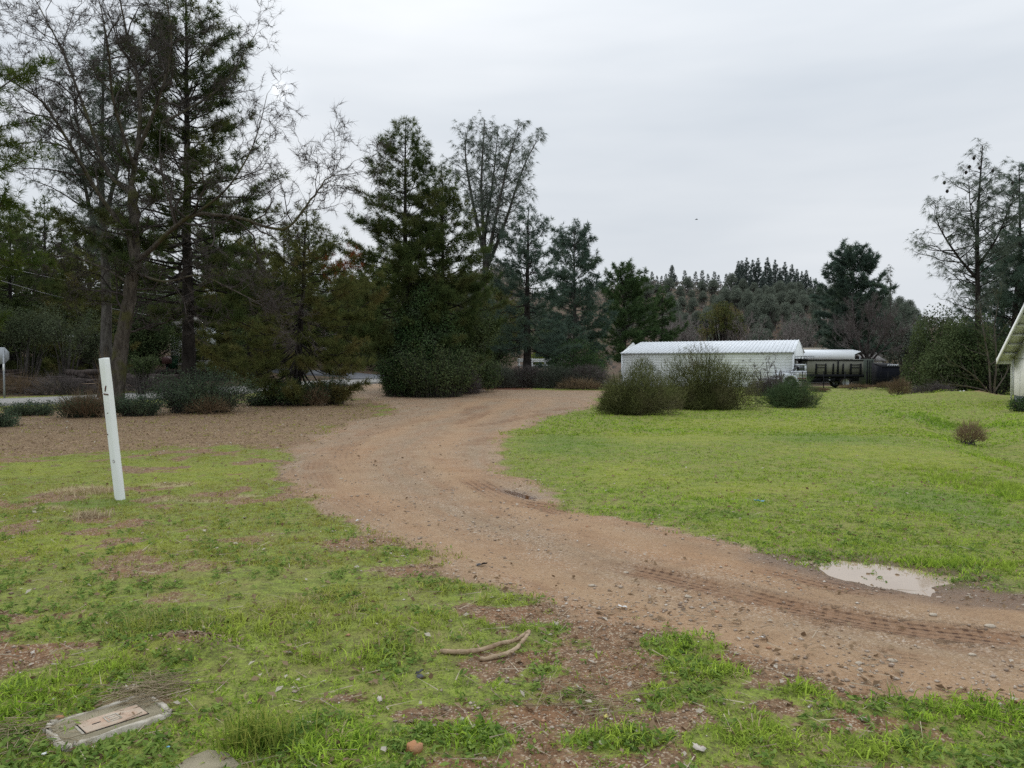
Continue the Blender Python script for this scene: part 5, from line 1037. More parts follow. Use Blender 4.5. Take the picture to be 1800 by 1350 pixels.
pine('thin grey pine beside the dark broad-topped pine', pn, gray_parts(522, [(np.array([[0, 0, -0.1], [0.2, 0, 5], [0, 0, at(1562, 470, 98)[2] - pn[2]]]), 0.2), (np.array([[0.1, 0, 4], [1.5, 0, 7], [2.2, 0, 9.6]]), 0.12), (np.array([[0.1, 0, 4], [-1.5, 0, 7], [-2.0, 0, 9.8]]), 0.12)], [(0, 2.2), (0.5, 2.0), (1, 0.5)], 0.3, 0.9, L=0.45, nn=11, w=0.035, lo=0.3, step=0.5), 'needle_gray', 'bark_gray')
bt = on(1524, 78)
bare_tree('oak_tree', 'wide bare round-crowned tree behind the carport', bt, bare_grow([(np.array([[0, 0, -0.3], [0.1, 0, 1.6], [0, 0, 2.6]]), 0.26, 0.2), (np.array([[0, 0, 1.8], [1.6, 0.2, 3.4], [3.4, 0.2, 5.2]]), 0.13, 0.03), (np.array([[0, 0, 2.0], [-1.4, -0.2, 3.8], [-2.8, 0.2, 5.4]]), 0.13, 0.03), (np.array([[0, 0, 2.4], [0.4, 0.6, 4.8], [0.6, 0.5, 7.2]]), 0.13, 0.03), (np.array([[0, 0, 2.4], [-0.7, 0.6, 4.6], [-1.2, 0.5, 7.0]]), 0.12, 0.03), (np.array([[0, 0, 2.2], [1.2, -0.6, 4.4], [2.0, -0.5, 6.6]]), 0.12, 0.03)], 525, 3, 0.60, 3.6, (18, 48), 0.15, 0.015, 0.22, 0.5, 2, 0.6), 'bark_black', 'twig_gray')
shrub('pale green shrub showing over the white shed roof', on(1245, 90), leaf_parts(526, [(0, 0, 1.9, 2.2, 1.2, 1.4), (1.2, 0, 1.5, 1.2, 1.0, 1.1)], 3500, 0.17, 0.1, 1.6, 14), 'leaf_gray')

# low scrub that covers the hill between the trees: one mass
n = 45000; x = rng.uniform(-60, 190, n); y = 100 + 190 * rng.random(n) ** 0.8; k = clump3(np.stack([x, y, 0 * x], 1), 901, 0.12) + rng.normal(0, 0.25, n) > -0.25; x, y = x[k], y[k]; n = len(x)
P = np.stack([x, y, H0(x, y) + rng.uniform(0.1, 2.2, n) ** 1.2], 1); LBf = Buf().leaves(P, rng.standard_normal((n, 3)) + [0, -0.6, 0.8], rng.uniform(0.5, 1.1, n), 0.6, var=np.clip(0.5 + 0.4 * clump3(P, 902, 0.1) + rng.normal(0, 0.2, n), 0, 1))
M['hill_scrub'] = foliage('hill_scrub', (0.085, 0.078, 0.068), (0.19, 0.17, 0.15), (0.12, 0.13, 0.09), 0.2, 0.06)
tag(LBf.build('shrubbery', M['hill_scrub']), 'grey-brown scrub covering the hillside between the trees', 'scrub', kind='stuff')

for i, (px, Y, lb) in enumerate([(30, 36.6, 'dry brush tangled over the end of the log heap by the sign'), (105, 36.4, 'dry brush tangled over the middle of the log heap'), (250, 37.5, 'dry brush between the oak trunk and the tall pine across the road')]):
    shrub(lb, on(px, Y), wispy_parts(950 + i, 1300, 1.5, 0.5, 0.7, 0.014, (0.3, 0.9), 0.35, 0.7, 24), 'twig_gray' if i else 'dry', 'brush_heap', 'brush', bk='bark_gray', crown='twigs')

# ------------------------------------------------------------------ built things
M['white_metal'] = plain('white_metal', (0.80, 0.83, 0.86), 0.45, dirt=0.18, sc=0.8, dcol=(0.55, 0.55, 0.52))
M['white_wall'] = plain('white_wall', (0.83, 0.86, 0.85), 0.6, dirt=0.2, sc=1.5, dcol=(0.5, 0.5, 0.46))
M['trim'] = plain('trim', (0.36, 0.37, 0.37), 0.6)
M['white_paint'] = plain('white_paint', (0.84, 0.85, 0.84), 0.7, dirt=0.12, sc=2.5, dcol=(0.55, 0.53, 0.46))
M['soffit'] = plain('soffit', (0.76, 0.77, 0.72), 0.75, dirt=0.3, sc=2.0)
M['grey_block'] = plain('grey_block', (0.16, 0.18, 0.22), 0.85, dirt=0.3)
M['shingle'] = plain('shingle', (0.20, 0.19, 0.18), 0.9, dirt=0.5, sc=4)
M['dark_steel'] = plain('dark_steel', (0.014, 0.015, 0.018), 0.8, dirt=0.3, spec=0.1)
M['bed_panel'] = plain('bed_panel', (0.20, 0.20, 0.165), 0.7, dirt=0.35, sc=1.5, dcol=(0.13, 0.125, 0.105), spec=0.15)
M['black_paint'] = plain('black_paint', (0.010, 0.011, 0.017), 0.85, dirt=0.2, spec=0.08)
M['truck_white'] = plain('truck_white', (0.74, 0.78, 0.84), 0.4, dirt=0.35, sc=3, dcol=(0.35, 0.33, 0.30))
M['red_band'] = plain('red_band', (0.22, 0.05, 0.035), 0.6)
M['chrome'] = plain('chrome', (0.55, 0.57, 0.6), 0.3, 0.6)
M['tyre'] = plain('tyre', (0.022, 0.021, 0.02), 0.9, dcol=(0.10, 0.08, 0.06), dirt=0.6)
t = NT('glass_dark'); t.pbsdf((0.05, 0.06, 0.065), 0.08, spec=0.8); M['glass'] = t.m
M['tan_roof'] = plain('tan_roof', (0.30, 0.26, 0.20), 0.9, dirt=0.4)
M['grey_wall'] = plain('grey_wall', (0.17, 0.165, 0.16), 0.85, dirt=0.3)
M['green_panel'] = plain('green_panel', (0.06, 0.075, 0.06), 0.7, dirt=0.4)
M['white_mark'] = plain('white_mark', (0.6, 0.63, 0.66), 0.6)
M['galv'] = plain('galv', (0.36, 0.38, 0.40), 0.5, 0.4, dirt=0.2, sc=6)
M['sign_red'] = plain('sign_red', (0.45, 0.03, 0.03), 0.5)
M['wire'] = plain('wire', (0.30, 0.30, 0.30), 0.6)
M['pole_wood'] = plain('pole_wood', (0.16, 0.13, 0.11), 0.9, dirt=0.4, sc=6)
M['bin_green'] = plain('bin_green', (0.02, 0.09, 0.045), 0.5)
M['box_red'] = plain('box_red', (0.06, 0.028, 0.025), 0.6)

# white metal shed, long side to the camera
PA = at(1395, 660, 63); PB = at(1093, 660, 70)
dv = np.array([PA[0] - PB[0], PA[1] - PB[1]]); SL = np.hypot(*dv); ang = math.atan2(dv[1], dv[0]); zb = min(hz(*PA[:2]), hz(*PB[:2])) - 0.05
shed = thing('metal_shed', 'long white metal shed with ribbed roof behind the broom bushes', 'shed', (PB[0], PB[1], zb), ang)
ez = at(1395, 618, 63)[2] - zb; rzh = at(1395, 598.5, 66)[2] - zb; dep = 6.0
wallb = Buf(); nb_ = 13
for i in range(nb_):                                                       # horizontal ribbed sheets
    z0, z1 = ez * i / nb_, ez * (i + 1) / nb_; wallb.prism([(-0.018, z0), (-0.026, z0 + 0.02), (-0.026, z1 - 0.03), (-0.018, z1 - 0.012), (0.0, z1), (0.06, z1), (0.06, z0)], 0.0, SL, axis=0)
wallb.build('wall', M['white_wall'], shed)
gb = Buf()
for x0 in (-0.004, SL - 0.06): gb.prism([(0.0, 0.0), (0.0, ez), (dep / 2, rzh), (dep, ez), (dep, 0.0)], x0, x0 + 0.064, axis=0)
gb.box(0, SL, dep - 0.06, dep, 0, ez); gb.build('end_wall', M['white_wall'], shed)
rf = Buf(); nr = 46; sk_ = 0.75                                            # roof sheets with standing ribs; the far end rakes back
for i in range(nr):
    a, b = SL * i / nr, SL * (i + 1) / nr
    def rx(x, top): return x + (sk_ * (1 - x / SL) if top else -0.1 * (1 - x / SL) + 0.08 * (x / SL))
    for (xa, xb, up) in ((a, b - 0.07, 0.0), (b - 0.07, b, 0.035)):
        for s0, s1, fl in ((-0.14, dep / 2, 1), (dep + 0.14, dep / 2, -1)):
            zlo, zhi = ez - 0.02 + up, rzh + 0.03 + up
            rf.add([(rx(xa, 0), s0, zlo), (rx(xb, 0), s0, zlo), (rx(xb, 1), s1, zhi), (rx(xa, 1), s1, zhi), (rx(xa, 0), s0, zlo - 0.05), (rx(xb, 0), s0, zlo - 0.05), (rx(xb, 1), s1, zhi - 0.05), (rx(xa, 1), s1, zhi - 0.05)],
                   Q=[(0, 1, 2, 3), (7, 6, 5, 4), (0, 4, 5, 1), (0, 3, 7, 4), (1, 5, 6, 2)])
rfo = rf.build('roof', M['white_metal'], shed)
Buf().box(-0.05, SL + 0.05, -0.16, -0.05, ez - 0.13, ez - 0.075).build('eave_trim', M['trim'], shed)
Buf().box(-0.03, 0.09, -0.06, -0.037, 0, ez - 0.14).build('corner_trim', M['white_metal'], shed); Buf().box(SL - 0.10, SL + 0.02, -0.06, -0.037, 0, ez - 0.14).build('corner_trim', M['white_metal'], shed)

# carport with rolled eaves, behind the truck
cA, cB = at(1375, 660, 74), at(1516, 660, 73); zb = hz(*cB[:2]) - 0.05; cl = cB[0] - cA[0]
cp = thing('carport', 'open white metal carport with rolled eaves behind the truck', 'carport', (cA[0], cA[1], zb), math.atan2(cB[1] - cA[1], cl))
rz_ = at(1500, 614, 73)[2] - zb; lz = at(1500, 631.5, 73)[2] - zb
prof = [(-2.9, lz), (-2.85, lz + 0.45), (-2.6, lz + 0.72), (0, rz_), (2.6, lz + 0.72), (2.85, lz + 0.45), (2.9, lz)]; b = Buf(); nseg = 1
for i in range(nseg):
    a0_, a1_ = cl * i / nseg, cl * (i + 1) / nseg
    for up, (u0, u1) in ((0.0, (a0_, a1_)),):
        V = [];
        for u in (u0, u1):
            for k, (p, z) in enumerate(prof): V.append((u - (0.65 if (u > cl - 0.02 and k < 2) else 0), p + 2.9 + (up if k > 3 else -up), z + up))
        n = len(prof); b.add(V, Q=[(k, k + 1, n + k + 1, n + k) for k in range(n - 1)])
ro = b.build('roof', M['white_metal'], cp); md = ro.modifiers.new('sheet', 'SOLIDIFY'); md.thickness = 0.03
g = Buf()
g.prism([(p + 2.9, z) for p, z in prof[1:-1]], cl - 0.75, cl - 0.70, axis=0); g.build('gable_panel', M['grey_wall'], cp)
for i in range(5):
    for y_ in (0.06, 5.7): Buf().box(cl * i / 4 * 0.97 + 0.02, cl * i / 4 * 0.97 + 0.10, y_, y_ + 0.08, 0, lz + 0.3).build('post', M['galv'], cp)
Buf().box(0, cl * 0.94, 5.55, 5.60, 0, lz).build('back_panel', M['grey_wall'], cp)

# grey outbuilding with a white door panel, right of the truck
hA = at(1524, 660, 80); m = 80 / FPX; zb = hz(*hA[:2]) - 0.05
ob_ = thing('outbuilding', 'small grey-roofed outbuilding with white upper wall beyond the truck', 'outbuilding', (hA[0], hA[1], zb))
e0 = at(1540, 633, 80)[2] - zb; e1 = at(1540, 624, 83)[2] - zb; Wd = 34 * m
Buf().box(0, Wd - 0.25, 0.12, 4.0, 0, e0).build('wall', M['grey_wall'], ob_)
rr = Buf()
for s0, s1 in ((-0.3, 2.0), (4.3, 2.0)):
    for i in range(9): rr.add([(Wd * i / 9 - 0.1, s0, e0 - 0.04), (Wd * (i + 1) / 9 - 0.12, s0, e0 - 0.04), (Wd * (i + 1) / 9 - 0.12, s1, e1), (Wd * i / 9 - 0.1, s1, e1)], Q=[(0, 1, 2, 3)])
r_ = rr.build('roof', M['shingle'], ob_); md = r_.modifiers.new('deck', 'SOLIDIFY'); md.thickness = 0.08
zw = at(1540, 643, 80)[2] - zb
Buf().box(12 * m, 26 * m, 0.02, 0.10, zw, e0 - 0.06).build('white_panel', M['white_paint'], ob_)
for x in (11.5, 25): Buf().box(x * m, x * m + 0.12, -0.02, 0.10, 0, zw - 0.004).build('post', M['white_paint'], ob_)
Buf().box(13.5 * m, 24.5 * m, 0.06, 0.11, 0.02, zw - 0.01).build('doorway_shade', M['black_paint'], ob_)  # black sheet paints the shade inside the open doorway
Buf().prism([(-0.32, e0 - 0.1), (2.0, e1 - 0.02), (4.3, e0 - 0.1)], Wd - 0.26, Wd - 0.2, axis=0).build('gable', M['white_paint'], ob_)
# tan flat roofs farther back
for i, (px0, px1, yt, Y, mt, lb) in enumerate([(1400, 1462, 610.5, 96, 'tan_roof', 'low tan-roofed building far behind the carport'), (1532, 1547, 617, 100, 'white_paint', 'small white-ended building behind the grey outbuilding')]):
    a, b_ = at(px0, 650, Y), at(px1, 650, Y); zb = hz(*a[:2]) - 0.1; hh = at(px0, yt, Y)[2] - zb; w = b_[0] - a[0]; o = thing('outbuilding', lb, 'outbuilding', (a[0], Y, zb))
    Buf().box(0, w, 0, 5, 0, hh - 0.45).build('wall', M['white_paint'] if i else M['tan_roof'], o); Buf().prism([(-0.3, hh - 0.44), (2.5, hh), (5.3, hh - 0.44), (5.3, hh - 0.52), (-0.3, hh - 0.52)], -0.2, w + 0.2, axis=0).build('roof', M['shingle'] if i else M['tan_roof'], o)
    if i == 0:
        for x in (0.62, 0.74, 0.86): Buf().box(w * x, w * x + 0.5, -0.06, -0.004, hh - 1.35, hh - 0.65).build('window', M['glass'], o)
    else: Buf().box(w * 0.35, w * 0.7, -0.06, -0.004, 1.0, 1.9).build('window', M['glass'], o)

# stake-sided truck facing left
TY = 62.0; tm_ = TY / FPX; t0 = at(1374, 679, TY); tzb = hz(t0[0] + 3, TY) ; tk = thing('truck', 'old white-cab truck with tall dark stake-sided bed parked by the shed', 'truck', (t0[0], TY, tzb), R(1.5))
def tz(py): return at(1450, py, TY)[2] - tzb
def tx(px): return (px - 1374) * tm_
bt_, bb_ = tz(632.5), tz(660.5); x0, x1 = tx(1421), tx(1519.5); Wt = 2.25
bed = Buf().box(x0, x1, 0.06, Wt - 0.06, bb_, bt_ - 0.04).build('bed', M['bed_panel'], tk)
Buf().box(x0 - 0.05, x1 + 0.05, -0.03, Wt + 0.03, bb_ - 0.14, bb_ + 0.10).build('side_rail', M['dark_steel'], tk)
Buf().box(x0 - 0.02, x1 + 0.02, 0.0, Wt, bt_ - 0.06, bt_ + 0.02).build('top_rail', M['dark_steel'], tk)
for px in (1433, 1450, 1463.5, 1472, 1481, 1495, 1512.5):
    sh = Buf(); x = tx(px); top = tz(634) if px == 1472 else tz(639); sh.prism([(x, bb_ + 0.1), (x + 0.07, top), (x + 0.15, top), (x + 0.16, bb_ + 0.1)], -0.03, 0.055, axis=1); sh.build('stake', M['dark_steel'], tk)
for py in (641.5, 646.5):
    for a, b_ in ((1434, 1452), (1496, 1514)): Buf().box(tx(a), tx(b_), -0.005, 0.05, tz(py), tz(py) + 0.045).build('cross_rail', M['dark_steel'], tk)
Buf().prism([(tx(1408), bt_ + 0.03), (x0 + 0.02, bt_ - 0.12), (x0 + 0.02, bt_ + 0.06), (tx(1408), bt_ + 0.10)], 0.1, Wt - 0.1, axis=1).build('cab_shield', M['dark_steel'], tk)
lr = Buf(); zr = tz(625.5); zq = bt_ + 0.10
for y_ in (0.15, Wt - 0.2): lr.box(tx(1408), tx(1433), y_, y_ + 0.05, zr - 0.04, zr)
for px in (1408, 1414, 1420, 1427, 1432):
    for y_ in (0.15, Wt - 0.2): lr.box(tx(px), tx(px) + 0.04, y_, y_ + 0.05, zq - 0.03, zr - 0.04)
    lr.box(tx(px), tx(px) + 0.04, 0.2, Wt - 0.2, zr - 0.045, zr - 0.005)
lr.build('ladder_rack', M['galv'], tk)
Buf().box(tx(1372), x1 - 0.1, 0.55, 0.75, bb_ - 0.45, bb_ - 0.16).box(tx(1372), x1 - 0.1, Wt - 0.75, Wt - 0.55, bb_ - 0.45, bb_ - 0.16).build('chassis', M['black_paint'], tk)
Buf().bbox(tx(1426), tx(1446), 0.08, 0.5, bb_ - 0.52, bb_ - 0.15, 0.06).build('fuel_tank', M['black_paint'], tk)
Buf().bbox(tx(1449), tx(1470), 0.05, 0.5, bb_ - 0.50, bb_ - 0.15, 0.03).build('tool_box', M['dark_steel'], tk)
for px, py in ((1458, 663), (1458, 667.5)): Buf().box(tx(px), tx(px) + 0.12, 0.03, 0.048, tz(py) - 0.05, tz(py)).build('reflector', M['white_mark'], tk)
# cab
c0, c1_, rz2 = tx(1399), x0 - 0.06, tz(640); bl, hd = tz(652), tz(668)
Buf().prism([(c0 - 0.02, bl), (c0, hd), (c1_, hd), (c1_, bl)], 0.12, Wt - 0.12, axis=1).build('cab_body', M['truck_white'], tk)
roofb = Buf().prism([(c0 + 0.30, rz2 - 0.10), (c0 + 0.36, rz2 - 0.02), (c0 + 0.5, rz2), (c1_ - 0.05, rz2), (c1_, rz2 - 0.08), (c1_, rz2 - 0.12)], 0.17, Wt - 0.17, axis=1); roofb.build('cab_roof', M['truck_white'], tk)
for y_ in (0.16, Wt - 0.22):
    Buf().prism([(c0 + 0.02, bl + 0.003), (c0 + 0.10, bl + 0.003), (c0 + 0.40, rz2 - 0.12), (c0 + 0.32, rz2 - 0.12)], y_, y_ + 0.06, axis=1).build('windscreen_pillar', M['truck_white'], tk)
    Buf().box(c1_ - 0.16, c1_, y_, y_ + 0.06, bl + 0.003, rz2 - 0.123).build('rear_pillar', M['truck_white'], tk)
    Buf().prism([(c0 + 0.10, bl + 0.005), (c1_ - 0.17, bl + 0.005), (c1_ - 0.17, rz2 - 0.125), (c0 + 0.40, rz2 - 0.125)], y_ + 0.02, y_ + 0.04, axis=1).build('side_window', M['glass'], tk)
Buf().prism([(c0 + 0.05, bl + 0.005), (c0 + 0.07, bl + 0.005), (c0 + 0.37, rz2 - 0.125), (c0 + 0.35, rz2 - 0.125)], 0.23, Wt - 0.23, axis=1).build('windscreen', M['glass'], tk)
Buf().prism([(tx(1373), hd + 0.3), (tx(1373), bl - 0.28), (tx(1376), bl - 0.16), (c0 - 0.03, bl - 0.06), (c0 - 0.03, hd + 0.1), (tx(1380), hd + 0.1)], 0.2, Wt - 0.2, axis=1).build('hood', M['truck_white'], tk)
Buf().box(tx(1368), tx(1370.5), 0.1, Wt - 0.1, hd - 0.05, hd + 0.18).build('bumper', M['chrome'], tk)
Buf().box(c0 + 0.08, c1_ - 0.05, 0.105, 0.122, hd + 0.06, hd + 0.17).build('red_stripe', M['red_band'], tk)
Buf().box(c0 + 0.30, c1_ - 0.08, 0.108, 0.122, hd + 0.30, hd + 0.62).build('door_panel', plain('door_panel', (0.52, 0.54, 0.56), 0.5, dirt=0.6, dcol=(0.30, 0.22, 0.12)), tk)
for y_ in (0.30, Wt - 0.32): Buf().box(tx(1372.2), tx(1372.9), y_ - 0.1, y_ + 0.12, hd + 0.42, hd + 0.62).build('headlight', M['chrome'], tk)
Buf().box(c0 + 0.1, c0 + 0.22, -0.08, 0.10, bl + 0.1, bl + 0.34).build('mirror', M['dark_steel'], tk)
def wheel(cx_, y_, r, wdt):
    w = Buf(); n = 20; V = []; pr_ = [(-wdt / 2, r * 0.62), (-wdt / 2, r * 0.94), (-wdt / 2 + 0.04, r), (wdt / 2 - 0.04, r), (wdt / 2, r * 0.94), (wdt / 2, r * 0.62)]
    for i in range(n):
        a = i / n * 6.2832
        for p, q in pr_: V.append((cx_ + math.cos(a) * q, y_ + p, r + math.sin(a) * q))
    k = len(pr_); w.add(V, Q=[(i * k + j, i * k + j + 1, ((i + 1) % n) * k + j + 1, ((i + 1) % n) * k + j) for i in range(n) for j in range(k - 1)]); wo_ = w.build('wheel', M['tyre'], tk, True)
    rm = Buf(); V = [(cx_, y_ - wdt * 0.15, r)]; V += [(cx_ + math.cos(i / n * 6.2832) * r * 0.62, y_ - wdt * 0.45, r + math.sin(i / n * 6.2832) * r * 0.62) for i in range(n)]; V += [(cx_ + math.cos(i / n * 6.2832) * r * 0.3, y_ - wdt * 0.15, r + math.sin(i / n * 6.2832) * r * 0.3) for i in range(n)]
    rm.add(V, T=[(0, n + 1 + i, n + 1 + (i + 1) % n) for i in range(n)], Q=[(1 + i, 1 + (i + 1) % n, n + 1 + (i + 1) % n, n + 1 + i) for i in range(n)]).build('rim', M['galv'], wo_)
for x, y_ in ((tx(1391), 0.25), (tx(1391), Wt - 0.25), (tx(1489), 0.2), (tx(1489), Wt - 0.2)): wheel(x, y_, 0.46, 0.26)
def arch(cx_, y0, y1, r0, r1, mat, nm):
    a = np.linspace(0.05, math.pi - 0.05, 12); pl = [(cx_ + math.cos(q) * r1, 0.46 + math.sin(q) * r1) for q in a]; pi_ = [(cx_ + math.cos(q) * r0, 0.46 + math.sin(q) * r0) for q in a]
    b = Buf(); V = [(p, y, z) for y in (y0, y1) for p, z in pl] + [(p, y, z) for y in (y0, y1) for p, z in pi_]; n = 12; Q = []
    for i in range(n - 1): Q += [(i, i + 1, n + i + 1, n + i), (2 * n + i + 1, 2 * n + i, 3 * n + i, 3 * n + i + 1), (i + 1, i, 2 * n + i, 2 * n + i + 1), (n + i, n + i + 1, 3 * n + i + 1, 3 * n + i)]
    b.add(V, Q=Q).build(nm, mat, tk)
arch(tx(1391), 0.08, 0.5, 0.52, 0.64, M['truck_white'], 'front_fender'); arch(tx(1489), 0.06, 0.42, 0.52, 0.56, M['dark_steel'], 'rear_fender')

# dark green panel box behind the bed and the black trailer
a = at(1519, 670, 66); zb = hz(a[0], 66); o = thing('container', 'dark green box container standing right behind the truck bed', 'container', (a[0], 66, zb)); m = 66 / FPX
Buf().bbox(0, 17 * m, 0, 2.4, 0.05, at(1525, 631, 66)[2] - zb, 0.03).build('body', M['green_panel'], o)
for x in (5, 9, 13): Buf().box(x * m, x * m + 0.06, -0.05, -0.004, 0.1, at(1525, 632, 66)[2] - zb - 0.05).build('rib', M['dark_steel'], o)
Buf().box(0.02, 17 * m - 0.02, 0.03, 2.37, -0.05, 0.046).build('skid', M['dark_steel'], o)
a = at(1549, 676, 60); zb = hz(a[0], 60); o = thing('trailer', 'black high-sided trailer with white marks, at the end of the fence', 'trailer', (a[0], 60, zb), R(-4)); m = 60 / FPX
hh = at(1560, 641, 60)[2] - zb; Wb = 31 * m
Buf().box(0, Wb, 0, 0.06, 0.2, hh - 0.15).build('side_panel', M['black_paint'], o); Buf().box(0, Wb, 1.9, 1.96, 0.2, hh + 0.1).build('side_panel', M['black_paint'], o)
Buf().prism([(0.06, 0.2), (1.9, 0.2), (1.9, hh + 0.08), (0.06, hh - 0.17)], 0.004, 0.06, axis=0).build('end_panel', M['black_paint'], o); Buf().prism([(0.06, 0.2), (1.9, 0.2), (1.9, hh + 0.08), (0.06, hh - 0.17)], Wb - 0.06, Wb - 0.004, axis=0).build('end_panel', M['black_paint'], o)
Buf().prism([(-0.03, hh - 0.15), (0.5, hh + 0.02), (1.98, hh + 0.14), (1.98, hh + 0.10), (0.5, hh - 0.03), (-0.03, hh - 0.19)], 0.02, Wb - 0.02, axis=0).build('tarp', M['dark_steel'], o)
for k, x in enumerate((0.35, 0.48, 0.6, 0.72, 0.84)):
    mk = Buf(); bx_ = Wb * x; mk.tube(np.array([(bx_, 0.05, hh - 0.09), (bx_ + 0.08, 0.2, hh - 0.03), (bx_ + 0.16, 0.34, hh + 0.02 - 0.01 * (k % 2)), (bx_ + 0.22, 0.28, hh + 0.0), (bx_ + 0.12, 0.15, hh - 0.05)]), 0.022, 4); mk.build('mark', M['white_mark'], o)
Buf().box(0.1, Wb - 0.1, 0.2, 1.8, 0.1, 0.196).build('floor_frame', M['dark_steel'], o)
for y_ in (-0.02, 1.85):
    w = Buf(); n = 14; pr_ = [(0, .18), (0, .32), (.04, .34), (.13, .34), (.17, .32), (.17, .18)]; V = [(Wb * 0.55 + math.cos(i / n * 6.283) * q, y_ - 0.02 + p - 0.15, 0.34 + math.sin(i / n * 6.283) * q) for i in range(n) for p, q in pr_]; k = 6
    w.add(V, Q=[(i * k + j, i * k + (j + 1) % k, ((i + 1) % n) * k + (j + 1) % k, ((i + 1) % n) * k + j) for i in range(n) for j in range(k)]).build('wheel', M['tyre'], o)

# wire fence in front of the truck
fn = thing('wire_fence', 'thin wire fence with steel posts running in front of the truck', 'fence', on(1400, 52))
F0 = on(1300, 52.5); F1 = on(1600, 51)
fo = np.array(fn.location)
for i in range(9):
    p = F0 + (F1 - F0) * i / 8; p[2] = hz(p[0], p[1]); Buf().tube(np.array([p - fo - [0, 0, 0.1], p - fo + [0, 0, 1.25]]), 0.03, 6).build('post', M['dark_steel'], fn)
for z in (0.35, 0.75, 1.2):
    pts = []
    for i in range(25): p = F0 + (F1 - F0) * i / 24; p[2] = hz(p[0], p[1]) + z - 0.03 * math.sin(i * math.pi / 3) ** 2; pts.append(p - fo)
    Buf().tube(np.array(pts), 0.014, 4).build('wire', M['dark_steel'], fn)

# white house at the right edge: gable end seen nearly edge-on
HC = at(1781, 705, 33.0); hb = hz(HC[0], HC[1]); sgt = nrm(np.array([HC[0], HC[1]])); aim = math.atan2(-sgt[1], -sgt[0]) + R(13)     # along the gable wall, towards the camera
hs = thing('house', 'white house with deep gable eave and grey foundation at the right edge', 'house', (HC[0], HC[1], hb - 0.05), aim)
ev = at(1757, 628, 33.2)[2] - hb + 0.02; GW = 9.0; Pt = math.tan(R(27)); DL = 11.0; zr = ev + GW / 2 * Pt; fd_ = 0.32        # local x: along the gable, local y: into the house
hs_s = 1.0
Buf().box(0, GW, 0.03, DL, -0.3, fd_).build('foundation', M['grey_block'], hs)
w = Buf().prism([(0, fd_), (GW, fd_), (GW, ev), (GW / 2, zr), (0, ev)], 0.0, 0.12, axis=1); w.box(0, 0.12, 0.121, DL, fd_, ev).box(GW - 0.12, GW, 0.121, DL, fd_, ev).build('wall', M['white_paint'], hs)
Buf().box(0.0, GW, -0.02, -0.001, ev - 0.06, ev - 0.02).build('wall_seam', M['trim'], hs)
Buf().box(-0.035, 0.06, -0.03, -0.004, fd_, ev - 0.07).build('corner_board', M['white_paint'], hs)
for i in range(1, 9): Buf().box(i * 1.0 - 0.008, i * 1.0 + 0.008, -0.008, -0.001, fd_, ev - 0.07).build('siding_batten', M['white_paint'], hs)
OV = 0.52
def roof_slope(sx):
    # one slope of the roof with its boards underneath and the rake fascia
    s = 1 if sx == 0 else -1; X = lambda d: d if sx == 0 else GW - d
    e = -0.28; z = lambda d: ev + d * Pt
    r = Buf().prism([(X(e), z(e) + 0.03), (X(GW / 2), zr + 0.03), (X(GW / 2), zr + 0.15), (X(e), z(e) + 0.15)], -OV - 0.03, DL + 0.3, axis=1).build('roof', M['shingle'], hs)
    Buf().prism([(X(e), z(e) - 0.12), (X(GW / 2), zr - 0.12), (X(GW / 2), zr + 0.10), (X(e), z(e) + 0.10)], -OV - 0.07, -OV - 0.032, axis=1).build('rake_board', M['white_paint'], r)
    d = e; k = 0
    while d < GW / 2 - 0.1:
        d2 = min(d + 0.72, GW / 2); Buf().prism([(X(d + 0.01), z(d + 0.01) - 0.005), (X(d2 - 0.01), z(d2 - 0.01) - 0.005), (X(d2 - 0.01), z(d2 - 0.01) + 0.026), (X(d + 0.01), z(d + 0.01) + 0.026)], -OV - 0.03, -0.004, axis=1).build('soffit_panel', M['soffit'], r)
        Buf().prism([(X(d2 - 0.05), z(d2 - 0.05) - 0.10), (X(d2 + 0.05), z(d2 + 0.05) - 0.10), (X(d2 + 0.05), z(d2 + 0.05) - 0.008), (X(d2 - 0.05), z(d2 - 0.05) - 0.008)], -OV - 0.03, -0.004, axis=1).build('lookout', M['soffit'], r); d = d2
    Buf().box(min(X(e), X(e - 0.03)), max(X(e), X(e - 0.03)), -OV - 0.07, DL + 0.3, z(e) - 0.12, z(e) + 0.12).build('fascia', M['white_paint'], r)
roof_slope(0); roof_slope(1)
Buf().tube(np.array([(-0.06, -0.03, ev - 0.1), (-0.09, -0.06, ev - 0.35), (-0.09, -0.06, 0.1)]), 0.035, 6).build('downpipe', M['white_paint'], hs)

# things at the left: stop sign seen from behind, wires, buildings in the wood
sp = on(7, 34.0); o = thing('stop_sign', 'grey back of an octagonal road sign on a steel post', 'sign', sp)
Buf().box(-0.035, 0.035, -0.02, 0.02, -0.2, at(5, 612, 34)[2] - sp[2]).build('post', M['galv'], o)
zc = at(5, 625, 34)[2] - sp[2]; r = 0.40; pl = [(math.cos(R(22.5 + 45 * i)) * r - 0.14, zc + math.sin(R(22.5 + 45 * i)) * r) for i in range(8)]
Buf().prism(pl, 0.024, 0.028, axis=1).build('panel', M['galv'], o); Buf().prism([((a + 0.14) * 0.985 - 0.14, zc + (b - zc) * 0.985) for a, b in pl], 0.0285, 0.031, axis=1).build('sign_face', M['sign_red'], o)
Buf().box(-0.037, 0.037, -0.028, -0.021, at(5, 652, 34)[2] - sp[2], at(5, 640, 34)[2] - sp[2]).build('reflector_strip', M['white_paint'], o)
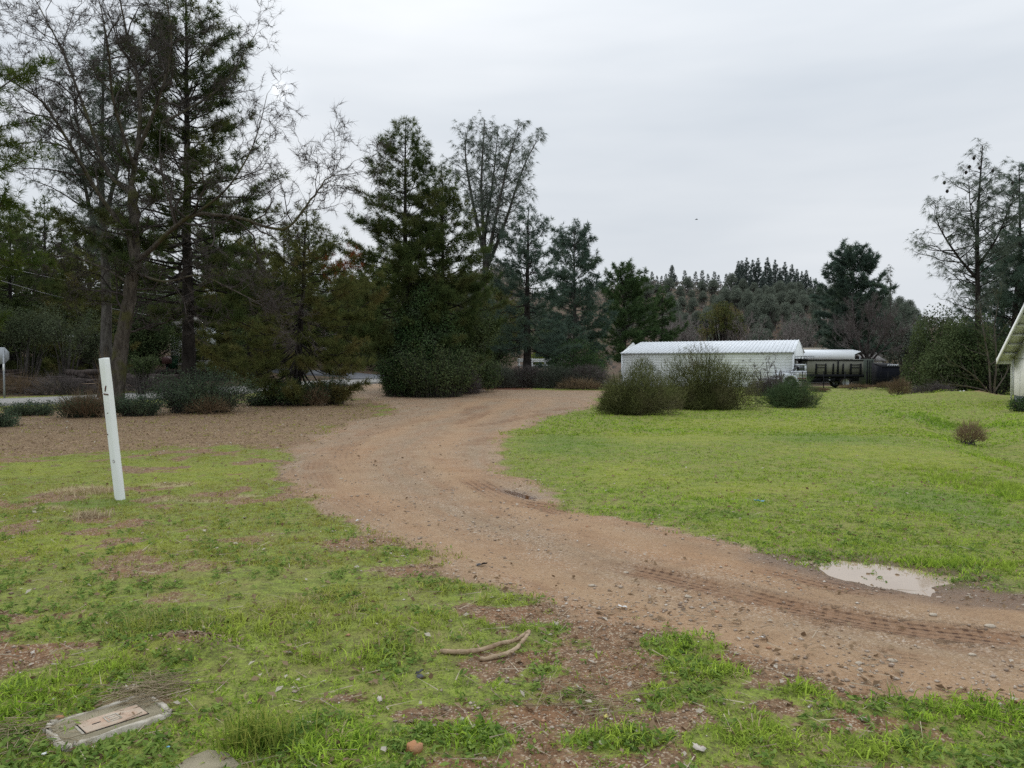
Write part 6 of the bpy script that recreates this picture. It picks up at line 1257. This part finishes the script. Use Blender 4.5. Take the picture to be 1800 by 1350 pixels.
for i, (a, b, sagm, lb) in enumerate([(at(-260, 405, 38), at(300, 560, 60), 0.6, 'lower overhead cable crossing the dark wood'), (at(-260, 392, 38), at(300, 520, 62), 0.6, 'upper overhead cable crossing the dark wood')]):
    q = np.linspace(0, 1, 24); P = a + (b - a) * q[:, None]; P[:, 2] -= sagm * np.sin(q * math.pi); c_ = Buf().tube(P, 0.016, 5).build('cable', M['wire'], None); tag(c_, lb, 'cable')
def hut(label, px0, px1, yt, yb, Y, dep, wall, roof, rh=0.5, cat='building', name='building', win=(), door=None):
    a, b_ = at(px0, yb, Y), at(px1, yb, Y); zb = hz((a[0] + b_[0]) / 2, Y) - 0.1; ht = at(px0, yt, Y)[2] - zb; w = b_[0] - a[0]; o = thing(name, label, cat, (a[0], Y, zb))
    Buf().box(0, w, 0, dep, 0, ht).build('wall', M[wall], o); r_ = Buf().prism([(-0.35, ht - 0.05), (dep / 2, ht + rh), (dep + 0.35, ht - 0.05), (dep + 0.35, ht + 0.05), (dep / 2, ht + rh + 0.1), (-0.35, ht + 0.05)], -0.3, w + 0.3, axis=0); r_.build('roof', M[roof], o)
    for f0, f1, z0, z1 in win: Buf().box(w * f0, w * f1, -0.05, -0.004, ht * z0, ht * z1).build('window', M['glass'], o)
    if door: Buf().box(w * door[0], w * door[1], -0.05, -0.004, 0.05, ht * 0.85).build('garage_door', M['white_paint'], o)
    return o
hut('white garage partly hidden behind the tall pine trunk', 300, 356, 572, 612, 66, 6, 'white_wall', 'shingle', 0.8, door=(0.2, 0.8))
hut('low pale-roofed shelter deep under the trees at the left', 60, 162, 592, 612, 58, 4, 'grey_wall', 'white_wall', 0.1, win=((0.1, 0.3, 0.3, 0.7), (0.5, 0.7, 0.3, 0.7)))
hut('pale house glimpsed through branches beyond the driveway', 566, 606, 596, 614, 86, 6, 'white_wall', 'shingle', 0.8, win=((0.15, 0.35, 0.35, 0.8), (0.6, 0.85, 0.35, 0.8)))
b_ = on(300, 62); o = thing('bin', 'green wheeled bin beside the white garage', 'bin', b_); Buf().prism([(-0.28, 0.08), (0.28, 0.08), (0.34, 1.0), (-0.34, 1.0)], 0, 0.7, axis=1).build('body', M['bin_green'], o); Buf().prism([(-0.37, 1.004), (0.37, 1.004), (0.3, 1.1), (-0.3, 1.1)], -0.05, 0.78, axis=1).build('lid', M['bin_green'], o)
for x in (-0.26, 0.2): Buf().tube(np.array([(x, 0.66, 0.12), (x + 0.06, 0.66, 0.12)]), 0.12, 10).build('wheel', M['tyre'], o)
mbx = on(293, 50); o = thing('mailbox', 'reddish mailbox on a dark post beyond the road', 'mailbox', mbx); Buf().box(-0.06, 0.06, 0, 0.12, -0.1, 1.0).build('post', M['black_paint'], o)
pl = [(-0.2, 1.004), (0.2, 1.004), (0.2, 1.28)] + [(0.2 * math.cos(R(a)), 1.28 + 0.2 * math.sin(R(a))) for a in range(20, 180, 20)] + [(-0.2, 1.28)]; Buf().prism(pl, -0.25, 0.35, axis=1).build('box', M['box_red'], o); Buf().box(0.205, 0.225, -0.1, 0.0, 1.2, 1.36).build('flag', M['box_red'], o)
a, b_ = on(255, 46.5), on(405, 49); L_ = np.hypot(*(b_ - a)[:2]); o = thing('retaining_wall', 'low dark timber retaining wall between the oak and pine trunks', 'wall', (a[0], a[1], a[2] - 0.1), math.atan2(b_[1] - a[1], b_[0] - a[0]))
for r_ in range(3):
    for s in range(3): Buf().bbox(L_ * s / 3 + 0.01, L_ * (s + 1) / 3 - 0.01, 0.02 * r_, 0.2 + 0.02 * r_, 0.285 * r_ + 0.003, 0.285 * (r_ + 1), 0.015).build('timber', M['bark_black'], o)
# white rail fence behind the hedge
a, b_ = on(912, 64), on(1006, 62); L_ = np.hypot(*(b_ - a)[:2]); fz = at(950, 630, 63)[2] - a[2]; o = thing('rail_fence', 'white board fence glimpsed behind the grey hedge', 'fence', a, math.atan2(b_[1] - a[1], b_[0] - a[0]))
for i in range(5): Buf().box(L_ * i / 4 - 0.06, L_ * i / 4 + 0.06, 0, 0.1, -0.1, fz).build('post', M['white_paint'], o)
for z in (0.4, 0.75, fz - 0.16): Buf().box(-0.1, L_ + 0.1, -0.035, -0.004, z, z + 0.13).build('rail', M['white_paint'], o)
# utility pole in front of the hill
p = on(1454, 118); hp = at(1454, 556, 118)[2] - p[2]; o = thing('utility_pole', 'wooden utility pole with crossarm at the foot of the hill', 'pole', p); Buf().tube(np.array([(0, 0, -0.3), (0, 0, hp)]), [0.15, 0.10], 8).build('pole', M['pole_wood'], o); Buf().box(-1.1, 0.9, -0.06, 0.06, hp - 0.6, hp - 0.48).build('crossarm', M['pole_wood'], o)
for x in (-0.9, -0.3, 0.6): Buf().tube(np.array([(x, 0, hp - 0.44), (x, 0, hp - 0.2)]), [0.06, 0.04], 6).build('insulator', M['white_paint'], o)

# log pile across the road
LOGL = 'dark weathered log in the heap across the road'; LOGG = 'logs heaped across the road'; rgl = np.random.default_rng(601)
M['log'] = bark('log', (0.03, 0.024, 0.022), (0.10, 0.08, 0.072), 5); lg = []
def log(px, py, Y, ln, rad, yaw, tilt=0.0, label=LOGL):
    c = at(px, py, Y); d = np.array([math.cos(yaw) * math.cos(tilt), math.sin(yaw) * math.cos(tilt), math.sin(tilt)]); n = 7; q = np.linspace(-0.5, 0.5, n)[:, None]
    P = d * q * ln + rgl.normal(0, rad * 0.14, (n, 3)); b = Buf().tube(P, rad * np.linspace(1.05, 0.8, n), 9, jit=0.07); zmin = hz(c[0], c[1]) + rad * 0.8
    o = b.build('log', M['log'], None, True); o.location = (c[0], c[1], max(c[2], zmin)); tag(o, label, 'log', LOGG); return o
for i in range(30):
    px = rgl.uniform(-40, 200); lay = rgl.random(); py = 687 - 36 * lay * (1.0 if px < 150 else 0.7) + rgl.normal(0, 2)
    log(px, py, 37.2 + 2.4 * lay + rgl.normal(0, 0.3), rgl.uniform(0.9, 3.0), rgl.uniform(0.05, 0.16), rgl.normal(0.1, 0.6), rgl.normal(0, 0.10))
for i in range(12):
    px = rgl.uniform(205, 300); log(px, 672 + rgl.uniform(-12, 10), 39.5 + rgl.normal(0, 0.6), rgl.uniform(1.0, 2.4), rgl.uniform(0.06, 0.14), rgl.normal(0.2, 0.25))
stp = on(152, 37.0); o = thing('tree_stump', 'pale cut stump at the end of the log heap', 'stump', stp); Buf().tube(np.array([(0, 0, -0.1), (0, 0, 0.2), (0.02, 0, 0.5)]), [0.6, 0.45, 0.42], 12, jit=0.08).build('trunk', M['log'], o, True)
Buf().tube(np.array([(0.02, 0, 0.504), (0.02, 0, 0.52)]), 0.38, 12).build('cut_face', plain('cut_wood', (0.34, 0.24, 0.15), 0.9, dirt=0.5, sc=8), o)

# ------------------------------------------------------------------ foreground things
# leaning white post
t = NT('old_white_paint'); v = t.mapped((18, 18, 1.2)); n = t.noise(1.6, 5.0, 0.6, v); k = t.noise(26, 4.0, 0.7)
c = t.mix(t.math('MULTIPLY', t.ramp(n, [(0.45, 0.0), (0.75, 1.0)]), 0.30), (0.86, 0.89, 0.88), (0.62, 0.64, 0.61)); c = t.mix(t.ramp(k, [(0.655, 0.0), (0.70, 0.85)]), c, (0.22, 0.17, 0.13))
t.pbsdf(c, 0.65, normal=t.bump(n, 0.3, 0.004), spec=0.3); M['old_paint'] = t.m
pb = G(211, 880); pz = hzf(*pb); ptop = at(190, 630, 9.05); o = thing('white_post', 'leaning white painted wooden post standing in the lawn', 'post', (pb[0], pb[1], pz))
hgt_ = ptop[2] - pz; lean = math.atan2(ptop[0] - pb[0], hgt_); Ln = hgt_ / math.cos(lean)
s = 0.043; pbf = Buf(); lev = np.concatenate([[-0.15, 0.0, 0.05], np.linspace(0.1, Ln - 0.01, 14), [Ln]]); ring = [(-s, -s + .006), (-s + .006, -s), (s - .006, -s), (s, -s + .006), (s, s - .006), (s - .006, s), (-s + .006, s), (-s, s - .006)]; V = []
for i, z in enumerate(lev):
    kx = 1 - (0.05 if z == Ln else 0); dx, dy = (0.0015 * math.sin(z * 7), 0.001 * math.cos(z * 9)); dent = 0.012 if i == 1 else 0
    for j, (a, b_) in enumerate(ring): V.append((a * kx + dx + (dent if j in (0, 1) else 0), b_ * kx + dy, z + (0.004 * (a > 0) if z == Ln else 0)))
n = len(lev); V += [(0, 0, Ln), (0, 0, -0.15)]
pbf.add(V, Q=[(i * 8 + j, i * 8 + (j + 1) % 8, (i + 1) * 8 + (j + 1) % 8, (i + 1) * 8 + j) for i in range(n - 1) for j in range(8)], T=[((n - 1) * 8 + j, (n - 1) * 8 + (j + 1) % 8, n * 8) for j in range(8)])
po = pbf.build('shaft', M['old_paint'], o); o.rotation_euler = (0, lean, R(0)); po.rotation_euler = (0, 0, R(-16))
M['rust'] = plain('rust', (0.11, 0.045, 0.035), 0.8, dirt=0.5, sc=30)
def mark(x, z, ln, w, a):
    b = Buf().box(-ln / 2, ln / 2, -0.004, 0.003, -w / 2, w / 2).build('rusty_mark', M['rust'], po); b.location = (x, -s - 0.0008, z); b.rotation_euler = (0, -a, 0)
mpx = 9.0 / FPX
mark(0.012, Ln - 53 * mpx, 0.068, 0.015, R(72)); mark(0.010, Ln - 63 * mpx, 0.066, 0.015, R(-12)); mark(0.004, Ln - 96 * mpx, 0.02, 0.006, R(10)); mark(-0.03, Ln - 133 * mpx, 0.012, 0.01, R(40))
Buf().tube(np.array([(0.012 * math.cos(a), 0, 0.017 * math.sin(a)) for a in np.linspace(0, 6.2832, 13)]), 0.0028, 4, cap=False).build('knot', M['rust'], po).location = (0.012, -s - 0.001, Ln - 181 * mpx)

# concrete meter box set in the grass
M['concrete'] = plain('concrete', (0.34, 0.295, 0.20), 0.95, dirt=0.6, sc=9, dcol=(0.19, 0.17, 0.095), bump=0.6)
M['rim_conc'] = plain('rim_conc', (0.56, 0.51, 0.42), 0.95, dirt=0.9, sc=16, dcol=(0.20, 0.17, 0.09), bump=0.6)
M['lid_plate'] = plain('lid_plate', (0.50, 0.40, 0.30), 0.75, dirt=0.9, sc=11, dcol=(0.42, 0.22, 0.13), bump=0.4)
_bz = hzf(*G(170, 1280)) + 0.01; bA, bB = G(112, 1320, _bz), G(284, 1263, _bz); bC = G(64, 1284, _bz); ub = nrm(bB - bA); vb = nrm(np.array([-ub[1], ub[0]])); LB_, WB_ = np.linalg.norm(bB - bA) + 0.06, abs(np.dot(bC - bA, vb)) + 0.02
bz = _bz + 0.004; o = thing('meter_box', 'concrete utility meter box with rusty lid plate sunk in the grass', 'meter box', (bA[0], bA[1], bz), math.atan2(ub[1], ub[0]))
def rrect(x0, x1, y0, y1, r, n=4):
    P = []
    for cx_, cy_, a0 in ((x1 - r, y1 - r, 0), (x0 + r, y1 - r, 90), (x0 + r, y0 + r, 180), (x1 - r, y0 + r, 270)):
        for i in range(n + 1): a = R(a0 + 90 * i / n); P.append((cx_ + r * math.cos(a), cy_ + r * math.sin(a)))
    return P
def ringmesh(po_, pi_, z0, z1, jit=0.0):
    n = len(po_); po_ = np.array(po_) + rng.normal(0, jit, (n, 2)); pi_ = np.array(pi_); zj = lambda: z1 + rng.normal(0, jit * 0.7)
    V = [(a, b, z0) for a, b in po_] + [(a, b, zj()) for a, b in po_] + [(a, b, zj()) for a, b in pi_] + [(a, b, z0) for a, b in pi_]
    return Buf().add(V, Q=[(r * n + i, r * n + (i + 1) % n, (r + 1) * n + (i + 1) % n, (r + 1) * n + i) for r in range(3) for i in range(n)])
def dens(poly, k=4): return [tuple(np.array(poly[i]) + (np.array(poly[(i + 1) % len(poly)]) - np.array(poly[i])) * j / k) for i in range(len(poly)) for j in range(k)]
ringmesh(dens(rrect(0, LB_, 0, WB_, 0.05)), dens(rrect(0.02, LB_ - 0.02, 0.02, WB_ - 0.02, 0.045)), -0.15, 0.006, 0.0055).build('rim', M['rim_conc'], o)
ld = Buf().prism(rrect(0.023, LB_ - 0.023, 0.023, WB_ - 0.023, 0.043), -0.10, 0.004, axis=2).build('lid', M['concrete'], o)
x0, x1, y0, y1 = LB_ * 0.24, LB_ * 0.80, WB_ * 0.24, WB_ * 0.66
Buf().box(x0 - 0.005, x1 + 0.005, y0 - 0.005, y1 + 0.005, 0.0, 0.0055).build('plate_recess', M['dark_steel'], ld); Buf().bbox(x0, x1, y0, y1, 0.0056, 0.010, 0.0015).build('reader_plate', M['lid_plate'], ld)
Buf().box(x0 - 0.016, x0 - 0.007, y0, y1, 0.0042, 0.009).build('hinge_bar', M['rim_conc'], ld)
xm, ym = (x0 + x1) / 2, (y0 + y1) / 2; fr = Buf(); fw = 0.006
for a in ((xm - .03, xm + .03, ym - .034, ym - .034 + fw), (xm - .03, xm + .03, ym + .034 - fw, ym + .034), (xm - .03, xm - .03 + fw, ym - .034 + fw, ym + .034 - fw), (xm + .03 - fw, xm + .03, ym - .034 + fw, ym + .034 - fw)): fr.box(*a, 0.0102, 0.0125)
fr.build('hatch_frame', M['rim_conc'], ld)
for yy in (ym - 0.012, ym + 0.012): Buf().box(xm - 0.016, xm + 0.016, yy - 0.004, yy + 0.004, 0.0102, 0.0118).build('raised_bar', M['rim_conc'], ld)
Buf().box(xm - 0.085, xm - 0.05, ym - 0.006, ym + 0.002, 0.0101, 0.0108).build('slot', M['black_paint'], ld)
# buried slab in the front
sP = [G(300, 1362), G(330, 1340), G(366, 1325), (G(400, 1330)), G(420, 1350), G(415, 1378), G(330, 1395)]; sc_ = np.mean(sP, 0); szz = hzf(*sc_)
o = Buf().prism([tuple(np.array(p) - sc_) for p in sP], -0.08, 0.018, axis=2).build('concrete_slab', M['concrete'], None); o.location = (sc_[0], sc_[1], szz); tag(o, 'worn edge of a buried concrete slab at the bottom of the view', 'slab')

def rock(px, py, r, mat, label, cat='stone', name='stone', flat=0.6, seed=1, group=None):
    rg = np.random.default_rng(seed); x, y = G(px, py); V = []; n, s_ = 5, 8
    for i in range(n):
        th = math.pi * (i + 0.5) / n
        for j in range(s_): a = j / s_ * 6.283 + 0.3 * i; q = r * rg.uniform(0.72, 1.12); V.append((q * math.sin(th) * math.cos(a), q * math.sin(th) * math.sin(a) * 0.8, q * math.cos(th) * flat))
    V += [(0, 0, r * flat), (0, 0, -r * flat)]; Q = [(i * s_ + (j + 1) % s_, i * s_ + j, (i + 1) * s_ + j, (i + 1) * s_ + (j + 1) % s_) for i in range(n - 1) for j in range(s_)]
    T = [(j, (j + 1) % s_, n * s_) for j in range(s_)] + [((n - 1) * s_ + (j + 1) % s_, (n - 1) * s_ + j, n * s_ + 1) for j in range(s_)]
    o = Buf().add(V, T=T, Q=Q).build(name, mat, None); o.location = (x, y, hzf(x, y) + r * flat * 0.35); tag(o, label, cat, group); return o
M['stone_orange'] = plain('stone_orange', (0.50, 0.24, 0.11), 0.85, dirt=0.5, sc=25, dcol=(0.42, 0.30, 0.20), bump=0.5); M['stone_pale'] = plain('stone_pale', (0.52, 0.44, 0.34), 0.9, dirt=0.5, sc=20, bump=0.5); M['stone_grey'] = plain('stone_grey', (0.12, 0.12, 0.13), 0.9, bump=0.4)
rock(728, 1324, 0.045, M['stone_orange'], 'orange angular stone at the bottom of the view', flat=0.7, seed=3)
rock(104, 1262, 0.022, M['stone_orange'], 'small orange pebble on the rim of the meter box', seed=4)
for i, (px, py, r, lb) in enumerate([(1100, 1004, 0.028, 'flat pale stone beside the long tyre rut'), (1040, 1030, 0.03, 'pale flat stone on the near edge of the track'), (1160, 1035, 0.025, 'small pale stone between the tyre ruts'), (1740, 1102, 0.035, 'long pale stone on the track by the right edge'), (1640, 1082, 0.03, 'tan stone on the track below the large puddle'), (1210, 1049, 0.03, 'yellowish flat stone on the track left of the puddle'), (1568, 1158, 0.03, 'pale stone on the sandy part of the track'), (1510, 1165, 0.024, 'tan pebble at the lower edge of the track'), (1540, 1205, 0.02, 'pale pebble in the scuffed verge'), (1710, 1150, 0.025, 'flat tan stone in the smooth silt'), (708, 977, 0.02, 'pale stone where the lawn meets the track'), (600, 843, 0.03, 'pale stone at the outer bend of the track')]):
    rock(px, py, r, M['stone_pale'], lb, flat=0.35, seed=20 + i, group='loose stones on the track')
rock(738, 1194, 0.022, M['stone_grey'], 'dark grey stone in the grass left of the fallen branch', flat=0.6, seed=41)
# fallen branch
M['driftwood'] = bark('driftwood', (0.30, 0.21, 0.13), (0.52, 0.40, 0.27), 9)
x0, y0 = G(850, 1152); z0 = hzf(x0, y0)
def gl(pts, r): return np.array([[*(G(a, b) - np.array([x0, y0])), hzf(*G(a, b)) - z0 + r + h] for a, b, h in pts])
br = Buf(); A_ = smooth_line(gl([(774, 1152, 0.0), (800, 1155, 0.002), (845, 1153, 0.012), (880, 1145, 0.02), (905, 1138, 0.02), (930, 1124, 0.035)], 0.011), 4); br.tube(A_, np.interp(np.linspace(0, 1, len(A_)), [0, .1, .6, 1], [0.012, 0.0135, 0.012, 0.009]), 8, jit=0.16)
B_ = smooth_line(gl([(843, 1166, 0.0), (870, 1163, 0.004), (892, 1158, 0.008), (908, 1150, 0.016), (920, 1138, 0.022), (931, 1124, 0.034)], 0.010), 4); br.tube(B_, np.interp(np.linspace(0, 1, len(B_)), [0, .3, 1], [0.011, 0.0125, 0.010]), 8, jit=0.18)
for q, dd in ((A_[8], (-0.02, 0.03, 0.02)), (A_[15], (0.03, 0.03, 0.015)), (B_[9], (0.02, -0.03, 0.012))): br.tube(np.array([q, q + np.array(dd) * 0.6, q + np.array(dd)]), [0.007, 0.005, 0.003], 6)
o = br.build('fallen_branch', M['driftwood'], None, True); o.location = (x0, y0, z0); tag(o, 'forked bleached branch lying on the grass in front', 'branch')
# heap of dry stalks beside the meter box, mound of bark chips
def heap(name, label, cat, px, py, n, rx, ry, hh, ln, rr, mat):
    x0, y0 = G(px, py); z0 = hzf(x0, y0); c = np.stack([rng.normal(0, rx, n), rng.normal(0, ry, n)], 1); a = rng.normal(0.35, 0.7, n); l = rng.uniform(0.4, 1.0, n) * ln; e = rng.uniform(0.2, 1, n) * hh
    P0 = np.stack([c[:, 0] - np.cos(a) * l / 2, c[:, 1] - np.sin(a) * l / 2, 0 * a], 1); P1 = np.stack([c[:, 0] + np.cos(a) * l / 2, c[:, 1] + np.sin(a) * l / 2, 0 * a], 1)
    for P in (P0, P1): P[:, 2] = HT(P[:, 0] + x0, P[:, 1] + y0) - z0 + rng.uniform(0.003, 1, n) * hh
    o = Buf().sticks(P0, P1, rr, rr * 0.6, 4, var=rng.random(n)).build(name, mat, None); o.location = (x0, y0, z0); tag(o, label, cat, kind='thing'); return o
heap('straw_heap', 'tangle of dry grey stalks beside the meter box', 'brush', 262, 1222, 130, 0.11, 0.09, 0.07, 0.26, 0.0018, M['dry_pale']); heap('twig_heap', 'scatter of dry twigs on the bare patch right of the branch', 'brush', 1030, 1235, 60, 0.14, 0.12, 0.04, 0.28, 0.0020, M['dry_pale']); heap('straw_heap', 'dry straws strewn at the left of the meter box', 'brush', 40, 1290, 90, 0.13, 0.08, 0.035, 0.24, 0.0018, M['dry_pale'])
n = 420; x0, y0 = G(330, 1140); x = x0 + rng.normal(0, 0.14, n); y = y0 + rng.normal(0, 0.11, n); v = rng.random((n, 1))
o = Buf().leaves(np.stack([x - x0, y - y0, HT(x, y) + rng.uniform(0.004, 0.02, n) - hzf(x0, y0)], 1), np.array([0, 0, 1.0]) + 0.7 * rng.standard_normal((n, 3)), rng.uniform(0.012, 0.032, n), 0.55, col=np.array([0.10, 0.06, 0.04]) * (1 - v) + np.array([0.42, 0.32, 0.22]) * v).build('bark_chips', M['bits'], None); o.location = (x0, y0, hzf(x0, y0)); tag(o, 'brown bark chips on the mossy mound above the meter box', 'bark chips', kind='stuff')
# single big dead leaves, scraps of litter
M['dead_leaf'] = plain('dead_leaf', (0.52, 0.47, 0.40), 0.85, dirt=0.5, sc=30, dcol=(0.36, 0.29, 0.22)); M['scrap_blue'] = plain('scrap_blue', (0.22, 0.48, 0.72), 0.5, dirt=0.1); M['scrap_white'] = plain('scrap_white', (0.78, 0.78, 0.76), 0.6, dirt=0.2); M['scrap_yellow'] = plain('scrap_yellow', (0.66, 0.58, 0.14), 0.6); M['scrap_dark'] = plain('scrap_dark', (0.03, 0.032, 0.04), 0.6)
def flake(px, py, size, mat, label, name, cat, lobed=True, seed=0, lift=0.012, asp=0.65):
    rg = np.random.default_rng(seed); x, y = G(px, py); n = 14; V = [(0, 0, 0.006)]
    for i in range(n):
        a = i / n * 6.283; q = size / 2 * (rg.uniform(0.75, 1.1) * (0.72 if (lobed and i % 2) else 1.0)); V.append((q * math.cos(a), q * math.sin(a) * asp, rg.uniform(0.0, 1) * size * 0.22))
    b = Buf().add(V, T=[(0, 1 + i, 1 + (i + 1) % n) for i in range(n)]); o = b.build(name, mat, None); o.location = (x, y, hzf(x, y) + lift); o.rotation_euler = (rg.normal(0, 0.2), rg.normal(0, 0.2), rg.random() * 6.28)
    md = o.modifiers.new('thick', 'SOLIDIFY'); md.thickness = 0.0012; tag(o, label, cat); return o
for i, (px, py, sz, lb) in enumerate([(232, 1216, 0.085, 'large curled grey oak leaf at the head of the meter box'), (508, 1158, 0.06, 'pale crumpled oak leaf in the grass by the lush patch'), (1228, 1322, 0.075, 'large pale oak leaf at the bottom of the view'), (58, 1150, 0.045, 'pale leaf on the bare strip at the left edge'), (1018, 1212, 0.05, 'grey leaf among the dry twigs'), (1004, 1250, 0.045, 'grey leaf below the dry twigs'), (1072, 1268, 0.05, 'whitish leaf beside the yellow scrap'), (1122, 1234, 0.045, 'pale leaf at the edge of the weed patch'), (303, 1095, 0.045, 'pale leaf lying beyond the bark mound'), (1182, 1190, 0.035, 'small pale leaf between the green patches'), (668, 1238, 0.05, 'grey crumpled leaf below the lush grass patch'), (1520, 1268, 0.05, 'tan leaf among weeds near the right edge'), (1330, 1128, 0.03, 'tiny tan leaf on the verge'), (430, 912, 0.06, 'pale leaf on the lawn right of the post'), (95, 1172, 0.03, 'small pale leaf close to the left edge')]): flake(px, py, sz, M['dead_leaf'], lb, 'dead_leaf', 'leaf', True, 60 + i)
flake(1065, 1262, 0.04, M['scrap_yellow'], 'small yellow paper scrap on the bare patch', 'paper_scrap', 'litter', False, 81); flake(1340, 1126, 0.055, M['scrap_white'], 'white plastic scrap on the verge of the track', 'plastic_scrap', 'litter', False, 82); flake(1094, 1070, 0.07, M['scrap_white'], 'crumpled white paper on the dark patch of track edge', 'paper_scrap', 'litter', False, 83); flake(1334, 886, 0.13, M['scrap_blue'], 'pale blue wrapper lying in the meadow grass', 'wrapper', 'litter', False, 84, 0.03, 0.4); flake(632, 918, 0.09, M['scrap_white'], 'white scrap on the gravel at the left side of the track', 'paper_scrap', 'litter', False, 85, 0.015, 0.4)
flake(74, 1318, 0.025, M['scrap_blue'], 'small blue plastic chip left of the meter box', 'plastic_scrap', 'litter', False, 86, 0.02); flake(78, 1332, 0.026, M['scrap_white'], 'small whitish pebble-like chip below the blue one', 'plastic_scrap', 'litter', False, 87, 0.02); flake(296, 1323, 0.016, M['scrap_blue'], 'tiny blue chip above the buried slab', 'plastic_scrap', 'litter', False, 88, 0.02); flake(738, 1192, 0.05, M['scrap_dark'], 'black plastic scrap in the grass', 'plastic_scrap', 'litter', False, 89, 0.02); flake(848, 996, 0.10, M['scrap_dark'], 'dark scrap pressed into the track near the lawn', 'plastic_scrap', 'litter', False, 90, 0.008, 0.4)
flake(1690, 697, 0.5, M['scrap_white'], 'pale flat stone on the far brown mound', 'stone_slab', 'stone', False, 91, 0.12, 0.5)
# bird high over the field
p = at(1224, 386, 90); o = thing('bird', 'small dark bird flying in the grey sky', 'bird', p); Buf().tube(np.array([(-0.16, 0, 0), (-0.05, 0, 0.02), (0.08, 0, 0.02), (0.2, 0, 0)]), [0.01, 0.05, 0.045, 0.012], 6).add([(-0.03, 0, 0.03), (0.08, 0, 0.03), (0.02, -0.28, 0.12), (-0.08, -0.45, 0.02), (0.02, 0.28, 0.12), (-0.08, 0.45, 0.02)], T=[(0, 1, 2), (0, 2, 3), (0, 4, 1), (0, 5, 4)]).build('body', M['scrap_dark'], o)
